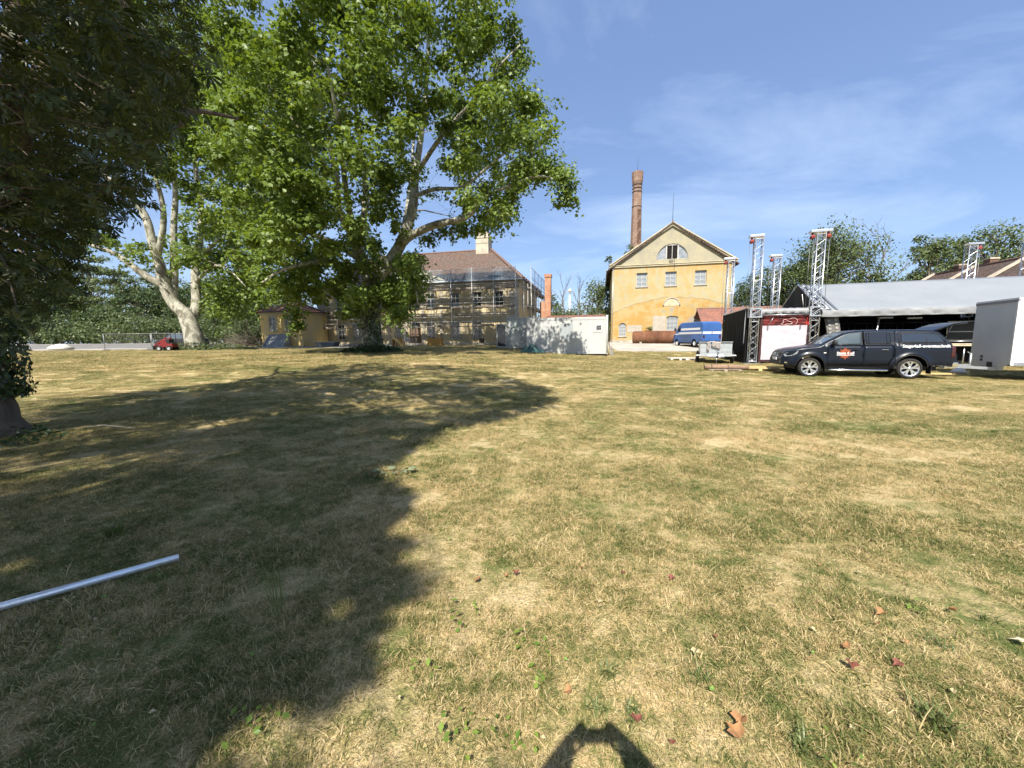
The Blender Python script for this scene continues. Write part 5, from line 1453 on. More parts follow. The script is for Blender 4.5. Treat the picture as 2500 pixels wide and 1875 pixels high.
# cellar hatch: slanted glazed frame leaning at the annex wall
hatch = thing('cellar_hatch', 'slanted dark cellar hatch leaning against the yellow annex', 'hatch', Matrix.Translation(ao) @ rotz(RZ) @ Vector((2.55, -.1, -.05)), RZ)
HM = Matrix.Translation((0, -1.15, 0)) @ Matrix.Rotation(rad(52), 4, 'X')
M_HATCH = mat('sooty_hatch', (0.10, 0.10, 0.10), .35, col2=(0.22, 0.22, 0.21), vscale=1.8, spec=.6)
MB().box(-1.25, 1.25, 0, 1.75, -.03, .0, HM).obj('panel', M_HATCH, hatch)
mb = MB(); mb.box(-1.35, -1.25, -.05, 1.8, -.06, .06, HM); mb.box(1.25, 1.35, -.05, 1.8, -.06, .06, HM); mb.box(-1.25, 1.25, 1.75, 1.8, -.06, .06, HM); mb.box(-1.25, 1.25, -.05, 0, -.06, .06, HM); mb.obj('frame', M_GFRAME, hatch)
for s in (-1.32, 1.29): MB().prism([(-1.15, 0), (0, 0), (0, 1.42)], s, s + .03, rotz(rad(90)) @ Matrix.Scale(-1, 4, (0, 1, 0))).obj('cheek', M_STONE, hatch)

# ------------------------------------------------------------------ long low wall with tiled coping, brick pillar
p0, p1 = P(1336, 800, 46.8), P(1474, 800, 45.2)
wo = Vector((p0.x, p0.y, .8)); wl_ = (Vector((p1.x, p1.y, 0)) - Vector((p0.x, p0.y, 0))); wa = math.atan2(wl_.y, wl_.x); wl_ = wl_.length
gw = thing('garden_wall', 'long low wall with reddish tiled coping behind the white container', 'wall', wo, wa)
M_WALLP = mat('faded_wall_plaster', (0.50, 0.42, 0.28), .95, var=.2, vscale=1.0)
MB().box(0, wl_, 0, .4, -.6, 3.25).obj('masonry', M_WALLP, gw)
roof_slab('coping', [(-.1, -.35, 3.2), (wl_ + .1, -.35, 3.2), (wl_ + .1, .2, 3.62), (-.1, .2, 3.62)], .07, M_ROOF_RED, gw, 14, 2, .01)
roof_slab('coping', [(wl_ + .1, .75, 3.2), (-.1, .75, 3.2), (-.1, .2, 3.62), (wl_ + .1, .2, 3.62)], .07, M_ROOF_RED, gw, 14, 2, .01)
pb = P(1338, 760, 48.0); pb.z = .9
M_BRICK2 = brick_mat('orange_brick', (0.42, 0.21, 0.13), (0.50, 0.27, 0.17), (0.56, 0.36, 0.25))
pil = thing('brick_pillar', 'slim orange brick pillar right of the scaffold', 'pillar', pb, RZ)
zt = P(1338, 670, 48.0).z - .9
MB().box(-.36, .36, -.3, .45, -.5, zt - .35).obj('shaft', M_BRICK2, pil); MB().box(-.43, .43, -.37, .52, zt - .35, zt).obj('cap', M_BRICK2, pil)
zz = P(1333, 736, 48.0).z - .9
MB().prism(arch(-.62, .62, -.5, zz - .3, .3, 10), -.55, -.302).obj('buttress', M_BRICK2, pil)

# ------------------------------------------------------------------ brown roofed barn at the right
bo = Vector((42.9, 33.0, 0)); bo.z = gz(40, 30)
barn = thing('barn', 'long barn with brown tiled roof and pale parapets behind the stage', 'barn', bo, rad(-13.6))
BR = 8.0 - bo.z + .0; BE = 3.6
MB().box(-6, -5.6, -12, 9, -.5, BE).obj('side_wall', M_OCHRE, barn); MB().box(5.6, 6, -12, 9, -.5, BE).obj('side_wall', M_OCHRE, barn)
MB().prism([(-5.6, -.5), (5.6, -.5), (5.6, BE), (0, BR - .25), (-5.6, BE)], 8.6, 9).obj('gable_wall', M_OCHRE, barn)
MB().prism([(-5.6, -.5), (5.6, -.5), (5.6, BE), (0, BR - .25), (-5.6, BE)], -12, -11.6).obj('gable_wall', M_OCHRE, barn)
roof_slab('roof', [(-6.6, 9.4, BE - .35), (-6.6, -12.3, BE - .35), (0, -12.3, BR), (0, 9.4, BR)], .14, M_ROOF_DARK, barn, 14, 8)
roof_slab('roof', [(6.6, -12.3, BE - .35), (6.6, 9.4, BE - .35), (0, 9.4, BR), (0, -12.3, BR)], .14, M_ROOF_DARK, barn, 14, 8)
for y in (9.2, 4.6, -.4, -6.0):
    MB().bar((-6.62, y, BE - .28), (-.1, y, BR + .1), .34, .16).obj('parapet', M_MORTAR, barn)
MB().tube([(0, -12.3, BR + .03), (0, 9.4, BR + .03)], .13, 8).obj('ridge_cap', M_RIDGE, barn)
for y in (6.6, 3.4, -1.2): 
    MB().box(-.05, .55, y - .32, y + .32, BR - .6, BR + .45).obj('chimney', M_BRICK_D, barn); MB().box(-.11, .61, y - .38, y + .38, BR + .453, BR + .6).obj('chimney_cap', M_MORTAR, barn)

# ------------------------------------------------------------------ wind turbine far away
tp = P(1391, 712, 600); tb_ = Vector((tp.x, 600, 1.0)); hh = tp.z - 1
M_TBL = mat('turbine_blade_grey', (0.34, 0.36, 0.39), .5)
M_TWH = mat('turbine_white', (0.80, 0.80, 0.80), .5)
tur = thing('wind_turbine', 'white wind turbine far off between the bare trees', 'wind turbine', tb_)
MB().tube([(0, 0, -2), (0, 0, hh)], [1.7, 1.1], 16).obj('tower', M_TWH, tur)
MB().box(-2, 2, -3.5, 6, hh - .5, hh + 3.6).obj('nacelle', M_TWH, tur, bevel=.8)
MB().sphere((0, -4.6, hh + 1.5), 1.9).obj('hub', M_TWH, tur)
for a in (76, 196, 316):
    R_ = Matrix.Translation((0, -4.6, hh + 1.5)) @ Matrix.Rotation(rad(30), 4, 'Z') @ Matrix.Rotation(-rad(a - 90), 4, 'Y')
    V_ = []
    for z, w in ((1, .35), (4, .6), (12, .45), (22, .28), (29, .1)):
        for q in ((-w, -.3), (w * .7, -.15), (w * .7, .15), (-w, .3)): V_.append(R_ @ Vector((q[0], q[1], z)))
    F_ = [(i * 4 + k, i * 4 + (k + 1) % 4, i * 4 + 4 + (k + 1) % 4, i * 4 + 4 + k) for i in range(4) for k in range(4)] + [(16, 17, 18, 19)]
    MB().add(V_, F_).obj('blade', M_TBL, tur)

# ================================================================== stage
M_ALU = mat('aluminium_truss', (0.62, 0.63, 0.64), .32, metal=.85, var=.10, vscale=6)
M_RED = mat('red_hoist', (0.26, 0.04, 0.03), .6, var=.25)
M_BLACK = mat('black_molton', (0.016, 0.016, 0.017), .95, spec=.05, col2=(0.026, 0.026, 0.027), vscale=3)
M_CHAIN = mat('steel_chain', (0.22, 0.22, 0.22), .5, metal=.8)
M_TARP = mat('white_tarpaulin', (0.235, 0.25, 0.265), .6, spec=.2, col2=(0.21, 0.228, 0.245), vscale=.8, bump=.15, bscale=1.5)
M_TARPG = mat('grey_tarpaulin', (0.28, 0.285, 0.285), .5, spec=.3, col2=(0.20, 0.205, 0.21), vscale=1.6)
STO = Vector((13.15, 21.1, 0)); STO.z = gz(13.15, 21.1); SRZ = rad(-17.5)
STM = Matrix.Translation(STO) @ rotz(SRZ)
def stage_pt(u, v, z=0.0):
    p = STM @ Vector((u, v, 0)); return Vector((p.x, p.y, gz(p.x, p.y) + z))
def truss_faces(mb_c, mb_l, L, w, r, pitch, z0=0.0):
    h = w / 2
    cor = [(-h, -h), (h, -h), (h, h), (-h, h)]
    n = max(1, int(round(L / pitch)))
    for i in range(4):
        a, b = cor[i], cor[(i + 1) % 4]
        for k in range(n):
            za, zb = z0 + L * k / n, z0 + L * (k + 1) / n
            p, q = (a, b) if k % 2 == 0 else (b, a)
            mb_l[i].tube([(p[0], p[1], za), (q[0], q[1], zb)], r * .52, 5, cap=False)
        for z in (z0 + .04, z0 + L / 3, z0 + 2 * L / 3, z0 + L - .04): mb_l[i].tube([(a[0], a[1], z), (b[0], b[1], z)], r * .6, 5, cap=False)
TW = .36; TTOP = 6.98
_l = [MB() for _ in range(4)]; truss_faces(None, _l, 6.7, TW, .025, .30, .12)
ME_LAT = []
for q in _l:
    me = q.mesh('lattice'); me.materials.append(M_ALU); ME_LAT.append(me)
ME_CH = MB().tube([(0, 0, .05), (0, 0, 6.85)], .026, 8).mesh('chord'); ME_CH.materials.append(M_ALU)
def truss_tower(label, u, v, arms, sleeve_z=2.75, group='truss towers of the stage'):
    p = stage_pt(u, v); top = TTOP - p.z
    t = thing('truss_tower', label, 'truss tower', p, SRZ, group)
    s = (top - .15) / 6.85
    for x in (-1, 1):
        for y in (-1, 1): share('chord', ME_CH, t, (x * TW / 2, y * TW / 2, 0), (0, 0, 0), (1, 1, s))
    for me in ME_LAT: share('lattice', me, t, sc=(1, 1, s))
    MB().box(-.42, .42, -.42, .42, -.02, .05).obj('base_plate', M_ALU, t)
    mb = MB()
    for d in (-1, 1):
        mb.bar((-TW / 2 - .12, d * (TW / 2 + .07), sleeve_z - .22), (TW / 2 + .12, d * (TW / 2 + .07), sleeve_z - .22), .06); mb.bar((-TW / 2 - .12, d * (TW / 2 + .07), sleeve_z + .22), (TW / 2 + .12, d * (TW / 2 + .07), sleeve_z + .22), .06)
        mb.bar((d * (TW / 2 + .07), -TW / 2 - .12, sleeve_z - .22), (d * (TW / 2 + .07), TW / 2 + .12, sleeve_z - .22), .06); mb.bar((d * (TW / 2 + .07), -TW / 2 - .12, sleeve_z + .22), (d * (TW / 2 + .07), TW / 2 + .12, sleeve_z + .22), .06)
        for e in (-1, 1): mb.bar((d * (TW / 2 + .07), e * (TW / 2 + .07), sleeve_z - .22), (d * (TW / 2 + .07), e * (TW / 2 + .07), sleeve_z + .22), .06)
        mb.bar((-TW / 2 - .07, d * (TW / 2 + .07), sleeve_z - .2), (TW / 2 + .07, d * (TW / 2 + .07), sleeve_z + .2), .035)
    mb.obj('sleeve_block', M_ALU, t)
    lo, hi = (-.46 if -1 in arms else -.22), (.46 if 1 in arms else .22)
    mb = MB(); mb.box(lo, hi, -TW / 2 - .02, TW / 2 + .02, top - .12, top); mb.obj('head_beam', M_ALU, t, bevel=.01)
    for a in arms:
        mb = MB(); mb.lathe((a * .34, -.14, top - .32), (0, 1, 0), [(0, .02), (0, .075), (.03, .10), (.20, .10), (.23, .075), (.23, .02)], 14); mb.bar((a * .34, 0, top - .12), (a * .34, 0, top - .2), .08); mb.obj('hoist_wheel', M_RED, t)
        for dx in (-.08, .08): MB().tube([(a * .34 + dx, 0, top - .34), (a * .34 + dx * .9, 0, sleeve_z)], .011, 5).obj('chain', M_CHAIN, t)
    MB().tube([(-.26 * arms[0] * -1, -.24, 1.0), (-.26 * arms[0] * -1, -.24, sleeve_z)], .012, 5).obj('chain', M_CHAIN, t)
    return t
truss_tower('aluminium truss tower at the left edge of the red banner', 0, 0, (-1,))
truss_tower('tall truss tower with two red hoists between banner and white roof', 2.72, 0, (-1, 1))
truss_tower('truss tower in front of the right wall of the mill', 0, 6.15, (-1,))
truss_tower('short looking truss tower behind the grey pent roof of the banner', 2.72, 6.15, (-1,))
truss_tower('truss tower rising before the brown barn roof', 12.6, 6.35, (1,))
truss_tower('truss tower cut off by the right edge', 15.25, 6.45, (1,))

# ---- white stage roof
sroof = thing('stage_roof', 'white tarpaulin stage roof with scalloped valance lowered on its towers', 'stage roof', STO, SRZ)
RE, RR = 2.78, 4.45; U0, U1, V0, VM, V1 = 2.95, 15.2, -.30, 3.1, 6.5
def tarp_sheet(a, b, c, d, nu, nv, sag, m, name, parent, wob=.02):
    a, b, c, d = map(Vector, (a, b, c, d)); V_, F_ = [], []
    nrm = (b - a).cross(d - a).normalized()
    for j in range(nv + 1):
        for i in range(nu + 1):
            u, v = i / nu, j / nv; p = a.lerp(b, u).lerp(d.lerp(c, u), v)
            s = sag * math.sin(PI * v) * (.55 + .45 * math.cos(u * PI * 8)) + wob * math.sin(i * 1.9 + j * 2.3) * math.sin(PI * v)
            V_.append(p - nrm * s)
    for j in range(nv):
        for i in range(nu): k = j * (nu + 1) + i; F_.append((k, k + 1, k + nu + 2, k + nu + 1))
    mb = MB(); mb.add(V_, F_, True); o = mb.obj(name, m, parent)
    s = o.modifiers.new('thick', 'SOLIDIFY'); s.thickness = .012
    return o
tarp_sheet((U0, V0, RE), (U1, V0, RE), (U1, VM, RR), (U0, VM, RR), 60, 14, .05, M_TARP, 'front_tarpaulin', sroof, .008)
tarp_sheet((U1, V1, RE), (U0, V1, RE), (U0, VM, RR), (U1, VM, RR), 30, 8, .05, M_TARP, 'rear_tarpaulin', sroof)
# valance: sagging folds between the eyelets
mb = MB(); V_, F_ = [], []; n_ = 120
for i in range(n_ + 1):
    u = U0 + (U1 - U0) * i / n_; f = (i % 8) / 8.0
    fold = .11 * (abs(f - .5) - .25) * (1 if (i // 8) % 2 else -1) + .05 * math.sin(i * .8) + .03 * math.sin(i * 2.1)
    V_ += [(u, V0 - .003, RE - .004), (u, V0 - .05 + fold * .7, RE - .11), (u, V0 - .02 - fold * .5, RE - .22), (u, V0 - .03, RE - .31 - .02 * math.sin(PI * f))]
for i in range(n_):
    for k in range(3): q = i * 4 + k; F_.append((q, q + 1, q + 5, q + 4))
mb.add(V_, F_, True); mb.obj('valance', M_TARPG, sroof)
MB().tube([(U0, V0 + .06, RE - .30), (U1, V0 + .06, RE - .30)], .03, 6).obj('eave_tube', M_ALU, sroof)
MB().tube([(U0, VM, RR - .06), (U1, VM, RR - .06)], .05, 6).obj('ridge_tube', M_ALU, sroof)
# rafter truss along the left gable edge, pale with dark bands
for vv, nm in ((V0, 'rafter_truss'), (V1, 'rafter_truss')):
    a, b = Vector((U0 + .12, vv, RE + .06)), Vector((U0 + .12, VM, RR + .06)); d = (b - a); mb = MB()
    for dx in (-.14, .14): mb.tube([a + Vector((dx, 0, 0)), b + Vector((dx, 0, 0))], .028, 6)
    for k in range(9): mb.tube([a + d * (k / 9) + Vector((-.14 if k % 2 else .14, 0, 0)), a + d * ((k + 1) / 9) + Vector((.14 if k % 2 else -.14, 0, 0))], .016, 5)
    mb.obj(nm, M_ALU, sroof)
M_BAND = mat('slate_band', (0.10, 0.115, 0.14), .7)
for dx in (.34, .62):
    a, b = Vector((U0 + dx, V0, RE + .02)), Vector((U0 + dx, VM, RR + .02)); MB().bar(a, b, .10, .012).obj('strap', M_BAND, sroof)
# gauze in the left gable
M_GAUZE = mat('black_gauze', (0.045, 0.045, 0.045), .9, col2=(0.11, 0.105, 0.085), vscale=1.2, stretch=(1, 1, .3), spec=.05)
g1 = MB(); V_ = []; n_ = 16
for i in range(n_ + 1):
    v = V0 + (V1 - V0) * i / n_; zt_ = RE + (RR - RE) * (1 - abs(v - VM) / (VM - V0)); w_ = .05 * math.sin(i * 1.7)
    V_ += [(U0 - .02 + w_, v, RE - .25), (U0 - .02, v, max(zt_ - .02, RE - .2))]
g1.add(V_, [(2 * i, 2 * i + 2, 2 * i + 3, 2 * i + 1) for i in range(n_)], True); g1.obj('gable_gauze', M_GAUZE, sroof)
MB().bar((U0 - .06, 1.6, RE - .2), (U0 - .06, 2.2, RR - .6), .04).obj('gable_strut', M_ALU, sroof)

# ---- stage deck with its legs, rails and backdrop
deck = thing('stage_deck', 'black stage platform with pale edge boards under the white roof', 'stage', STO, SRZ)
M_EDGE = mat('pale_edge_board', (0.55, 0.47, 0.33), .7, var=.15, vscale=4)
for i in range(5):
    for j in range(3): MB().box(3.3 + i * 2.0, 3.3 + i * 2.0 + 1.99, .55 + j * 1.9, .55 + j * 1.9 + 1.89, .94, 1.08).obj('platform', M_BLACK, deck)
for z in (.93, 1.0): MB().box(3.3, 13.3, .50, .545, z, z + .055).obj('edge_board', M_EDGE, deck)
me = MB().tube([(0, 0, -.1), (0, 0, .93)], .03, 6).mesh('leg'); me.materials.append(M_ALU)
for i in range(11):
    for v in (.65, 2.4, 4.3): share('leg', me, deck, (3.4 + i * .98, v, 0))
back = thing('stage_backdrop', 'black cloth backdrop hung along the rear of the stage', 'backdrop', STO, SRZ)
def drape(a, b, z0, z1, name, parent, m, folds=.06, n=60, z1b=None):
    a, b = Vector(a), Vector(b); d = (b - a); nr = Vector((-d.y, d.x, 0)).normalized(); mb = MB(); V_, F_ = [], []
    for i in range(n + 1):
        p = a + d * (i / n); zz = z1 + ((z1b if z1b is not None else z1) - z1) * i / n
        for k, t in enumerate((0, .33, .66, 1)):
            f = folds * (math.sin(i * 1.1) + .5 * math.sin(i * 2.7 + 1)) * (1 - .7 * t)
            q = p + nr * f; V_.append((q.x, q.y, z0 + (zz - z0) * t))
    for i in range(n):
        for k in range(3): q = i * 4 + k; F_.append((q, q + 4, q + 5, q + 1))
    mb.add(V_, F_, True); return mb.obj(name, m, parent)
drape((3.2, 6.3, 0), (13.5, 6.3, 0), 0, 2.85, 'cloth', back, M_BLACK, .05, 90)
drape((3.15, .9, 0), (3.15, 6.2, 0), 0, 2.75, 'cloth', back, M_BLACK, .04, 50)
drape((13.4, .6, 0), (13.4, 6.2, 0), 0, 2.75, 'cloth', back, M_BLACK, .04, 50)
drape((3.3, 1.2, 0), (13.3, 1.2, 0), -.1, .9, 'skirt', back, M_BLACK, .04, 90)
M_DIRTY = mat('dusty_black_panel', (0.035, 0.036, 0.034), .5, spec=.3, var=.3, vscale=3)
for i in range(3):
    r_ = thing('guard_rail', ('left guard rail panel on the stage behind the tow bar', 'middle guard rail panel on the stage near the box trailer', 'right guard rail panel on the stage behind the box trailer')[i], 'guard rail', STM @ Vector((8.6 + i * 1.75, .75, 1.08)), SRZ, 'guard rails on the stage')
    mb = MB(); mb.tube([(0, 0, .0), (0, 0, 1.05), (1.68, 0, 1.05), (1.68, 0, .0)], .024, 6); mb.tube([(0, 0, .55), (1.68, 0, .55)], .02, 6); mb.tube([(0, 0, .08), (1.68, 0, .08)], .02, 6); mb.obj('frame', M_ALU, r_)
    MB().box(.03, 1.65, .0, .02, .10, .53).obj('lower_panel', M_DIRTY, r_); MB().box(.03, 1.65, .0, .02, .57, 1.02).obj('upper_panel', M_DIRTY, r_)
rb = thing('red_case', 'dark red case on the stage beside the box trailer', 'case', STM @ Vector((10.55, .72, 1.08)), SRZ)
MB().box(0, .9, -.35, .0, 0, .22).obj('body', mat('dull_red', (0.20, 0.03, 0.03), .6), rb, bevel=.02); MB().box(.35, .55, -.37, -.352, .10, .14).obj('handle', M_ALU, rb)
# thin balusters of the rear rail
br_ = thing('rear_rail', 'thin grey baluster rail at the back of the dark stage', 'rail', STM @ Vector((4.6, 5.6, 1.08)), SRZ)
me = MB().tube([(0, 0, .0), (0, 0, 1.15)], .018, 5).mesh('baluster'); me.materials.append(M_CHAIN)
for i in range(26): share('baluster', me, br_, (i * .3, 0, 0))
MB().tube([(0, 0, 1.15), (7.5, 0, 1.15)], .02, 6).obj('top_bar', M_CHAIN, br_)
# blinder lamp panel beside the second tower
bl_ = thing('blinder_panel', 'tilted grey lamp panel with two columns of bulbs beside a tower', 'stage light', STM @ Vector((3.62, .10, 1.12)), SRZ + rad(-8))
BM_ = Matrix.Translation((0, 0, .75)) @ Matrix.Rotation(rad(-10), 4, 'Y')
MB().box(-.28, .28, -.08, .08, -.55, .55, BM_).obj('housing', mat('lamp_housing', (0.16, 0.15, 0.14), .6, var=.2), bl_, bevel=.015)
M_BULB = mat('lamp_lens', (0.38, 0.37, 0.33), .2, spec=.6)
for i in (-1, 1):
    for k in range(5):
        mb = MB(); mb.lathe(BM_ @ Vector((i * .14, -.082, -.42 + k * .21)), (BM_.to_3x3() @ Vector((0, -1, 0))), [(0, .06), (.03, .06), (.03, .05), (.01, .0)], 12); mb.obj('lamp', M_BULB, bl_)
MB().box(-.30, .30, -.06, .06, 1.33, 1.37).obj('bracket', M_ALU, bl_); mb = MB().bar((-.2, 0, -.02), (-.1, 0, .25), .04); mb.obj('foot', M_ALU, bl_)
# slanted tent pole and ceiling lamps
pl_ = tag(MB().tube([stage_pt(5.35, .15, .0), stage_pt(5.55, .15, 2.40)], .035, 8).obj('tent_pole', M_ALU), 'slightly slanted pale pole under the white stage roof', 'pole')
for i, (u, v, lb) in enumerate(((6.0, .6, 'flat strip lamp under the roof right of the slanted pole'), (7.6, 1.4, 'small dim strip lamp under the middle of the stage roof'), (11.3, .5, 'flat strip lamp under the roof above the guard rail'))):
    o = thing('strip_lamp', lb, 'lamp', STM @ Vector((u, v, 2.36 - .02 * i)), SRZ, 'strip lamps under the stage roof')
    MB().box(-.3, .3, -.08, .08, 0, .05).obj('housing', M_ALU, o); MB().box(-.28, .28, -.07, .07, -.03, -.002).obj('tube', M_BULB, o); MB().tube([(0, 0, .05), (0, 0, .2)], .01, 5).obj('hanger', M_CHAIN, o)

# ---- side bay with the banners
pa = thing('banner_bay', 'front bay between two towers with red printed strip above a white banner', 'banner', STO, SRZ)
M_MAROON = mat('maroon_frame', (0.042, 0.013, 0.013), .7, var=.2)
M_BRED = mat('red_banner', (0.14, 0.019, 0.016), .4, spec=.3, col2=(0.045, 0.012, 0.011), vscale=2.2, stretch=(1, 1, 1.5), lo=.42, hi=.6)
M_BWHITE = mat('white_banner', (0.52, 0.475, 0.50), .55, col2=(0.46, 0.42, 0.45), vscale=1.5, bump=.3, bscale=3)
mb = MB(); mb.box(.30, .42, -.02, .04, .1, 2.62); mb.box(2.42, 2.50, -.02, .04, .1, 2.62); mb.box(.42, 2.42, -.02, .04, .1, .26); mb.obj('frame', M_MAROON, pa)
def cloth(x0, x1, z0, z1, y, name, m, parent, wob=.015, nx=20, nz=12):
    V_, F_ = [], []
    for j in range(nz + 1):
        for i in range(nx + 1): V_.append((x0 + (x1 - x0) * i / nx, y + wob * (math.sin(j * 1.9 + i * .35) + .6 * math.sin(i * 1.3 - j * .8)), z0 + (z1 - z0) * j / nz))
    for j in range(nz):
        for i in range(nx): k = j * (nx + 1) + i; F_.append((k, k + 1, k + nx + 2, k + nx + 1))
    return MB().add(V_, F_, True).obj(name, m, parent)
cloth(.40, 2.45, .24, 2.06, -.05, 'white_banner', M_BWHITE, pa)
cloth(.43, 2.38, 2.06, 2.60, -.035, 'red_banner', M_BRED, pa, .012)
M_BRED2 = mat('bright_red_print', (0.42, 0.04, 0.03), .4)
MB().add([(2.36, -.06, 2.10), (2.50, -.06, 2.06), (2.50, -.06, 2.60), (2.42, -.06, 2.60)], [(0, 1, 2, 3)]).obj('bright_red_edge', M_BRED2, pa)
M_PINK = mat('pale_pink_print', (0.75, 0.50, 0.46), .5)
pts_ = []
for i in range(41):
    a = 2 * PI * i / 40; rr_ = .155 + .055 * math.cos(3 * a + .6); pts_.append((1.48 + rr_ * 1.3 * math.cos(a), -.07, 2.21 + rr_ * .8 * math.sin(a)))
MB().tube(pts_, .012, 5).obj('printed_outline', M_PINK, pa)
MB().tube([(1.78 + .2 * math.cos(a), -.07, 2.27 + .17 * math.sin(a)) for a in [rad(d) for d in range(-60, 150, 10)]], .010, 5).obj('printed_arc', M_PINK, pa)
MB().tube([(.62, -.075, 1.98), (.78, -.075, 2.3), (.92, -.075, 2.58)], .012, 5).obj('cable', M_ALU, pa)
for x in (.62, 2.1): MB().box(x, x + .05, -.09, -.06, 1.86, 2.06).obj('clip', M_CHAIN, pa)
MB().tube([(.18, -.16, 2.62), (2.56, -.16, 2.62)], .03, 6).obj('cross_bar', M_ALU, pa)
V_, F_ = [], []
for i in range(41):
    x = .22 + 2.28 * i / 40; f = .05 * math.sin(i * .9) + .03 * math.sin(i * 2.3)
    V_ += [(x, .9, 3.02 - .02 * math.sin(i)), (x, -.12, 2.93), (x, -.20 + f * .5, 2.80 + f * .3), (x, -.14 - f * .4, 2.69)]
for i in range(40):
    for k in range(3): q = i * 4 + k; F_.append((q, q + 1, q + 5, q + 4))
MB().add(V_, F_, True).obj('pent_tarpaulin', M_TARPG, pa)
MB().box(-.27, 2.6, .3, .35, -.1, 2.9).obj('dark_lining', M_BLACK, pa)
dr_ = thing('side_drape', 'charcoal cloth wall running back from the left truss tower', 'drape', STO, SRZ)
M_DRAPE = mat('charcoal_cloth', (0.042, 0.040, 0.036), .95, spec=.05, col2=(0.060, 0.056, 0.048), vscale=2, stretch=(1, 1, .3))
drape((-.30, .15, 0), (-.30, 6.1, 0), -.1, 3.02, 'cloth', dr_, M_DRAPE, .05, 70, 2.95)
MB().tube([(-.30, .15, 3.05), (-.30, 6.1, 2.98)], .03, 6).obj('top_tube', M_ALU, dr_)
MB().tube([(-.36, .25, 3.0), (-.42, .2, 1.2), (-.40, .28, 1.05), (-.36, .35, 1.2), (-.34, .3, 3.0)], .012, 5).obj('chain_loop', M_CHAIN, dr_)

# ================================================================== containers
M_CWHITE = mat('container_white', (0.42, 0.43, 0.42), .45, var=.03, vscale=1.5)
M_CGREY = mat('container_frame', (0.58, 0.60, 0.60), .5, var=.06)
def container(label, origin, L, D, name='office_container'):
    t = thing(name, label, 'container', origin, RZ)
    H_ = 2.6
    mb = MB(); mb.box(.06, L - .06, .03, D - .03, .12, H_ - .1); mb.obj('body', M_CWHITE, t)
    for x in (0, L - .14):
        for y in (0, D - .14): MB().box(x, x + .14, y, y + .14, -.02, H_ - .002).obj('corner_post', M_CWHITE, t, bevel=.015)
    for z in (0, H_ - .16):
        mb = MB(); mb.box(.14, L - .14, .012, .12, z, z + .16); mb.box(.14, L - .14, D - .12, D - .012, z, z + .16); mb.box(.012, .12, .14, D - .14, z, z + .16); mb.box(L - .12, L - .012, .14, D - .14, z, z + .16); mb.obj('edge_rail', M_CWHITE, t)
    MB().box(.02, L - .02, .02, D - .02, H_ - .05, H_ + .02).obj('roof', M_CGREY, t)
    me = MB().box(-.07, .07, -.07, .07, 0, .10).mesh('corner_casting'); me.materials.append(M_CGREY)
    for x in (.07, L - .07):
        for y in (.07, D - .07): share('corner_casting', me, t, (x, y, H_ + .02))
    return t
co = Vector((6.82, 27.45, 0)) - 5.85 * Vector((math.cos(RZ), math.sin(RZ), 0)); co.z = gz(4, 28) + .02
c1 = container('long white office container with small vent at the lawn', co, 5.85, 2.44)
for x in (1.9, 3.1, 4.6): MB().box(x, x + .02, .022, .029, .2, 2.42).obj('panel_seam', M_CGREY, c1)
M_SHUT = mat('grey_shutter', (0.33, 0.36, 0.37), .5, var=.05)
wf = MB(); wf.box(2.42, 2.50, .005, .028, 1.02, 2.22); wf.box(3.40, 3.48, .005, .028, 1.02, 2.22); wf.box(2.50, 3.40, .005, .028, 1.02, 1.08); wf.box(2.50, 3.40, .005, .028, 2.14, 2.22)
wf = wf.obj('window', M_CWHITE, c1)
me = MB().box(2.5, 3.4, .012, .027, 0, .052).mesh('slat'); me.materials.append(M_SHUT)
for k in range(19): share('slat', me, wf, (0, 0, 1.083 + k * .0555), (rad(0), 0, 0))
vf = MB(); vf.box(4.82, 5.5, .008, .028, 1.52, 2.22); vf = vf.obj('vent', M_CWHITE, c1)
MB().box(5.0, 5.42, -.004, .006, 1.64, 2.06).obj('vent_frame', M_CGREY, vf)
MB().box(5.04, 5.38, -.008, -.005, 1.68, 2.02).obj('vent_opening', M_DARK, vf)
for k in range(5): MB().bar((5.05, -.012, 1.72 + k * .07), (5.37, -.012, 1.70 + k * .07 - .02 * (k % 2)), .012).obj('louvre', M_CGREY, vf)
MB().tube([(5.80, -.03, .1), (5.80, -.03, 2.5)], .04, 8).obj('downpipe', M_CWHITE, c1)
co2 = P(1238, 850, 33.6); co2.z = gz(co2.x, co2.y) + .02
c2 = container('shorter set back white container with glazed panel and open door', co2, 2.44, 5.9)
M_PANE = mat('container_glass', (0.30, 0.34, 0.33), .05, spec=.9, col2=(0.40, 0.45, 0.42), vscale=.8)
gf = MB(); gf.box(.28, .36, .0, .028, .15, 2.25); gf.box(1.12, 1.20, .0, .028, .15, 2.25); gf.box(.36, 1.12, .0, .028, .15, .24); gf.box(.36, 1.12, .0, .028, 2.16, 2.25)
gf = gf.obj('glazed_panel', M_CWHITE, c2); MB().box(.36, 1.12, .012, .026, .24, 2.16).obj('pane', M_PANE, gf)
DM = Matrix.Translation((-.02, -.02, 0)) @ rotz(rad(180 - 4))
df = MB()
for a in ((0, .09, 0, 2.05), (.83, .92, 0, 2.05), (.09, .83, 0, .12), (.09, .83, 1.94, 2.05)): df.box(a[0], a[1], -.03, .03, .05 + a[2], .05 + a[3], DM)
df = df.obj('open_door', M_CWHITE, c2); MB().box(.09, .83, -.008, .008, .17, 1.99, DM).obj('pane', M_GLASS_D, df); MB().bar(DM @ Vector((.86, .05, 1.05)), DM @ Vector((.74, .05, 1.05)), .03).obj('handle', M_CHAIN, df)

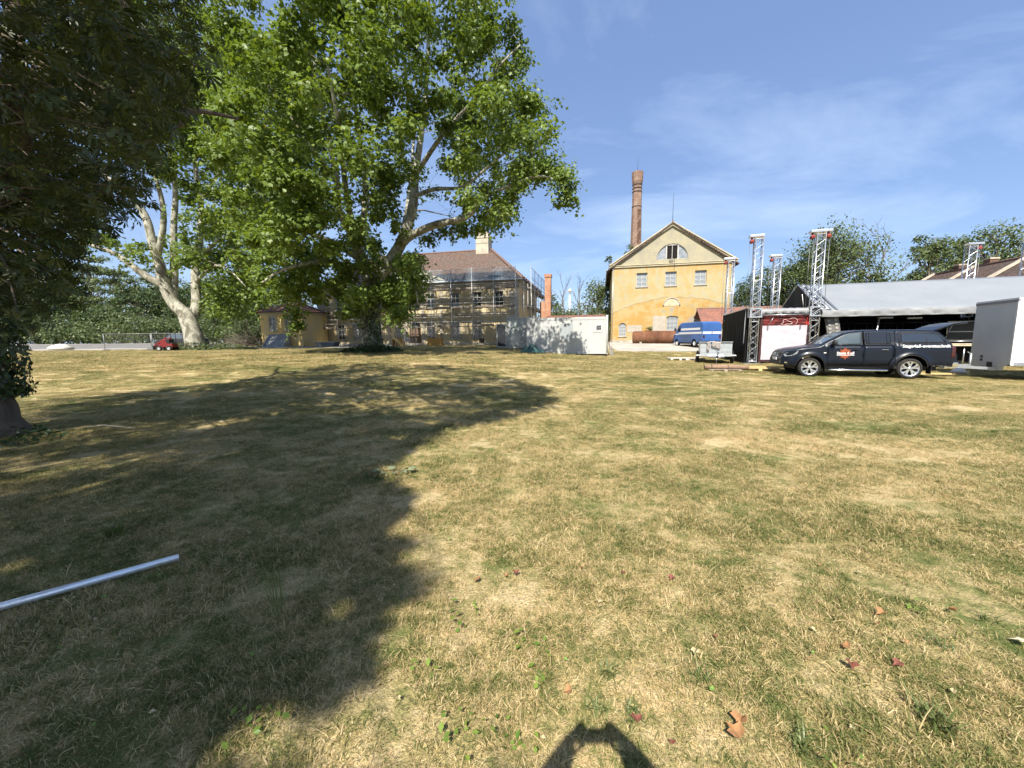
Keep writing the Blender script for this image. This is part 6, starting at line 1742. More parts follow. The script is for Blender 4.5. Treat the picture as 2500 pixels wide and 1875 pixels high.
# ================================================================== vehicles
M_PAINT = mat('dark_blue_paint', (0.0045, 0.0075, 0.015), .33, metal=.0, spec=.3, coat=.25, var=.08, vscale=2)
M_PLAST = mat('black_plastic', (0.018, 0.018, 0.019), .55, spec=.4)
M_TYRE = mat('tyre_rubber', (0.030, 0.029, 0.028), .85, spec=.2, var=.25, vscale=9)
M_RIM = mat('silver_rim', (0.72, 0.73, 0.75), .28, metal=.9)
M_CHROME = mat('chrome', (0.75, 0.75, 0.76), .12, metal=1.0)
M_AUTOGL = mat('tinted_car_glass', (0.012, 0.014, 0.016), .03, spec=.9)
M_AUTOGL2 = mat('car_glass_reflecting', (0.055, 0.075, 0.085), .03, spec=1.0, col2=(0.085, 0.105, 0.11), vscale=1.4)
M_AUTOGL3 = mat('canopy_glass', (0.022, 0.030, 0.042), .05, spec=.9)
M_HEAD = mat('headlamp_glass', (0.30, 0.32, 0.33), .06, spec=1.0, col2=(0.12, 0.13, 0.14), vscale=9)
M_TAIL = mat('tail_lamp', (0.05, 0.007, 0.008), .15, spec=.8)
M_LETW = mat('white_lettering', (0.85, 0.85, 0.85), .5)
M_ORANGE = mat('orange_print', (0.36, 0.085, 0.025), .5, col2=(0.16, 0.035, 0.012), vscale=9)
M_SEAM = mat('dark_gap', (0.004, 0.004, 0.004), .8, spec=.1)
def lerp_tab(tab, x):
    xs = [t[0] for t in tab]
    return float(np.interp(x, xs, [t[1] for t in tab]))
def loft(name, stations, ring, m, parent):
    """Body of sections: ring(x) gives half a section as (y, z) from keel to crown; mirrored."""
    V_, F_ = [], []; n = None
    for x in stations:
        h = ring(x); full = h + [(-y, z) for y, z in reversed(h)]
        n = len(full); V_ += [(x, y, z) for y, z in full]
    for i in range(len(stations) - 1):
        for k in range(n):
            a, b = i * n + k, i * n + (k + 1) % n; F_.append((a, b, b + n, a + n))
    F_.append(tuple(range(n - 1, -1, -1))); e = (len(stations) - 1) * n; F_.append(tuple(range(e, e + n)))
    mb = MB(); mb.add(V_, F_, True); o = mb.obj(name, m, parent)
    bm = bmesh.new(); bm.from_mesh(o.data); bmesh.ops.recalc_face_normals(bm, faces=bm.faces[:])
    for e_ in bm.edges:
        if len(e_.link_faces) == 2 and e_.calc_face_angle(0) > rad(38): e_.smooth = False
    bm.to_mesh(o.data); bm.free()
    return o
def text_mesh(body, size, off=0.0, ext=.002, shear=0.0):
    cu = bpy.data.curves.new('lettering', 'FONT'); cu.body = body; cu.size = size; cu.offset = off; cu.extrude = ext; cu.align_x = 'CENTER'; cu.align_y = 'CENTER'; cu.shear = shear
    cu.resolution_u = 3
    ob = bpy.data.objects.new('lettering', cu); COL.objects.link(ob)
    dg = bpy.context.evaluated_depsgraph_get(); me = bpy.data.meshes.new_from_object(ob.evaluated_get(dg))
    bpy.data.objects.remove(ob); bpy.data.curves.remove(cu)
    me.name = 'lettering'; me.materials.clear()
    return me
def wheel(parent, c, side, R=.385, w=.26, rim_r=.275, spokes=5, m_rim=None, name='wheel', twin=True):
    """Wheel with tyre and rim; side +1 faces +y."""
    m_rim = m_rim or M_RIM; c = Vector(c); ax = Vector((0, side, 0))
    e = thing(name, None, None); e.parent = parent; e.location = c
    mb = MB(); h = w / 2
    mb.lathe((0, 0, 0), ax, [(-h, rim_r), (-h, R - .05), (-h + .04, R - .01), (-h + .07, R), (h - .07, R), (h - .04, R - .01), (h, R - .05), (h - .005, rim_r + .01), (h - .05, rim_r)], 40); mb.obj('tyre', M_TYRE, e)
    mb = MB(); mb.lathe((0, 0, 0), ax, [(h - .012, rim_r + .004), (h - .012, rim_r - .022), (h - .05, rim_r - .03), (-h * .3, rim_r - .04)], 40)
    if spokes:
        for k in range(spokes):
            a = 2 * PI * k / spokes + .3
            for da in (-.21, .21):
                p = Vector((math.cos(a) * .055, 0, math.sin(a) * .055)); q = Vector((math.cos(a + da) * (rim_r - .02), 0, math.sin(a + da) * (rim_r - .02)))
                mb.bar(p + ax * (h - .035), q + ax * (h - .03), .048, .03, up=ax)
                if twin:
                    q2 = Vector((math.cos(a + da * 1.9) * (rim_r - .02), 0, math.sin(a + da * 1.9) * (rim_r - .02))); mid = p.lerp(q, .62)
                    mb.bar(mid + ax * (h - .036), q2 + ax * (h - .032), .034, .025, up=ax)
        mb.lathe((0, 0, 0), ax, [(h - .08, .075), (h - .02, .07), (h - .012, .045), (h - .012, .0)], 16)
    else:
        mb.lathe((0, 0, 0), ax, [(h - .06, rim_r - .03), (h - .07, rim_r * .62), (h - .03, rim_r * .5), (h - .02, rim_r * .25), (h - .02, .0)], 24)
    mb.obj('rim', m_rim, e)
    MB().lathe((0, 0, 0), ax, [(h - .12, .0), (h - .12, rim_r - .03)], 24).obj('brake_disc', M_PLAST, e)
    return e

# ------------------------------------------------------------------ pick-up truck
tr_o = Vector((15.02, 15.05, 0)); tr_o.z = gz(14, 14.5); TRZ = rad(160.5)
truck = thing('pickup_truck', 'dark blue double cab pickup with hardtop and silver wheels on the lawn', 'pickup truck', tr_o, TRZ)
TOP = [(-1.28, .93), (-1.25, 1.0), (-1.20, 1.12), (-1.10, 1.32), (-.98, 1.53), (-.86, 1.69), (-.74, 1.77), (-.55, 1.805), (-.2, 1.82), (.40, 1.825), (.46, 1.80), (.52, 1.825), (1.0, 1.83), (1.5, 1.82), (1.85, 1.775), (2.05, 1.70),
       (2.3, 1.555), (2.6, 1.365), (2.80, 1.245), (2.9, 1.222), (3.1, 1.20), (3.4, 1.165), (3.65, 1.115), (3.82, 1.055), (3.93, .98), (4.0, .88), (4.04, .74)]
WBX = 3.095; ARC = .475
def t_bot(x):
    b = .43
    if x > 3.55: b = .43 + .06 * min(1, (x - 3.55) / .4)
    if x < -.45: b = .50
    for xc in (0, WBX):
        d = x - xc
        if abs(d) < ARC: b = max(b, .40 + math.sqrt(ARC ** 2 - d * d))
    return b
def t_half(x, z):
    w = .955
    if z < .62: w -= .05 * ((.62 - z) / .2) ** 1.5 if z > .42 else .05
    if z > 1.02: w -= .022 * ((min(z, 1.27) - 1.02) / .25) ** 2
    if z > 1.27: w -= .035 + (z - 1.27) * .30
    w -= .012 * math.exp(-((z - .84) / .03) ** 2) * (1 if .4 < x < 2.6 else 0)
    if x > 3.2: w -= .21 * ((x - 3.2) / .84) ** 2.4
    if x < -.9: w -= .05 * ((-.9 - x) / .38) ** 2
    for xc in (0, WBX):
        d = abs(math.hypot(x - xc, z - .40) - ARC - .05)
        if z < 1.1: w += .045 * math.exp(-(d / .06) ** 2)
    return w
def t_ring(x):
    zb, zt = t_bot(x), lerp_tab(TOP, x); r = .075 if zt < 1.5 else .11
    r = min(r, (zt - zb) * .35)
    out = [(.0, zb), (t_half(x, zb) - .05, zb)]
    n = 16
    for k in range(n + 1):
        z = zb + .012 + (zt - r - zb - .012) * k / n; out.append((t_half(x, z), z))
    wt = t_half(x, zt - r)
    for k in range(1, 5):
        a = PI / 2 * k / 4; out.append((wt - r * 1.3 * (1 - math.cos(a)), zt - r + r * math.sin(a)))
    out += [(wt * .55, zt + .012), (0, zt + .018)]
    return out
xs = sorted(set([round(v, 3) for v in np.linspace(-1.28, 4.04, 60)] + [xc + s * ARC * math.cos(a) for xc in (0, WBX) for s in (-1, 1) for a in np.linspace(0.001, PI / 2, 8)] + [.40, .46, .52]))
loft('body', xs, t_ring, M_PAINT, truck)
def side_patch(name, x0, x1, z0, z1, m, parent, side=1, off=.004, f0=None, f1=None, n=10, k=6, zf=None, thick=.004):
    """Panel lying on the truck's side; f0(z), f1(z) give its front and rear edges."""
    V_, F_ = [], []
    for j in range(k + 1):
        for i in range(n + 1):
            u, v = i / n, j / k
            if zf is None: z = z0 + (z1 - z0) * v; a = f0(z) if f0 else x0; b = f1(z) if f1 else x1; x = a + (b - a) * u
            else: x = x0 + (x1 - x0) * u; zz0, zz1 = zf(x); z = zz0 + (zz1 - zz0) * v
            V_.append((x, side * (t_half(x, z) + off), z))
    for j in range(k):
        for i in range(n): q = j * (n + 1) + i; f = (q, q + 1, q + n + 2, q + n + 1); F_.append(f[::-1] if side > 0 else f)
    o = MB().add(V_, F_, True).obj(name, m, parent)
    s = o.modifiers.new('thick', 'SOLIDIFY'); s.thickness = thick; s.offset = 0
    return o
def seam(parent, pts, side, r=.007):
    return MB().tube([(x, side * (t_half(x, z) + .004), z) for x, z in pts], r, 5).obj('seam', M_SEAM, parent)
arch_r = lambda z: max(.53, .06 + math.sqrt(max(0, .60 ** 2 - min(.6, abs(z - .40)) ** 2)))
for s in (1, -1):
    d1 = side_patch('front_door', 1.44, 2.56, .50, 1.255, M_PAINT, truck, s); d2 = side_patch('rear_door', .53, 1.42, .50, 1.255, M_PAINT, truck, s, f0=arch_r)
    for d, hx in ((d1, 1.60), (d2, .70)):
        y = t_half(hx, 1.08)
        MB().box(hx, hx + .20, s * y - .004, s * (y + .035), 1.075, 1.10).obj('handle', M_CHROME if d is d2 else M_PAINT, d, bevel=.008); MB().sphere((hx + .1, s * (y + .004), 1.085), .05, 10, 6, (1.6, .15, .8)).obj('handle_recess', M_SEAM, d)
    seam(d1, [(1.43, .48), (1.43, .9), (1.43, 1.26)], s); seam(d1, [(2.58, .48), (2.60, .8), (2.58, 1.1), (2.50, 1.26)], s); seam(d2, [(arch_r(z) - .01, z) for z in np.linspace(.5, 1.26, 8)], s)
    seam(d1, [(.55, .485), (1.43, .475), (2.58, .475)], s); 
    # glass
    wtop = lambda x: min(1.755, lerp_tab(TOP, x) - .085)
    gf_ = side_patch('front_window', 1.50, 2.46, 1.28, 1.7, M_AUTOGL2, d1, s, .006, zf=lambda x: (1.285, max(1.30, wtop(x)))); gr_ = side_patch('rear_window', .62, 1.36, 1.28, 1.7, M_AUTOGL, d2, s, .006, zf=lambda x: (1.285 + .02 * (x < .7), wtop(x)))
    seam(d2, [(1.27, 1.29), (1.27, 1.74)], s, .012); seam(d2, [(.73, 1.29), (.73, 1.74)], s, .010); seam(d1, [(1.43, 1.27), (1.43, 1.78)], s, .03)
    seam(d1, [(2.52, 1.275), (2.0, 1.27), (1.46, 1.27), (.58, 1.27)], s, .010)
    cw = side_patch('canopy_window', -.92, .32, 1.3, 1.72, M_AUTOGL3, truck, s, .008, zf=lambda x: (1.345, min(1.70, lerp_tab(TOP, x) - .12)), n=14)
    cf = [(-.95, 1.335), (.35, 1.335), (.37, 1.5), (.33, 1.715), (-.6, 1.70), (-.78, 1.60), (-.95, 1.335)]
    MB().tube([(x, s * (t_half(x, z) + .006), z) for x, z in cf], .016, 5).obj('canopy_window_frame', M_PLAST, cw)
    MB().tube([(-.42, s * (t_half(-.42, 1.35) + .008), 1.35), (-.42, s * (t_half(-.42, 1.70) + .008), 1.70)], .010, 5).obj('canopy_window_bar', M_PLAST, cw)
    seam(truck, [(.49, .55), (.49, 1.1), (.49, 1.79)], s, .010); seam(truck, [(.48, 1.285), (-.5, 1.285), (-1.10, 1.285)], s, .008)
    seam(truck, [(2.60, 1.10), (2.75, 1.16), (3.2, 1.13), (3.7, 1.03)], s, .006)
    # flares, step, mud flaps, mirror
    for xc in (0, WBX):
        MB().tube([(xc + (ARC + .012) * math.cos(a), s * (t_half(xc + ARC * math.cos(a), .40 + ARC * math.sin(a)) - .004), .40 + (ARC + .012) * math.sin(a)) for a in [PI * k / 18 for k in range(19)]], .018, 6).obj('arch_lip', M_PLAST, truck)
    MB().tube([(.62, s * .93, .32), (.72, s * 1.0, .315), (1.5, s * 1.005, .315), (2.42, s * 1.0, .315), (2.52, s * .93, .32)], .036, 8).obj('side_step', M_CHROME, truck)
    MB().box(-.60, -.585, s * .66, s * .93, .20, .60).obj('mud_flap', M_PLAST, truck); MB().box(2.575, 2.59, s * .70, s * .92, .26, .55).obj('mud_flap', M_PLAST, truck)
    mm = MB(); mm.sphere((2.40, s * 1.08, 1.36), .11, 12, 8, (.75, 1.05, 1.05)); mm.bar((2.42, s * .90, 1.28), (2.40, s * 1.02, 1.30), .05); mm.obj('mirror', M_PLAST, truck)
    # lamps
    hl = []
    for (x, z) in ((3.50, 1.065), (3.86, .985), (3.97, .90), (3.93, .82), (3.72, .84), (3.55, .93)): hl.append((x, s * (t_half(x, z) + .006), z))
    MB().add(hl, [(0, 1, 2, 3, 4, 5) if s < 0 else (5, 4, 3, 2, 1, 0)]).obj('headlight', M_HEAD, truck)
    MB().box(3.80, 3.93, s * (t_half(3.86, .55)) - .04 * s, s * (t_half(3.86, .55) + .012), .55, .60).obj('fog_lamp', M_CHROME, truck)
    side_patch('tail_light', -1.22, -1.10, .80, 1.22, M_TAIL, truck, s, .006, n=4)
    MB().box(-1.33, -1.16, s * .55, s * .93, .46, .64).obj('rear_bumper', M_CHROME, truck, bevel=.03)
    MB().box(2.60, 2.68, s * (t_half(2.64, .97) + .001), s * (t_half(2.64, .97) + .008), .955, .985).obj('side_repeater', M_LETW, truck)
    for xc in (0, WBX): wheel(truck, (xc, s * .80, .385), s)
# windscreen, hood seam, grille, plate, emblem
def top_patch(name, x0, x1, yw0, yw1, m, off=.008, n=8):
    V_, F_ = [], []
    for i in range(n + 1):
        x = x0 + (x1 - x0) * i / n; w_ = yw0 + (yw1 - yw0) * i / n
        for k in range(9): 
            y = -w_ + 2 * w_ * k / 8; V_.append((x, y, lerp_tab(TOP, x) + .018 - .012 * abs(y) / w_ + off))
    for i in range(n):
        for k in range(8): q = i * 9 + k; F_.append((q, q + 9, q + 10, q + 1))
    o = MB().add(V_, F_, True).obj(name, m, truck); return o
top_patch('windscreen', 2.02, 2.72, .56, .70, M_AUTOGL2, .006)
for s in (1, -1): MB().tube([(2.74, s * .74, 1.28), (2.3, s * .69, 1.565), (2.0, s * .66, 1.73)], .02, 6).obj('windscreen_pillar', M_PLAST, truck)
MB().box(2.70, 2.78, -.62, .62, 1.255, 1.275).obj('wiper_cowl', M_PLAST, truck)
gr = MB(); gr.box(3.965, 4.03, -.42, .42, .80, .97); gr = gr.obj('grille', M_PLAST, truck)
for z in (.835, .885, .935): MB().box(4.031, 4.042, -.40, .40, z - .008, z + .008).obj('grille_bar', M_CHROME, gr)
em = MB(); em.torus((4.055, 0, .885), (1, 0, 0), .075, .010, 20, 6); em.bar((4.055, -.045, .945), (4.055, -.015, .885), .012); em.bar((4.055, .045, .945), (4.055, .015, .885), .012); em.bar((4.055, -.06, .90), (4.055, -.03, .83), .012); em.bar((4.055, .06, .90), (4.055, .03, .83), .012); em.bar((4.055, -.03, .83), (4.055, 0, .87), .012); em.bar((4.055, .03, .83), (4.055, 0, .87), .012)
em.obj('emblem', M_CHROME, gr)
MB().box(3.90, 4.075, -.72, .72, .47, .58).obj('bumper_lip', M_PLAST, truck, bevel=.03); MB().box(4.05, 4.075, -.26, .26, .66, .77).obj('number_plate', M_LETW, truck); MB().box(3.88, 4.04, -.58, .58, .59, .72).obj('lower_grille', M_PLAST, truck)
MB().box(-.9, 3.5, -.6, .6, .30, .46).obj('chassis', M_PLAST, truck)
MB().box(.3, 2.6, -.88, .88, .38, .46).obj('underbody', M_PLAST, truck)
# raised rear lid of the hardtop, tow bar
V_ = []
for i, (x, z) in enumerate(((-.70, 1.79), (-.95, 1.93), (-1.25, 2.03), (-1.62, 2.08), (-1.60, 2.03), (-1.25, 1.97), (-.98, 1.86), (-.76, 1.74))):
    V_ += [(x, -.68 + .05 * i % .1, z), (x, .68 - .05 * i % .1, z)]
F_ = [(2 * i, 2 * i + 1, (2 * i + 3) % 16, (2 * i + 2) % 16) for i in range(8)] + [tuple(range(0, 16, 2)), tuple(range(15, 0, -2))]
MB().add(V_, F_).obj('canopy_lid', M_PAINT, truck, bevel=.015)
for s in (1, -1): MB().tube([(-1.02, s * .64, 1.48), (-1.2, s * .64, 1.96)], .012, 5).obj('lid_strut', M_PLAST, truck)
mb = MB(); mb.bar((-1.2, 0, .42), (-1.45, 0, .40), .06); mb.sphere((-1.45, 0, .46), .035); mb.obj('tow_ball', M_PLAST, truck)
# lettering and splash on the visible side
def on_side(me, name, x, z, m, parent, off=.012):
    me.materials.append(m); o = link(name, me, None, parent)
    o.matrix_local = Matrix.Translation((x, t_half(x, z) + off, z)) @ Matrix(((-1, 0, 0, 0), (0, 0, 1, 0), (0, 1, 0, 0), (0, 0, 0, 1)))
    return o
sp_ = []
random.seed(5)
for i in range(40):
    a = 2 * PI * i / 40; r_ = .155 + .05 * random.random() + (.05 if i % 5 == 0 else 0); sp_.append((1.99 + r_ * 1.0 * math.cos(a), .945 + r_ * .95 * math.sin(a)))
MB().add([(x, t_half(x, z) + .010, z) for x, z in sp_] + [(1.99, t_half(1.99, .945) + .012, .945)], [(i, 40, (i + 1) % 40) for i in range(40)]).obj('orange_splash', M_ORANGE, truck)
on_side(text_mesh('Stage 4 all', .135, .0025), 'lettering', 2.0, .955, M_LETW, truck, .020)
MB().box(1.72, 2.27, t_half(2, .88) + .016, t_half(2, .88) + .02, .872, .888).obj('underline', M_LETW, truck)
on_side(text_mesh('Stage4all-eventtechnik', .15, .0025), 'lettering', -.37, 1.215, M_LETW, truck, .022)

# ------------------------------------------------------------------ box trailer at the right edge
bx_a = math.atan2(.405, -.914)
nb_ = Vector((17.38, 13.38, 0))          # near front corner
BTZ = bx_a
bt = thing('box_trailer', 'high grey and white box trailer at the right edge of the lawn', 'trailer', (nb_.x, nb_.y, gz(17, 13)), BTZ)
# local: x forward (towards the truck), y left (towards the lens); near front corner at origin
M_TGREY = mat('trailer_grey', (0.55, 0.57, 0.59), .5, var=.05, vscale=1.2); M_TWHITE = mat('trailer_white', (0.78, 0.78, 0.77), .45, var=.03)
M_TDARK = mat('trailer_rail', (0.22, 0.22, 0.25), .5)
TL, TWd, TB, TT = 4.6, 2.12, .60, 2.86
MB().box(-.03, 0, -TWd, 0, TB, TT - .12).obj('front_wall', M_TGREY, bt)
MB().box(-TL, -.032, -.03, 0, TB, TT).obj('side_wall', M_TWHITE, bt); MB().box(-TL, -.032, -TWd, -TWd + .03, TB, TT).obj('side_wall', M_TWHITE, bt); MB().box(-TL, -TL + .03, -TWd + .03, -.03, TB, TT).obj('rear_wall', M_TWHITE, bt)
MB().box(-TL, .01, -TWd - .01, .01, TT - .04, TT + .02).obj('roof', M_TWHITE, bt)
MB().box(-.035, .02, -TWd - .005, .005, TT - .12, TT - .041).obj('top_rail', M_TDARK, bt); MB().box(-.06, .03, -.03, .03, TB - .05, TT - .12).obj('corner_profile', M_TWHITE, bt); MB().box(-TL, -.05, .001, .035, TB - .06, TB + .06).obj('side_rail', M_ZINC, bt)
mb = MB(); mb.add([(.0, -TWd, TB + .05), (.012, -.05, TB), (-.0, -.3, TB - .12), (-.02, -.9, TB - .30), (-.02, -TWd + .05, TB - .26)], [(0, 1, 2, 3, 4)]); mb.obj('apron', M_TGREY, bt)
MB().box(-TL, -.05, -TWd + .1, -.1, TB - .08, TB - .002).obj('floor_frame', M_PLAST, bt)
for y in (-TWd * .5 - .35, -TWd * .5 + .35): MB().bar((-.2, y, TB - .22), (1.25, -TWd * .5 + (.05 if y > -TWd * .5 else -.05), .45), .08, .10).obj('drawbar', M_ZINC, bt)
MB().box(.55, 1.55, -TWd * .5 - .07, -TWd * .5 + .07, .42, .52).obj('coupling_beam', M_ZINC, bt); MB().box(1.5, 1.75, -TWd * .5 - .05, -TWd * .5 + .05, .44, .52).obj('coupling_head', M_ZINC, bt)
MB().tube([(.35, -TWd * .5 - .32, .12), (.35, -TWd * .5 - .32, .92)], .035, 8).obj('jockey_tube', M_ZINC, bt); MB().bar((.35, -TWd * .5 - .32, .9), (.45, -TWd * .5 - .32, .98), .03).obj('jockey_crank', M_ZINC, bt)
MB().box(.002, .012, -TWd * .55, -TWd * .55 + .28, TB - .17, TB + .02).obj('socket_plate', M_PLAST, bt)
for z in (.35, .22): MB().box(.004, .02, -TWd * .72, -TWd * .72 + .1, TB + z - .18, TB + z - .10).obj('bracket', M_PLAST, bt)
for s, y in ((1, -.20), (-1, -TWd + .20)):
    for x in (-2.0, -2.85): wheel(bt, (x, y, .33), s, .33, .2, .2, 0, M_TWHITE)

# ------------------------------------------------------------------ grey utility trailer
uo = P(1746, 889, 21.4); uo.z = gz(uo.x, uo.y)
ut = thing('utility_trailer', 'small galvanised open trailer parked before the black cloth', 'trailer', uo, rad(-24))
M_GALV = mat('galvanised_sheet', (0.50, 0.53, 0.54), .38, metal=.55, var=.10, vscale=4)
fw, fl_ = 1.50, 2.6
MB().box(-fw / 2, fw / 2, 0, .035, .42, 1.16).obj('front_board', M_GALV, ut); 
for x in (-fw / 2 - .035, fw / 2): MB().box(x, x + .035, .0, fl_, .42, 1.16).obj('side_board', M_GALV, ut)
MB().box(-fw / 2, fw / 2, fl_ - .035, fl_, .42, 1.16).obj('tail_board', M_GALV, ut); MB().box(-fw / 2, fw / 2, .04, fl_ - .04, .40, .44).obj('floor', M_EDGE, ut)
for z in (.66, .90): MB().box(-fw / 2, fw / 2, -.012, -.001, z, z + .035).obj('bead', M_GALV, ut)
MB().box(-fw / 2 - .10, fw / 2 + .06, -.05, .10, 1.16, 1.23).obj('top_rail', M_GALV, ut); MB().box(-fw / 2 - .10, fw / 2 + .06, -.055, -.052, 1.175, 1.205).obj('rail_slot', M_PLAST, ut)
for x in (-.32, .08, .42): 
    for z in (.54, 1.02): MB().sphere((x, -.012, z), .018, 8, 5).obj('bolt', M_PLAST, ut)
for s in (-1, 1):
    wheel(ut, (s * (fw / 2 + .14), 1.25, .30), s, .30, .16, .17, 0, M_GALV) if False else None
    e = thing('wheel', None, None); e.parent = ut; e.location = (s * (fw / 2 + .13), .80, .30)
    MB().lathe((0, 0, 0), (s, 0, 0), [(-.08, .17), (-.08, .26), (-.05, .30), (.05, .30), (.08, .26), (.08, .17)], 24).obj('tyre', M_TYRE, e); MB().lathe((0, 0, 0), (s, 0, 0), [(.07, .17), (.03, .12), (.05, .05), (.05, 0)], 20).obj('rim', M_GALV, e)
    MB().tube([(s * (fw / 2 + .13), .80 + .37 * math.cos(a), .30 + .37 * math.sin(a)) for a in [PI * k / 10 for k in range(11)]], .06, 6).obj('mudguard', M_PLAST, ut)
    MB().box(s * (fw / 2 + .13) - .12, s * (fw / 2 + .13) + .12, -.02, .06, .44, .50).obj('side_lamp', M_GALV, ut, bevel=.01)
mb = MB(); mb.bar((-.35, .3, .38), (0, -1.1, .40), .06); mb.bar((.35, .3, .38), (0, -1.1, .40), .06); mb.obj('drawbar', M_GALV, ut)
mb = MB(); mb.box(-.42, .42, -.25, -.05, .38, .50); mb.obj('tow_bracket', M_GALV, ut, bevel=.02); MB().tube([(.08, -.3, .42), (.10, -.34, .62), (.04, -.36, .70)], .025, 6).obj('brake_lever', M_PLAST, ut)
MB().box(-.05, .05, -1.25, -1.0, .40, .50).obj('coupling', M_PLAST, ut); MB().tube([(0, -.75, .02), (0, -.75, .42)], .025, 6).obj('prop_stand', M_GALV, ut)
glo = thing('work_gloves', 'striped work gloves and rag hanging over the front of the grey trailer', 'gloves', (Matrix.Translation(uo) @ rotz(rad(-24))) @ Vector((-.25, -.03, .72)), rad(-24))
M_GLOVE = mat('glove_cloth', (0.45, 0.40, 0.36), .9, col2=(0.14, 0.13, 0.13), vscale=14)
def rag(x0, x1, z0, z1, nm, seed):
    r_ = random.Random(seed); V_, F_ = [], []
    for j in range(7):
        for i in range(6):
            u, v = i / 5, j / 6; V_.append((x0 + (x1 - x0) * u + r_.uniform(-.02, .02), -.06 - .03 * r_.random(), z1 + (z0 - z1) * v * (1 - .25 * abs(u - .5)) + r_.uniform(-.015, .015)))
    for j in range(6):
        for i in range(5): q = j * 6 + i; F_.append((q, q + 6, q + 7, q + 1))
    o = MB().add(V_, F_, True).obj(nm, M_GLOVE, glo); s = o.modifiers.new('t', 'SOLIDIFY'); s.thickness = .02; return o
rag(.02, .26, .18, .52, 'glove', 1); rag(.22, .46, .10, .50, 'glove', 2); rag(-.20, -.06, -.02, .50, 'rag', 3)

# ------------------------------------------------------------------ blue van
vo = Vector((18.25, 38.5, 0)); vo.z = gz(18.2, 38.5) + .02; VZ = math.atan2(.99, -.13)
van = thing('blue_van', 'old blue panel van with white stripes before the yellow mill', 'van', vo, VZ)
M_VBLUE = mat('blue_van_paint', (0.035, 0.10, 0.29), .38, spec=.5, var=.10, vscale=1.5, coat=.2); M_VBLUE2 = mat('dull_blue_paint', (0.060, 0.10, 0.20), .5, var=.12, vscale=1.5)
M_VWHITE = mat('white_stripe', (0.62, 0.62, 0.60), .45)
VW = .98
VT = [(-2.55, 2.1), (-2.5, 2.28), (-2.2, 2.36), (1.0, 2.38), (1.25, 2.33), (1.45, 2.15), (1.95, 1.42), (2.1, 1.36), (2.35, 1.22), (2.48, 1.05), (2.52, .8)]
def v_bot(x):
    b = .42
    for xc in (-1.35, 1.65):
        if abs(x - xc) < .42: b = max(b, .36 + math.sqrt(.42 ** 2 - (x - xc) ** 2))
    return b
def v_half(x, z):
    w = VW - (.10 * ((z - 1.3) / 1.05) ** 2 if z > 1.3 else 0) - (.04 if z < .6 else 0)
    if x > 1.9: w -= .10 * ((x - 1.9) / .6) ** 2
    return w
def v_ring(x):
    zb, zt = v_bot(x), lerp_tab(VT, x); r = .12; out = [(0, zb), (v_half(x, zb) - .03, zb)]
    for k in range(13): z = zb + .01 + (zt - r - zb - .01) * k / 12; out.append((v_half(x, z), z))
    wt = v_half(x, zt - r)
    for k in range(1, 5): a = PI / 2 * k / 4; out.append((wt - r * (1 - math.cos(a)), zt - r + r * math.sin(a)))
    return out + [(0, zt + .03)]
vx = sorted(set([round(v, 3) for v in np.linspace(-2.55, 2.52, 36)] + [xc + s * .42 * math.cos(a) for xc in (-1.35, 1.65) for s in (-1, 1) for a in np.linspace(.001, PI / 2, 7)]))
loft('body', vx, v_ring, M_VBLUE, van)
def v_patch(name, x0, x1, z0, z1, m, s=1, off=.006, parent=None):
    V_, F_ = [], []
    for j in range(3):
        for i in range(7): x = x0 + (x1 - x0) * i / 6; z = z0 + (z1 - z0) * j / 2; V_.append((x, s * (v_half(x, z) + off), z))
    for j in range(2):
        for i in range(6): q = j * 7 + i; f = (q, q + 1, q + 8, q + 7); F_.append(f[::-1] if s > 0 else f)
    return MB().add(V_, F_, True).obj(name, m, parent or van)
for s in (1, -1):
    v_patch('white_stripe', -2.50, 1.30, 1.22, 1.42, M_VWHITE, s); v_patch('upper_stripe', -2.20, .95, 1.60, 1.80, M_VWHITE, s); v_patch('nose_stripe', 1.32, 2.3, 1.18, 1.30, M_VWHITE, s)
    v_patch('cab_window', 1.02, 1.5, 1.48, 2.05, M_AUTOGL, s); v_patch('lower_panel', -.85, 1.15, .50, 1.18, M_VBLUE2, s, .003)
    for xc in (-1.35, 1.65):
        e = wheel(van, (xc, s * .86, .34), s, .34, .2, .2, 0, M_CGREY)
        MB().tube([(xc + .43 * math.cos(a), s * (v_half(xc, .6) + .002), .36 + .43 * math.sin(a)) for a in [PI * k / 12 for k in range(13)]], .03, 5).obj('arch_lip', M_VBLUE2, van)
    MB().box(-2.575, -2.50, s * .72, s * .90, .80, 1.10).obj('tail_light', M_TAIL, van)
    mm = MB(); mm.box(1.62, 1.68, s * 1.08, s * 1.28, 1.55, 1.85); mm.bar((1.6, s * .9, 1.6), (1.65, s * 1.15, 1.7), .03); mm.obj('mirror', M_PLAST, van)
    MB().box(-2.562, -2.555, s * .03, s * .93, .60, 2.16).obj('rear_door', M_VBLUE, van); MB().box(-2.570, -2.563, s * .03, s * .93, 1.22, 1.42).obj('rear_stripe', M_VWHITE, van)
    MB().box(-2.569, -2.563, s * .14, s * .82, 1.56, 2.04).obj('door_recess', M_VBLUE, van, bevel=.002)
MB().box(-2.64, -2.50, -.96, .96, .40, .54).obj('rear_bumper', M_PLAST, van, bevel=.02); MB().box(-2.58, -2.572, -.06, .10, 1.30, 1.34).obj('handle', M_PLAST, van); MB().box(-2.3, 2.3, -.7, .7, .26, .44).obj('chassis', M_PLAST, van)
MB().box(-2.648, -2.641, -.26, .26, .42, .52).obj('number_plate', M_VWHITE, van); MB().box(2.50, 2.62, -.95, .95, .40, .58).obj('front_bumper', M_PLAST, van)
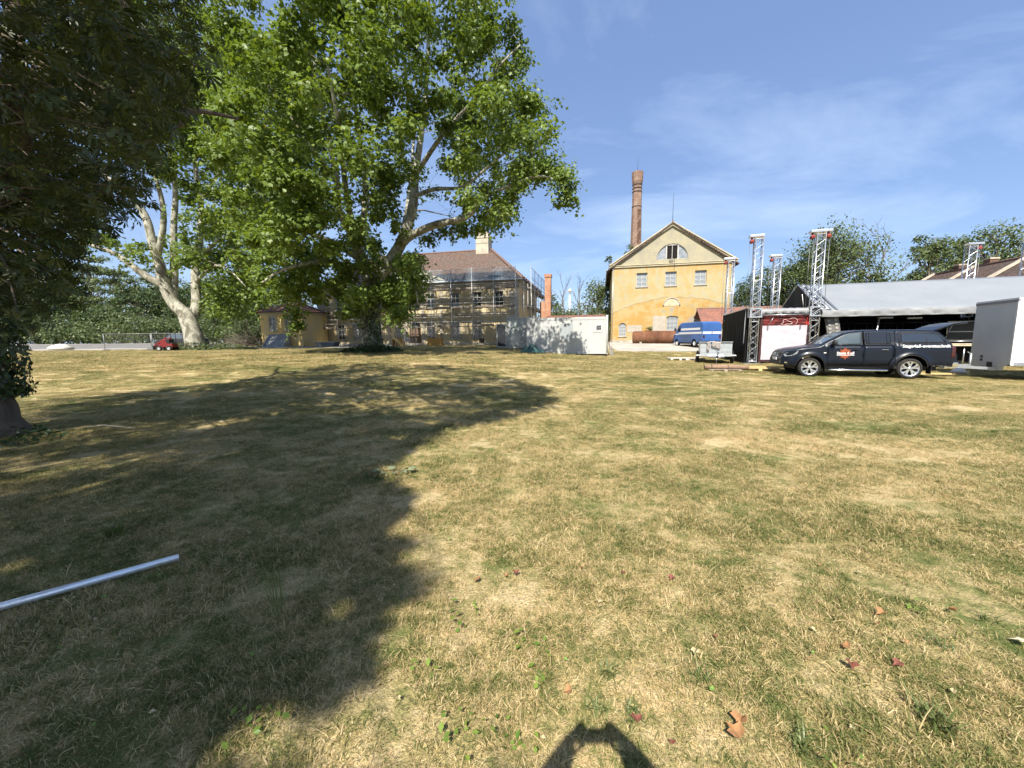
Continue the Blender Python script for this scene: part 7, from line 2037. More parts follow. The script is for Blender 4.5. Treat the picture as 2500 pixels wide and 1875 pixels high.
MB().add([(1.47, -.78, 2.12), (1.47, .78, 2.12), (1.94, .84, 1.45), (1.94, -.84, 1.45)], [(0, 3, 2, 1)]).obj('windscreen', M_AUTOGL, van, loc=(.012, 0, .012))

# ------------------------------------------------------------------ rusty tank beside the mill
p0, p1 = P(1544, 830, 45.3), P(1668, 828, 43.5); tz_ = gz(15, 44) + .02
M_RUST = mat('rusty_steel', (0.20, 0.085, 0.045), .85, col2=(0.13, 0.060, 0.038), vscale=1.6, bump=.4, bscale=14, spec=.2, dirt=(.26, .14, .08))
tank = thing('rusty_tank', 'long rusty steel tank lying along the foot of the mill', 'tank', (p0.x, p0.y, tz_), math.atan2(p1.y - p0.y, p1.x - p0.x))
TKL = (Vector((p1.x, p1.y)) - Vector((p0.x, p0.y))).length
MB().lathe((0, 0, .72), (1, 0, 0), [(-.0, .0), (-.0, .5), (.05, .66), (.18, .72), (TKL * .52, .72), (TKL * .52, .735), (TKL * .53, .735), (TKL * .53, .72), (TKL, .72), (TKL + .1, .6), (TKL + .12, 0)], 28).obj('shell', M_RUST, tank)
for x in (.8, TKL - 1): MB().box(x, x + .25, -.5, .5, 0, .25).obj('cradle', M_STONE, tank)
MB().lathe((TKL * .3, 0, 1.42), (0, 0, 1), [(0, .25), (.12, .25), (.12, 0)], 16).obj('manhole', M_RUST, tank)
far_tree('weed', 'green weed growing on top of the rusty tank', Vector((p0.x, p0.y, tz_)) + Vector((1.75, -.4, 1.42)), .55, .95, M_LSHRUB, 330, n_cl=12, per=18, leaf=.13, trunk_r=.015, low=.05, cat='plant')

# ------------------------------------------------------------------ red mini loader on the left
lo_ = P(408, 857, 31.5); lo_.z = gz(lo_.x, lo_.y)
M_LRED = mat('loader_red', (0.17, 0.015, 0.014), .4, spec=.5, var=.12); 
ld = thing('mini_loader', 'small red wheeled loader with raised arm beside the leaning plane', 'loader', lo_, rad(188)); ld.scale = (.74, .74, .74)
mb = MB().prism([(-.85, .42), (.55, .42), (.62, .62), (.35, .85), (.1, 1.25), (-.2, 1.28), (-.35, .80), (-.85, .80)], -.42, .42); mb.obj('body', M_LRED, ld, bevel=.03)
for s in (-.36, .30): 
    mb = MB(); mb.bar((-.25, s, 1.45), (.95, s, .62), .08, .14); mb.bar((-.25, s, 1.45), (-.45, s, 1.0), .08, .12); mb.obj('lift_arm', M_LRED, ld)
MB().box(-.55, -.1, -.38, .38, .85, 1.3).obj('engine_cover', M_PLAST, ld, bevel=.03)
mb = MB().prism([(.95, .20), (1.65, .16), (1.55, .26), (1.10, .55), (.98, .6)], -.6, .6); mb.obj('bucket', mat('worn_steel', (.22, .22, .22), .5, metal=.5), ld)
for s in (-1, 1):
    for x in (.42, -.55): wheel(ld, (x, s * .50, .29), s, .29, .22, .15, 0, M_CWHITE)
mb = MB(); mb.tube([(-.75, .36, .8), (-.75, .36, 1.95), (-.15, .36, 1.98)], .03, 6); mb.tube([(-.75, -.36, .8), (-.75, -.36, 1.95), (-.15, -.36, 1.98)], .03, 6); mb.tube([(-.75, .36, 1.95), (-.75, -.36, 1.95)], .03, 6); mb.obj('roll_bar', M_PLAST, ld)
MB().box(-.8, -.45, -.25, .25, .82, .95).obj('seat', M_PLAST, ld, bevel=.03)
# dark car parked behind the plane's trunk
cp = P(447, 850, 36.5); cp.z = gz(cp.x, cp.y)
car = thing('parked_car', 'dark car half hidden behind the trunk of the leaning plane', 'car', cp, rad(172))
CT = [(-2.0, .75), (-1.85, .98), (-1.3, 1.05), (-.95, 1.35), (-.5, 1.5), (.4, 1.48), (.9, 1.2), (1.2, .98), (1.8, .86), (2.05, .65)]
def c_bot(x):
    b = .25
    for xc in (-1.3, 1.3):
        if abs(x - xc) < .36: b = max(b, .30 + math.sqrt(.36 ** 2 - (x - xc) ** 2))
    return b
def c_ring(x):
    zb, zt = c_bot(x), lerp_tab(CT, x); out = [(0, zb), (.80, zb)]
    for k in range(9): z = zb + .01 + (zt - .08 - zb) * k / 8; out.append((.84 - (max(0, z - .95) * .3), z))
    w = out[-1][0]; return out + [(w - .06, zt), (0, zt + .02)]
loft('body', sorted(set(list(np.linspace(-2, 2.05, 28)) + [xc + s * .36 for xc in (-1.3, 1.3) for s in (-1, 1)])), c_ring, M_PLAST, car)
for s in (-1, 1):
    MB().add([(x, s * (.845 - max(0, z - .95) * .3), z) for x, z in ((-.95, .98), (.85, .98), (.35, 1.38), (-.55, 1.40), (-.85, 1.25))], [(0, 1, 2, 3, 4)]).obj('side_window', M_AUTOGL2, car)
    for x in (-1.3, 1.3): wheel(car, (x, s * .72, .30), s, .30, .2, .2, 5, twin=False)
    MB().box(1.86, 2.0, s * .45, s * .72, .62, .74).obj('headlight', M_HEAD, car)

# ================================================================== wire fence on the left
M_WIRE = mat('fence_wire', (0.30, 0.30, 0.30), .5, metal=.6)
fp = [(255, 33.8), (372, 33.6), (495, 34.9)]
for i in range(2):
    a, b = P(fp[i][0], 850, fp[i][1]), P(fp[i + 1][0], 850, fp[i + 1][1]); a.z = gz(a.x, a.y); b.z = gz(b.x, b.y)
    L = math.hypot(b.x - a.x, b.y - a.y)
    f = thing('fence_panel', ('left panel of the temporary wire mesh fence by the road', 'right panel of the temporary wire mesh fence behind the red loader')[i], 'fence', a, math.atan2(b.y - a.y, b.x - a.x), 'wire fence panels by the road')
    mb = MB(); mb.tube([(.03, 0, 0), (.03, 0, 1.5)], .022, 6); mb.tube([(L - .05, 0, 0), (L - .05, 0, 1.5)], .022, 6); mb.tube([(.03, 0, 1.46), (L - .05, 0, 1.46)], .02, 6); mb.tube([(.03, 0, .12), (L - .05, 0, .12)], .02, 6); mb.obj('frame', M_WIRE, f)
    mb = MB()
    for k in range(int(L / .16)): mb.bar((.1 + k * .16, 0, .12), (.1 + k * .16, 0, 1.46), .005)
    for k in range(6): mb.bar((.03, .005, .3 + k * .2), (L - .05, .005, .3 + k * .2), .005)
    tag(mb.obj('mesh', M_WIRE, f), kind='stuff')
    me = MB().box(-.12, .12, -.3, .3, -.02, .11).mesh('foot'); me.materials.append(M_STONE)
    share('foot', me, f, (.03, 0, 0))
    if i: share('foot', me, f, (L - .05, 0, 0))
# pale boulder by the road
bp_ = P(147, 840, 35.5); bp_.z = gz(bp_.x, bp_.y)
def blob(name, label, cat, loc, sc, m, seed, n=14):
    r_ = random.Random(seed); mb = MB(); mb.sphere((0, 0, 0), 1, n, n // 2 + 1)
    mb.v = [(x * sc[0] * (1 + r_.uniform(-.14, .14)), y * sc[1] * (1 + r_.uniform(-.14, .14)), max(-.1, z * sc[2] * (1 + r_.uniform(-.2, .12)))) for x, y, z in mb.v]
    return tag(mb.obj(name, m, None, loc), label, cat)
blob('boulder', 'pale rounded boulder lying beside the road on the left', 'boulder', bp_ + Vector((0, 0, .18)), (1.0, .7, .42), mat('pale_rock', (.50, .47, .42), .95, var=.2, bump=.5), 3)
# brush pile beside the annex
bq = P(592, 850, 43.5); bq.z = gz(bq.x, bq.y); r_ = random.Random(9); mb = MB()
for k in range(260):
    a = Vector((r_.gauss(0, 1.7), r_.gauss(0, .8), 0)); h_ = max(0, 1.5 - abs(a.x + .0) * .5) * r_.random(); d = Vector((r_.uniform(-1, 1), r_.uniform(-.5, .5), r_.uniform(-.25, .35))).normalized()
    mb.tube([a + Vector((0, 0, h_)), a + Vector((0, 0, h_ + .05)) + d * r_.uniform(.6, 1.7)], [.018, .006], 4, cap=False)
tag(mb.obj('brush_pile', M_BARKF, None, bq), 'pile of cut twigs left of the yellow annex', 'brush pile', kind='stuff')
# leafy shrub leaning on the annex
far_tree('shrub', 'tall grey green shrub just left of the yellow annex', at(606, 45.5), 6.2, 5.0, M_LSHRUB, 340, n_cl=46, per=60, leaf=.24, trunk_r=.1, low=.06, cat='shrub')

# ================================================================== furniture before the house
M_OAK = mat('ochre_wood', (0.48, 0.27, 0.07), .6, col2=(0.40, 0.21, 0.05), vscale=2, stretch=(1, 1, 5)); M_OAKL = mat('light_ochre_wood', (0.62, 0.40, 0.12), .55, var=.1, vscale=4)
M_WLEG = mat('white_metal_leg', (0.72, 0.71, 0.68), .4)
YH = 39.6
def hp(px, Y=YH): p = P(px, 850, Y); return Vector((p.x, p.y, gz(p.x, p.y)))
def cabinet(label, p, w, h, d, rz):
    t = thing('wooden_cabinet', label, 'cabinet', p, rz)
    mb = MB(); mb.box(-w / 2, w / 2, 0, d, 0.04, h); mb.obj('carcass', M_OAK, t, bevel=.015); MB().box(-w / 2 - .02, w / 2 + .02, -.02, d + .02, h + .002, h + .035).obj('top', M_OAK, t)
    for s in (-1, 1): MB().box(s * w / 4 - w / 4 + .03, s * w / 4 + w / 4 - .03, -.02, -.002, .10, h - .06).obj('door', M_OAK, t)
    MB().box(-w / 2 + .02, w / 2 - .02, .02, d, 0, .04).obj('plinth', M_DARK, t)
    return t
cabinet('long ochre wooden cabinet standing alone under the house window', hp(1061), 1.55, .78, .5, RZ)
cabinet('ochre wooden cabinet behind the tipped table and the sitting person', hp(973, 40.4), 1.0, .82, .5, RZ)
tt = thing('tipped_table', 'ochre table tipped on its edge left of the sitting person', 'table', hp(975, 39.2) , RZ)
TM = Matrix.Translation((0, 0, .42)) @ Matrix.Rotation(rad(38), 4, 'Y')
MB().box(-.62, .62, -.4, .4, -.02, .02, TM).obj('top', M_OAKL, tt); MB().box(-.55, -.50, -.38, .38, .0, .78).obj('side_panel', M_OAK, tt)
for x, y in ((.5, -.34), (.5, .34), (-.2, -.34), (-.2, .34)): MB().bar(TM @ Vector((x, y, -.02)), Vector(((TM @ Vector((x, y, -.02))).x - .1, y, .0)), .035).obj('leg', M_WLEG, tt)
def chair(label, p, rz, wood):
    t = thing('chair', label, 'chair', p, rz, 'chairs before the house')
    MB().box(-.21, .21, -.21, .21, .43, .46).obj('seat', wood, t, bevel=.01); MB().box(-.21, .21, .19, .22, .56, .86).obj('backrest', wood, t, bevel=.01)
    for x in (-.18, .18):
        MB().tube([(x, -.18, .43), (x, -.20, 0)], .014, 6).obj('leg', M_WLEG, t); MB().tube([(x, .20, .85), (x, .17, .43), (x, .22, 0)], .014, 6).obj('leg', M_WLEG, t)
    return t
chair('yellow empty chair right of the table before the door', hp(1013, 39.4), rad(-65), M_OAKL); chair('ochre chair under the person sitting before the house', hp(989, 39.3), rad(100), M_OAK)
tb2 = thing('white_table', 'white legged table between the sitting person and the yellow chair', 'table', hp(1001, 39.3), RZ)
MB().box(-.42, .42, -.35, .35, .70, .73).obj('top', M_CWHITE, tb2)
for x in (-.36, .36):
    for y in (-.3, .3): MB().tube([(x * .8, y, .70), (x, y, 0)], .018, 6).obj('leg', M_WLEG, tb2)

# ---- people: one continuous skinned body each
M_SKIN = mat('skin', (0.45, 0.27, 0.19), .55); M_SHIRT = mat('pale_shirt', (0.62, 0.60, 0.62), .85); M_HAIR = mat('dark_hair', (0.015, 0.012, 0.01), .6); M_JEANS = mat('grey_trousers', (0.30, 0.28, 0.28), .9); M_TEE = mat('dark_tee', (0.06, 0.07, 0.09), .9)
def skin_body(name, joints, bones, m, parent, root=0, sub=2):
    me = bpy.data.meshes.new(name); me.from_pydata([j[:3] for j in joints], bones, []); me.update()
    o = link(name, me, m, parent)
    sk = o.modifiers.new('skin', 'SKIN'); sk.use_smooth_shade = True
    lay = me.skin_vertices[0].data
    for i, j in enumerate(joints): lay[i].radius = (j[3], j[3] if len(j) < 5 else j[4]); lay[i].use_root = (i == root)
    sd = o.modifiers.new('sub', 'SUBSURF'); sd.levels = sub; sd.render_levels = sub
    return o
def head_parts(parent, c, f, hair_long=.0, sc=1.0):
    """Head with nose, eyes, ears and hair; f is the facing direction."""
    c = Vector(c); f = Vector(f).normalized(); sd = Vector((0, 0, 1)).cross(f).normalized(); up = f.cross(sd)
    T = Matrix((sd.to_4d(), (-f).to_4d(), up.to_4d(), (0, 0, 0, 1))); T = Matrix.Translation(c) @ Matrix(((sd.x, -f.x, up.x, 0), (sd.y, -f.y, up.y, 0), (sd.z, -f.z, up.z, 0), (0, 0, 0, 1)))
    mb = MB(); mb.sphere((0, 0, 0), .115, 18, 12, (.70, .84, 1.0)); mb.sphere((0, -.03, -.06), .062, 12, 8, (.95, 1.0, 1.0)); mb.sphere((0, -.102, -.012), .017, 8, 6, (.8, 1.2, 1.7))
    for s in (-1, 1): mb.sphere((s * .082, .01, -.005), .025, 8, 6, (.4, .8, 1.2))
    mb.v = [tuple(T @ Vector(v)) for v in mb.v]; h = mb.obj('head', M_SKIN, parent)
    mb = MB(); 
    for s in (-1, 1): mb.sphere((s * .03, -.085, .012), .012, 8, 6)
    mb.bar((-.024, -.097, -.055), (.024, -.097, -.055), .008); mb.v = [tuple(T @ Vector(v)) for v in mb.v]; mb.obj('eyes_and_mouth', M_HAIR, h)
    mb = MB(); mb.sphere((0, .018, .022), .124, 18, 12, (.72, .86, .98)); mb.v = [v for v in mb.v]
    mb.v = [tuple(T @ Vector((x, max(y, -.055 if z > .055 else .0), z if z > -.05 - hair_long else -.05 - hair_long))) for x, y, z in mb.v]; mb.obj('hair', M_HAIR, h)
    return h
def fingers(joints, bones, wrist_i, palm, dirs, curl, r=.009):
    """Five finger chains rooted in the palm."""
    for k, (root, d, L) in enumerate(dirs):
        p = Vector(root); d = Vector(d).normalized(); c = Vector(curl); last = wrist_i
        joints.append((p.x, p.y, p.z, r * 1.15)); bones.append((last, len(joints) - 1)); last = len(joints) - 1
        for q in range(3):
            d = (d + c * (.35 if k else .2)).normalized(); p = p + d * L / 3
            joints.append((p.x, p.y, p.z, r * (1 - .1 * q))); bones.append((last, len(joints) - 1)); last = len(joints) - 1
# sitting person
sp0 = hp(989, 39.3)
per = thing('person', 'person in pale top with dark hair sitting at the white table', 'person', sp0 + Vector((0, 0, .0)), rad(15))
# faces +x (towards the yellow chair)
J = [(0, 0, .52, .13, .15), (.02, 0, .72, .125, .15), (.08, 0, .95, .13, .17), (.12, 0, 1.06, .07, .10), (.15, 0, 1.14, .05), (.18, 0, 1.20, .045)]
Bn = [(0, 1), (1, 2), (2, 3), (3, 4), (4, 5)]
for s in (-1, 1):
    i0 = len(J)
    J += [(.02, s * .10, .51, .09), (.42, s * .12, .52, .068), (.46, s * .12, .28, .052), (.44, s * .12, .08, .038), (.56, s * .13, .045, .032)]
    Bn += [(0, i0), (i0, i0 + 1), (i0 + 1, i0 + 2), (i0 + 2, i0 + 3), (i0 + 3, i0 + 4)]
    i1 = len(J)
    J += [(.11, s * .19, .99, .055), (.20, s * .23, .76, .042), (.44, s * .16, .77, .032), (.50, s * .14, .77, .028)]
    Bn += [(3, i1), (i1, i1 + 1), (i1 + 1, i1 + 2), (i1 + 2, i1 + 3)]
    w_ = i1 + 3
    fingers(J, Bn, w_, None, [((.52, s * .12, .79), (.5, -s * .8, .1), .05)] + [((.54, s * (.14 + (k - 1.5) * .022), .775), (1, 0, -.1), (.07, .08, .075, .06)[k]) for k in range(4)], (0, 0, -.3), .008)
skin_body('body', J, Bn, M_SHIRT, per)
head_parts(per, (.21, 0, 1.30), (1, 0, -.35), .06)
# the photographer, behind the lens, holding the telephone with both hands
pho = thing('person', 'standing photographer whose arms and phone cast the shadow at the bottom', 'person', (0, -.42, gz(0, 0)), 0)
Z0 = gz(0, 0)
J = [(0, 0, .95, .14, .11), (0, 0, 1.15, .14, .11), (0, .0, 1.36, .17, .11), (0, .0, 1.46, .09, .08), (0, .01, 1.53, .05), (0, .02, 1.58, .05)]
Bn = [(0, 1), (1, 2), (2, 3), (3, 4), (4, 5)]
for s in (-1, 1):
    i0 = len(J); J += [(s * .09, 0, .90, .095), (s * .11, .02, .50, .065), (s * .12, -.01, .09, .042), (s * .14, .15, .04, .035)]
    Bn += [(0, i0), (i0, i0 + 1), (i0 + 1, i0 + 2), (i0 + 2, i0 + 3)]
    i1 = len(J); J += [(s * .20, .0, 1.42, .085), (s * .41, .13, 1.31, .078), (s * .185, .325, 1.50, .064), (s * .130, .385, 1.555, .052)]
    Bn += [(3, i1), (i1, i1 + 1), (i1 + 1, i1 + 2), (i1 + 2, i1 + 3)]
    w_ = i1 + 3
    fingers(J, Bn, w_, None, [((s * .098, .382, 1.555), (-s * .6, .1, .6), .06)] + [((s * .10, .405, 1.565 + k * .019), (-s * .5, .35, .55), (.075, .08, .075, .06)[k]) for k in range(4)], (-s * .45, .0, 0), .0085)
skin_body('body', J, Bn, M_TEE, pho)
head_parts(pho, (0, .045, 1.665), (0, 1, -.08), .0)
ph = thing('telephone', 'dark telephone held up sideways by the photographer', 'telephone', (0, -.015, CAM_H), 0)
MB().box(-.075, .075, -.010, -.002, -.036, .036).obj('case', M_PLAST, ph, bevel=.003); MB().box(-.071, .071, -.0125, -.0102, -.033, .033).obj('screen', M_AUTOGL, ph)

# ================================================================== things on the lawn
gt = P(1296, 860, 26.6); gt.z = gz(gt.x, gt.y)
V_, F_ = [], []; r_ = random.Random(4); n_ = 26
for j in range(n_ + 1):
    for i in range(n_ + 1):
        x, y = (i / n_ - .5) * 2.0, (j / n_ - .5) * 1.3
        h_ = .52 * math.exp(-((x - .15) / .45) ** 2 - (y / .36) ** 2) + .22 * math.exp(-((x + .45) / .3) ** 2 - (y / .3) ** 2) + .10 * math.exp(-((x - .75) / .2) ** 2 - (y / .2) ** 2)
        h_ *= 1 + .35 * math.sin(x * 13 + y * 7) * math.sin(y * 15 - x * 4) + r_.uniform(-.12, .12); V_.append((x, y, max(.012, h_ + .02)))
for j in range(n_):
    for i in range(n_):
        k = j * (n_ + 1) + i; xx, yy = (i / n_ - .5) * 2, (j / n_ - .5) * 1.3
        if (xx / 1.0) ** 2 + (yy / .62) ** 2 < .92 + .1 * math.sin(i * 2.1): F_.append((k, k + 1, k + n_ + 2, k + n_ + 1))
tag(MB().add(V_, F_, True).obj('green_tarp', mat('green_tarp', (.030, .085, .070), .45, spec=.5, col2=(.05, .12, .10), vscale=4), None, gt), 'crumpled dark green tarp heaped before the white container', 'tarp')
def pallet(label, p, rz, L=1.2, W_=.8, cols=5, m=None, lab_grp='pallets lying on the lawn'):
    t = thing('pallet', label, 'pallet', p, rz, lab_grp); m = m or mat('weathered_wood', (.42, .37, .30), .85, col2=(.30, .26, .21), vscale=3, stretch=(1, 6, 1))
    for k in range(cols): y = -W_ / 2 + W_ * k / (cols - 1); MB().box(-L / 2, L / 2, y - .05, y + .05, .122, .144).obj('top_board', m, t)
    for x in (-L / 2 + .07, 0, L / 2 - .07):
        MB().box(x - .07, x + .07, -W_ / 2 - .05, W_ / 2 + .05, .10, .12).obj('stringer', m, t)
        for y in (-W_ / 2, 0, W_ / 2): MB().box(x - .07, x + .07, y - .05, y + .05, .0, .0985).obj('block', m, t)
    return t
q = ground_hit(1656, 879); pallet('left weathered pallet of the pair left of the small trailer', q, rad(-6), 1.2, .8, 5, mat('pale_board', (.60, .57, .50), .8, var=.12))
q = ground_hit(1691, 879); pallet('right weathered pallet of the pair behind the small trailer', q, rad(-3), 1.2, .8, 5, mat('pale_board', (.6, .57, .5)))
q = ground_hit(1768, 905); pallet('broken pallet under the rolled brown carpet', q, rad(-16), 1.3, .6, 4).scale = (1, 1, .5)
rc = thing('rolled_carpet', 'brown rolled carpet lying on a pallet before the small trailer', 'carpet', q + Vector((0, 0, .074)), rad(-16))
M_CARP = mat('brown_carpet', (.30, .20, .13), .95, col2=(.22, .145, .10), vscale=5, bump=.4)
MB().tube([(-.85, -.08, .09), (-.4, -.05, .10), (.2, -.07, .10), (.95, -.03, .08)], [.10, .115, .12, .09], 12).obj('roll', M_CARP, rc); MB().tube([(-.5, .18, .08), (.3, .16, .10), (1.05, .2, .07)], [.09, .10, .08], 10).obj('roll', M_CARP, rc)
for x in (-.55, .12): MB().torus((x, -.06, .10), (1, 0, 0), .12, .012, 16, 5).obj('strap', M_PLAST, rc)
q = ground_hit(1850, 905); M_PLANK = mat('fresh_plank', (.66, .48, .24), .7, col2=(.56, .39, .18), vscale=3, stretch=(.5, 5, 1))
pallet('fresh yellow pallet lying before the white banner', q, rad(-18), 1.5, .7, 4, M_PLANK)
for k, (dx, dy, a, lb) in enumerate(((-.5, -.1, 5, 'lowest long plank on the fresh pallet before the banner'), (-.25, .15, 2, 'topmost long plank on the fresh pallet before the banner'))):
    tag(MB().box(-.2, 1.75, -.07, .07, .146 + .03 * k, .174 + .03 * k).obj('plank', M_PLANK, None, q + Vector((dx, dy + .1, 0)), rad(-18 + a)), lb, 'plank', 'planks before the banner')
for k, (px, py, Y, lb, c) in enumerate(((2342, 893, 15.9, 'white plastic bag on the grass behind the tow bar', (.75, .73, .68)),)):
    q = P(px, py, Y); q.z = gz(q.x, q.y); blob('plastic_bag', lb, 'bag', q + Vector((0, 0, .06)), (.28, .2, .16), mat('bag_white', c, .5), 20 + k, 10)
q = P(2290, 905, 15.6); q.z = gz(q.x, q.y); tag(MB().box(-.6, .6, -.06, .06, 0, .05).obj('plank', M_PLANK, None, q, rad(-14)), 'short plank lying behind the tail of the pickup', 'plank')
# black stand before the house
q = hp(1176, 37.5); bs = thing('black_stand', 'black board on a thin stand left of the open container door', 'stand', q, RZ)
MB().prism([(-.25, .35), (.25, .30), (.30, .78), (-.22, .80)], -.03, .03).obj('board', M_DARK, bs); mb = MB(); mb.tube([(0, 0, .4), (0, 0, 0)], .025, 6); mb.tube([(-.18, .1, 0), (.18, -.1, 0)], .015, 5); mb.tube([(.18, .1, 0), (-.18, -.1, 0)], .015, 5); mb.obj('foot', M_DARK, bs)
# dark skip-like tray and boards at the house's left
q = hp(801, 41.6); sk_ = thing('grey_tray', 'low dark grey tray on the ground at the left end of the scaffold', 'tray', q, RZ)
mb = MB(); mb.prism([(-1.2, .5), (-.95, 0), (.95, 0), (1.2, .5)], -.5, .5); mb.obj('body', mat('tray_grey', (.12, .13, .14), .5, var=.25, vscale=3), sk_); MB().box(-1.22, 1.22, -.53, -.503, .45, .52).obj('rim', M_GFRAME, sk_)
# stone slabs by the container's right end
q = P(1492, 850, 28.6); q.z = gz(q.x, q.y); sl = thing('stone_slabs', 'grey slabs leaning at the right end of the white container', 'slabs', q, rad(-20))
for k in range(3): MB().box(-.05 + k * .09, .0 + k * .09, -.1, .7, 0, 1.0 - k * .3, Matrix.Rotation(rad(-12), 4, 'Y')).obj('slab', M_STONE, sl)

# ---- galvanised pole in the foreground
ga, gb = ground_hit(-170, 1545), ground_hit(438, 1372)
M_POLE = mat('bright_galvanised_pole', (.86, .89, .92), .33, metal=.6, var=.06, vscale=14, stretch=(1, 1, 1))
d_ = (gb - ga).normalized(); RP = .0245
pole = thing('metal_pole', 'shiny galvanised pole lying on the shaded grass at the left', 'pole', ga + Vector((0, 0, RP + .014)))
L_ = (gb - ga).length
MB().lathe((0, 0, 0), d_, [(0, RP - .004), (0, RP), (L_, RP), (L_, RP - .004), (L_ - .3, RP - .004)], 24).obj('tube', M_POLE, pole)
MB().lathe((0, 0, 0), d_, [(L_ - .05, RP - .005), (L_ - .05, 0)], 20).obj('bore', M_DARK, pole)

# ---- fallen leaves, sprigs, twigs
M_DRY = {'tan': mat('tan_dry_leaf', (.30, .155, .065), .8, var=.3, vscale=20), 'red': mat('red_dry_leaf', (.19, .065, .042), .75, var=.25, vscale=20), 'pale': mat('pale_dry_leaf', (.42, .34, .19), .8, var=.2, vscale=20),
         'green': mat('fresh_fallen_leaf', (.16, .26, .05), .6, var=.2, vscale=20), 'white': mat('bleached_leaf', (.48, .43, .31), .8, var=.1, vscale=20)}
def fallen(label, px, py, size, kind, rz, curl=.35, group=None, tmpl=None):
    size *= .55
    p = ground_hit(px, py); T, F = tmpl or LEAF_PLANE; V_ = [tuple(Vector((x, y - .45, z * 1.0 + curl * (abs(x) * 1.2 + (y - .45) ** 2 * .6))) * size) for x, y, z in T]
    o = MB().add(V_, [tuple(f) for f in F]).obj('fallen_leaf', M_DRY[kind], None, p + Vector((0, 0, .030)))
    o.rotation_euler = (random.uniform(-.35, .35), random.uniform(-.35, .35), rz)
    s = o.modifiers.new('t', 'SOLIDIFY'); s.thickness = .002
    return tag(o, label, 'leaf', group)
random.seed(77)
fallen('largest tan fallen leaf near the bottom right', 1790, 1800, .125, 'tan', .4, .7); fallen('tan fallen leaf touching the largest one from above', 1806, 1778, .11, 'tan', 2.2, .7)
fallen('tan leaf lying in the sunny grass right of the shade', 1164, 1424, .085, 'tan', 1.0, .3); fallen('curled red leaf right of the tan one in the sun', 1258, 1408, .085, 'red', .3, .8)
fallen('red leaf in the dry grass at mid right', 1640, 1422, .075, 'red', 2.0, .7); fallen('bleached leaf at the right edge of the lawn', 2488, 1578, .12, 'white', .8, .3)
fallen('pale folded leaf on the shaded grass above the pole', 542, 1330, .10, 'white', 1.2, .5); fallen('small lime leaf just beyond the end of the pole', 468, 1365, .06, 'green', 0, .2, None, LEAF_OVAL)
fallen('reddish leaf near the bottom centre', 1550, 1768, .085, 'red', .2, .6); fallen('orange leaf left of the bottom centre', 1386, 1702, .075, 'tan', 1.5, .7)
fallen('yellow leaf low on the right lawn', 1697, 1604, .075, 'pale', 2.4, .3); fallen('dark red leaf upright in the grass at lower right', 2077, 1640, .085, 'red', 2.6, .9)
fallen('orange leaf upright in the middle of the lower right lawn', 2064, 1590, .075, 'tan', .6, .6); fallen('crimson leaf lying at lower right', 2190, 1634, .085, 'red', 1.6, .4); fallen('orange strip of a leaf left of the bare patch', 2150, 1512, .10, 'tan', 1.5, .9); fallen('orange leaf below the bare patch at the right', 2322, 1502, .08, 'tan', .4, .8)
kinds = ['red', 'tan', 'pale', 'green', 'pale']
rs = random.Random(12); n_ = 0
for k in range(46):
    px, py = rs.uniform(880, 2480), rs.uniform(1080, 1860) if k % 3 else rs.uniform(950, 1300)
    kd = kinds[k % 5]
    fallen('small scattered %s leaf lying loose on the sunny lawn' % {'red': 'reddish', 'tan': 'tan', 'pale': 'straw coloured', 'green': 'green'}[kd], px, py, rs.uniform(.035, .06), kd, rs.uniform(0, 6), .5, 'small %s leaves scattered on the lawn' % kd, LEAF_OVAL if k % 2 else None)
for k in range(16):
    px, py = rs.uniform(40, 900), rs.uniform(1150, 1840)
    fallen('small dull leaf lying on the shaded grass', px, py, rs.uniform(.035, .06), 'pale' if k % 2 else 'green', rs.uniform(0, 6), .4, 'small leaves in the shade', LEAF_OVAL)
# leafy sprig fallen at the edge of the shade
q = ground_hit(960, 1158); spg = thing('fallen_sprig', 'fallen sprig of grey green leaves at the edge of the shade', 'sprig', q + Vector((0, 0, .03))); spg.scale = (.72, .72, .72)
MB().tube([(-.22, .0, .01), (-.05, .02, .03), (.15, 0, .02), (.28, .03, .01)], .006, 5).obj('stem', M_BARK, spg)
M_SPRIG = mat('wilted_leaf', (.17, .20, .11), .75, var=.2, vscale=12)
for k, (x, y, rz_, s_) in enumerate(((-.25, 0, 1.4, .15), (-.12, -.08, 2.9, .13), (-.05, .08, .3, .12), (.05, -.06, 3.4, .12), (.15, .05, -.4, .15), (.25, .03, -1.3, .17), (.18, -.05, 4.0, .12))):
    T, F = LEAF_PLANE; o = MB().add([tuple(Vector((a, b, c + .25 * abs(a))) * s_) for a, b, c in T], [tuple(f) for f in F]).obj('leaf', M_SPRIG, spg, (x, y, .02)); o.rotation_euler = (random.uniform(-.2, .4), random.uniform(-.3, .3), rz_)
# pale twig near the chestnut
qa, qb = ground_hit(195, 1052), ground_hit(330, 1052)
tag(MB().tube([qa + Vector((0, 0, .06)), qa.lerp(qb, .35) + Vector((0, .1, .09)), qa.lerp(qb, .7) + Vector((0, -.05, .10)), qb + Vector((0, 0, .05))], [.006, .012, .014, .010], 6).obj('fallen_branch', mat('pale_wood', (.50, .43, .32), .8, var=.15)), 'pale crooked branch lying on the shaded grass near the chestnut', 'branch')
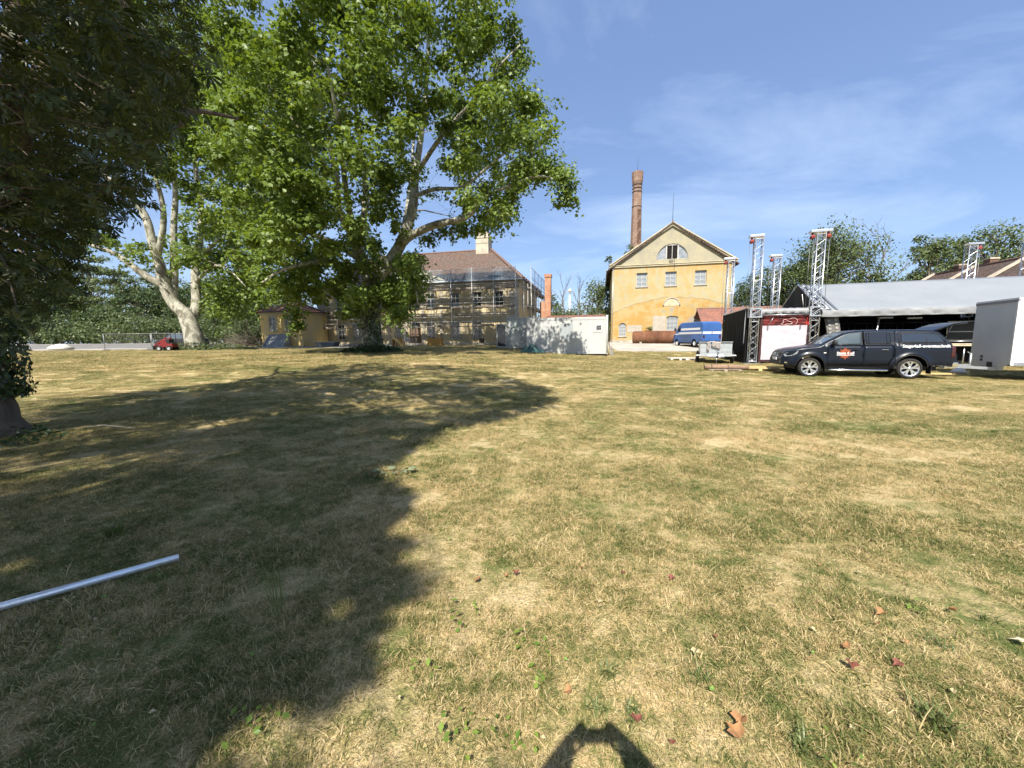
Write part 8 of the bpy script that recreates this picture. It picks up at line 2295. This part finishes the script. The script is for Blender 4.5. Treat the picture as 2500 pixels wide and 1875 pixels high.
# grass tufts and broad-leaved weeds
M_TUFT = leaf_mat('tuft_leaf', (.085, .120, .035), (.15, .185, .060), trans=.3, yellow=(.32, .28, .12)); M_WEED = leaf_mat('weed_leaf', (.10, .18, .03), (.20, .29, .05), trans=.3, yellow=(.30, .33, .06))
def tuft(label, px, py, n, h, spread, m, seed, group=None, w=.006):
    p = ground_hit(px, py); r_ = random.Random(seed); V_, F_, A_ = [], [], []
    for k in range(n):
        a = r_.uniform(0, 2 * PI); b = Vector((r_.gauss(0, .025), r_.gauss(0, .025), 0)); d = Vector((math.cos(a), math.sin(a), 0)); sd = Vector((-d.y, d.x, 0)); H_ = h * r_.uniform(.5, 1.1); o_ = spread * r_.uniform(.3, 1)
        i = len(V_); V_ += [b - sd * w, b + sd * w, b + d * o_ * .35 + sd * w + Vector((0, 0, H_ * .7)), b + d * o_ * .35 - sd * w + Vector((0, 0, H_ * .7)), b + d * o_ + Vector((0, 0, H_)) + sd * .001, b + d * o_ + Vector((0, 0, H_)) - sd * .001]
        F_ += [(i, i + 1, i + 2, i + 3), (i + 3, i + 2, i + 4, i + 5)]; A_ += [r_.random()] * 6
    me = fast_mesh('grass_tuft', np.array([list(v) for v in V_]), np.array(F_), np.array(A_)); o = link('grass_tuft', me, m); o.location = p
    return tag(o, label, 'grass tuft', group)
tuft('green tuft of grass in the shade above the pole', 278, 1310, 60, .12, .13, M_TUFT, 1, None, .004); tuft('thin grass stalks standing at the edge of the shade', 675, 1500, 12, .30, .10, M_TUFT, 2, None, .002); tuft('dark blade tuft at the lower right corner', 2300, 1790, 26, .09, .09, M_TUFT, 3, None, .004); tuft('tuft of green blades at the right bottom', 1960, 1830, 30, .06, .08, M_TUFT, 4, None, .003)
for k in range(9): tuft('small green grass tuft in the right half of the lawn', rs.uniform(1300, 2450), rs.uniform(1180, 1830), 34, rs.uniform(.04, .065), .075, M_TUFT, 10 + k, 'green tufts on the right lawn', .0022)
def weed(label, px, py, n, s, seed, group):
    p = ground_hit(px, py); r_ = np.random.default_rng(seed); pos = np.stack([r_.normal(0, .05, n), r_.normal(0, .05, n), r_.uniform(.02, .06, n)], 1); nrm = r_.normal(size=(n, 3)) * .35; nrm[:, 2] += 1
    me = leaf_mesh('clover_weed', pos, nrm, s * r_.uniform(.6, 1.2, n), LEAF_OVAL, v=r_.random(n) * .9); o = link('clover_weed', me, M_WEED); o.location = p
    return tag(o, label, 'weed', group)
for k, (px, py) in enumerate(((1135, 1505), (1150, 1525), (1290, 1555), (1305, 1590), (1030, 1632), (1232, 1810), (1290, 1840), (1090, 1790), (1115, 1815), (620, 1760), (610, 1790), (1310, 1660), (2250, 1490), (2040, 1840))):
    weed('round leaved lime weed low in the grass', px, py, 7, .038, 60 + k, 'lime weeds in the grass')
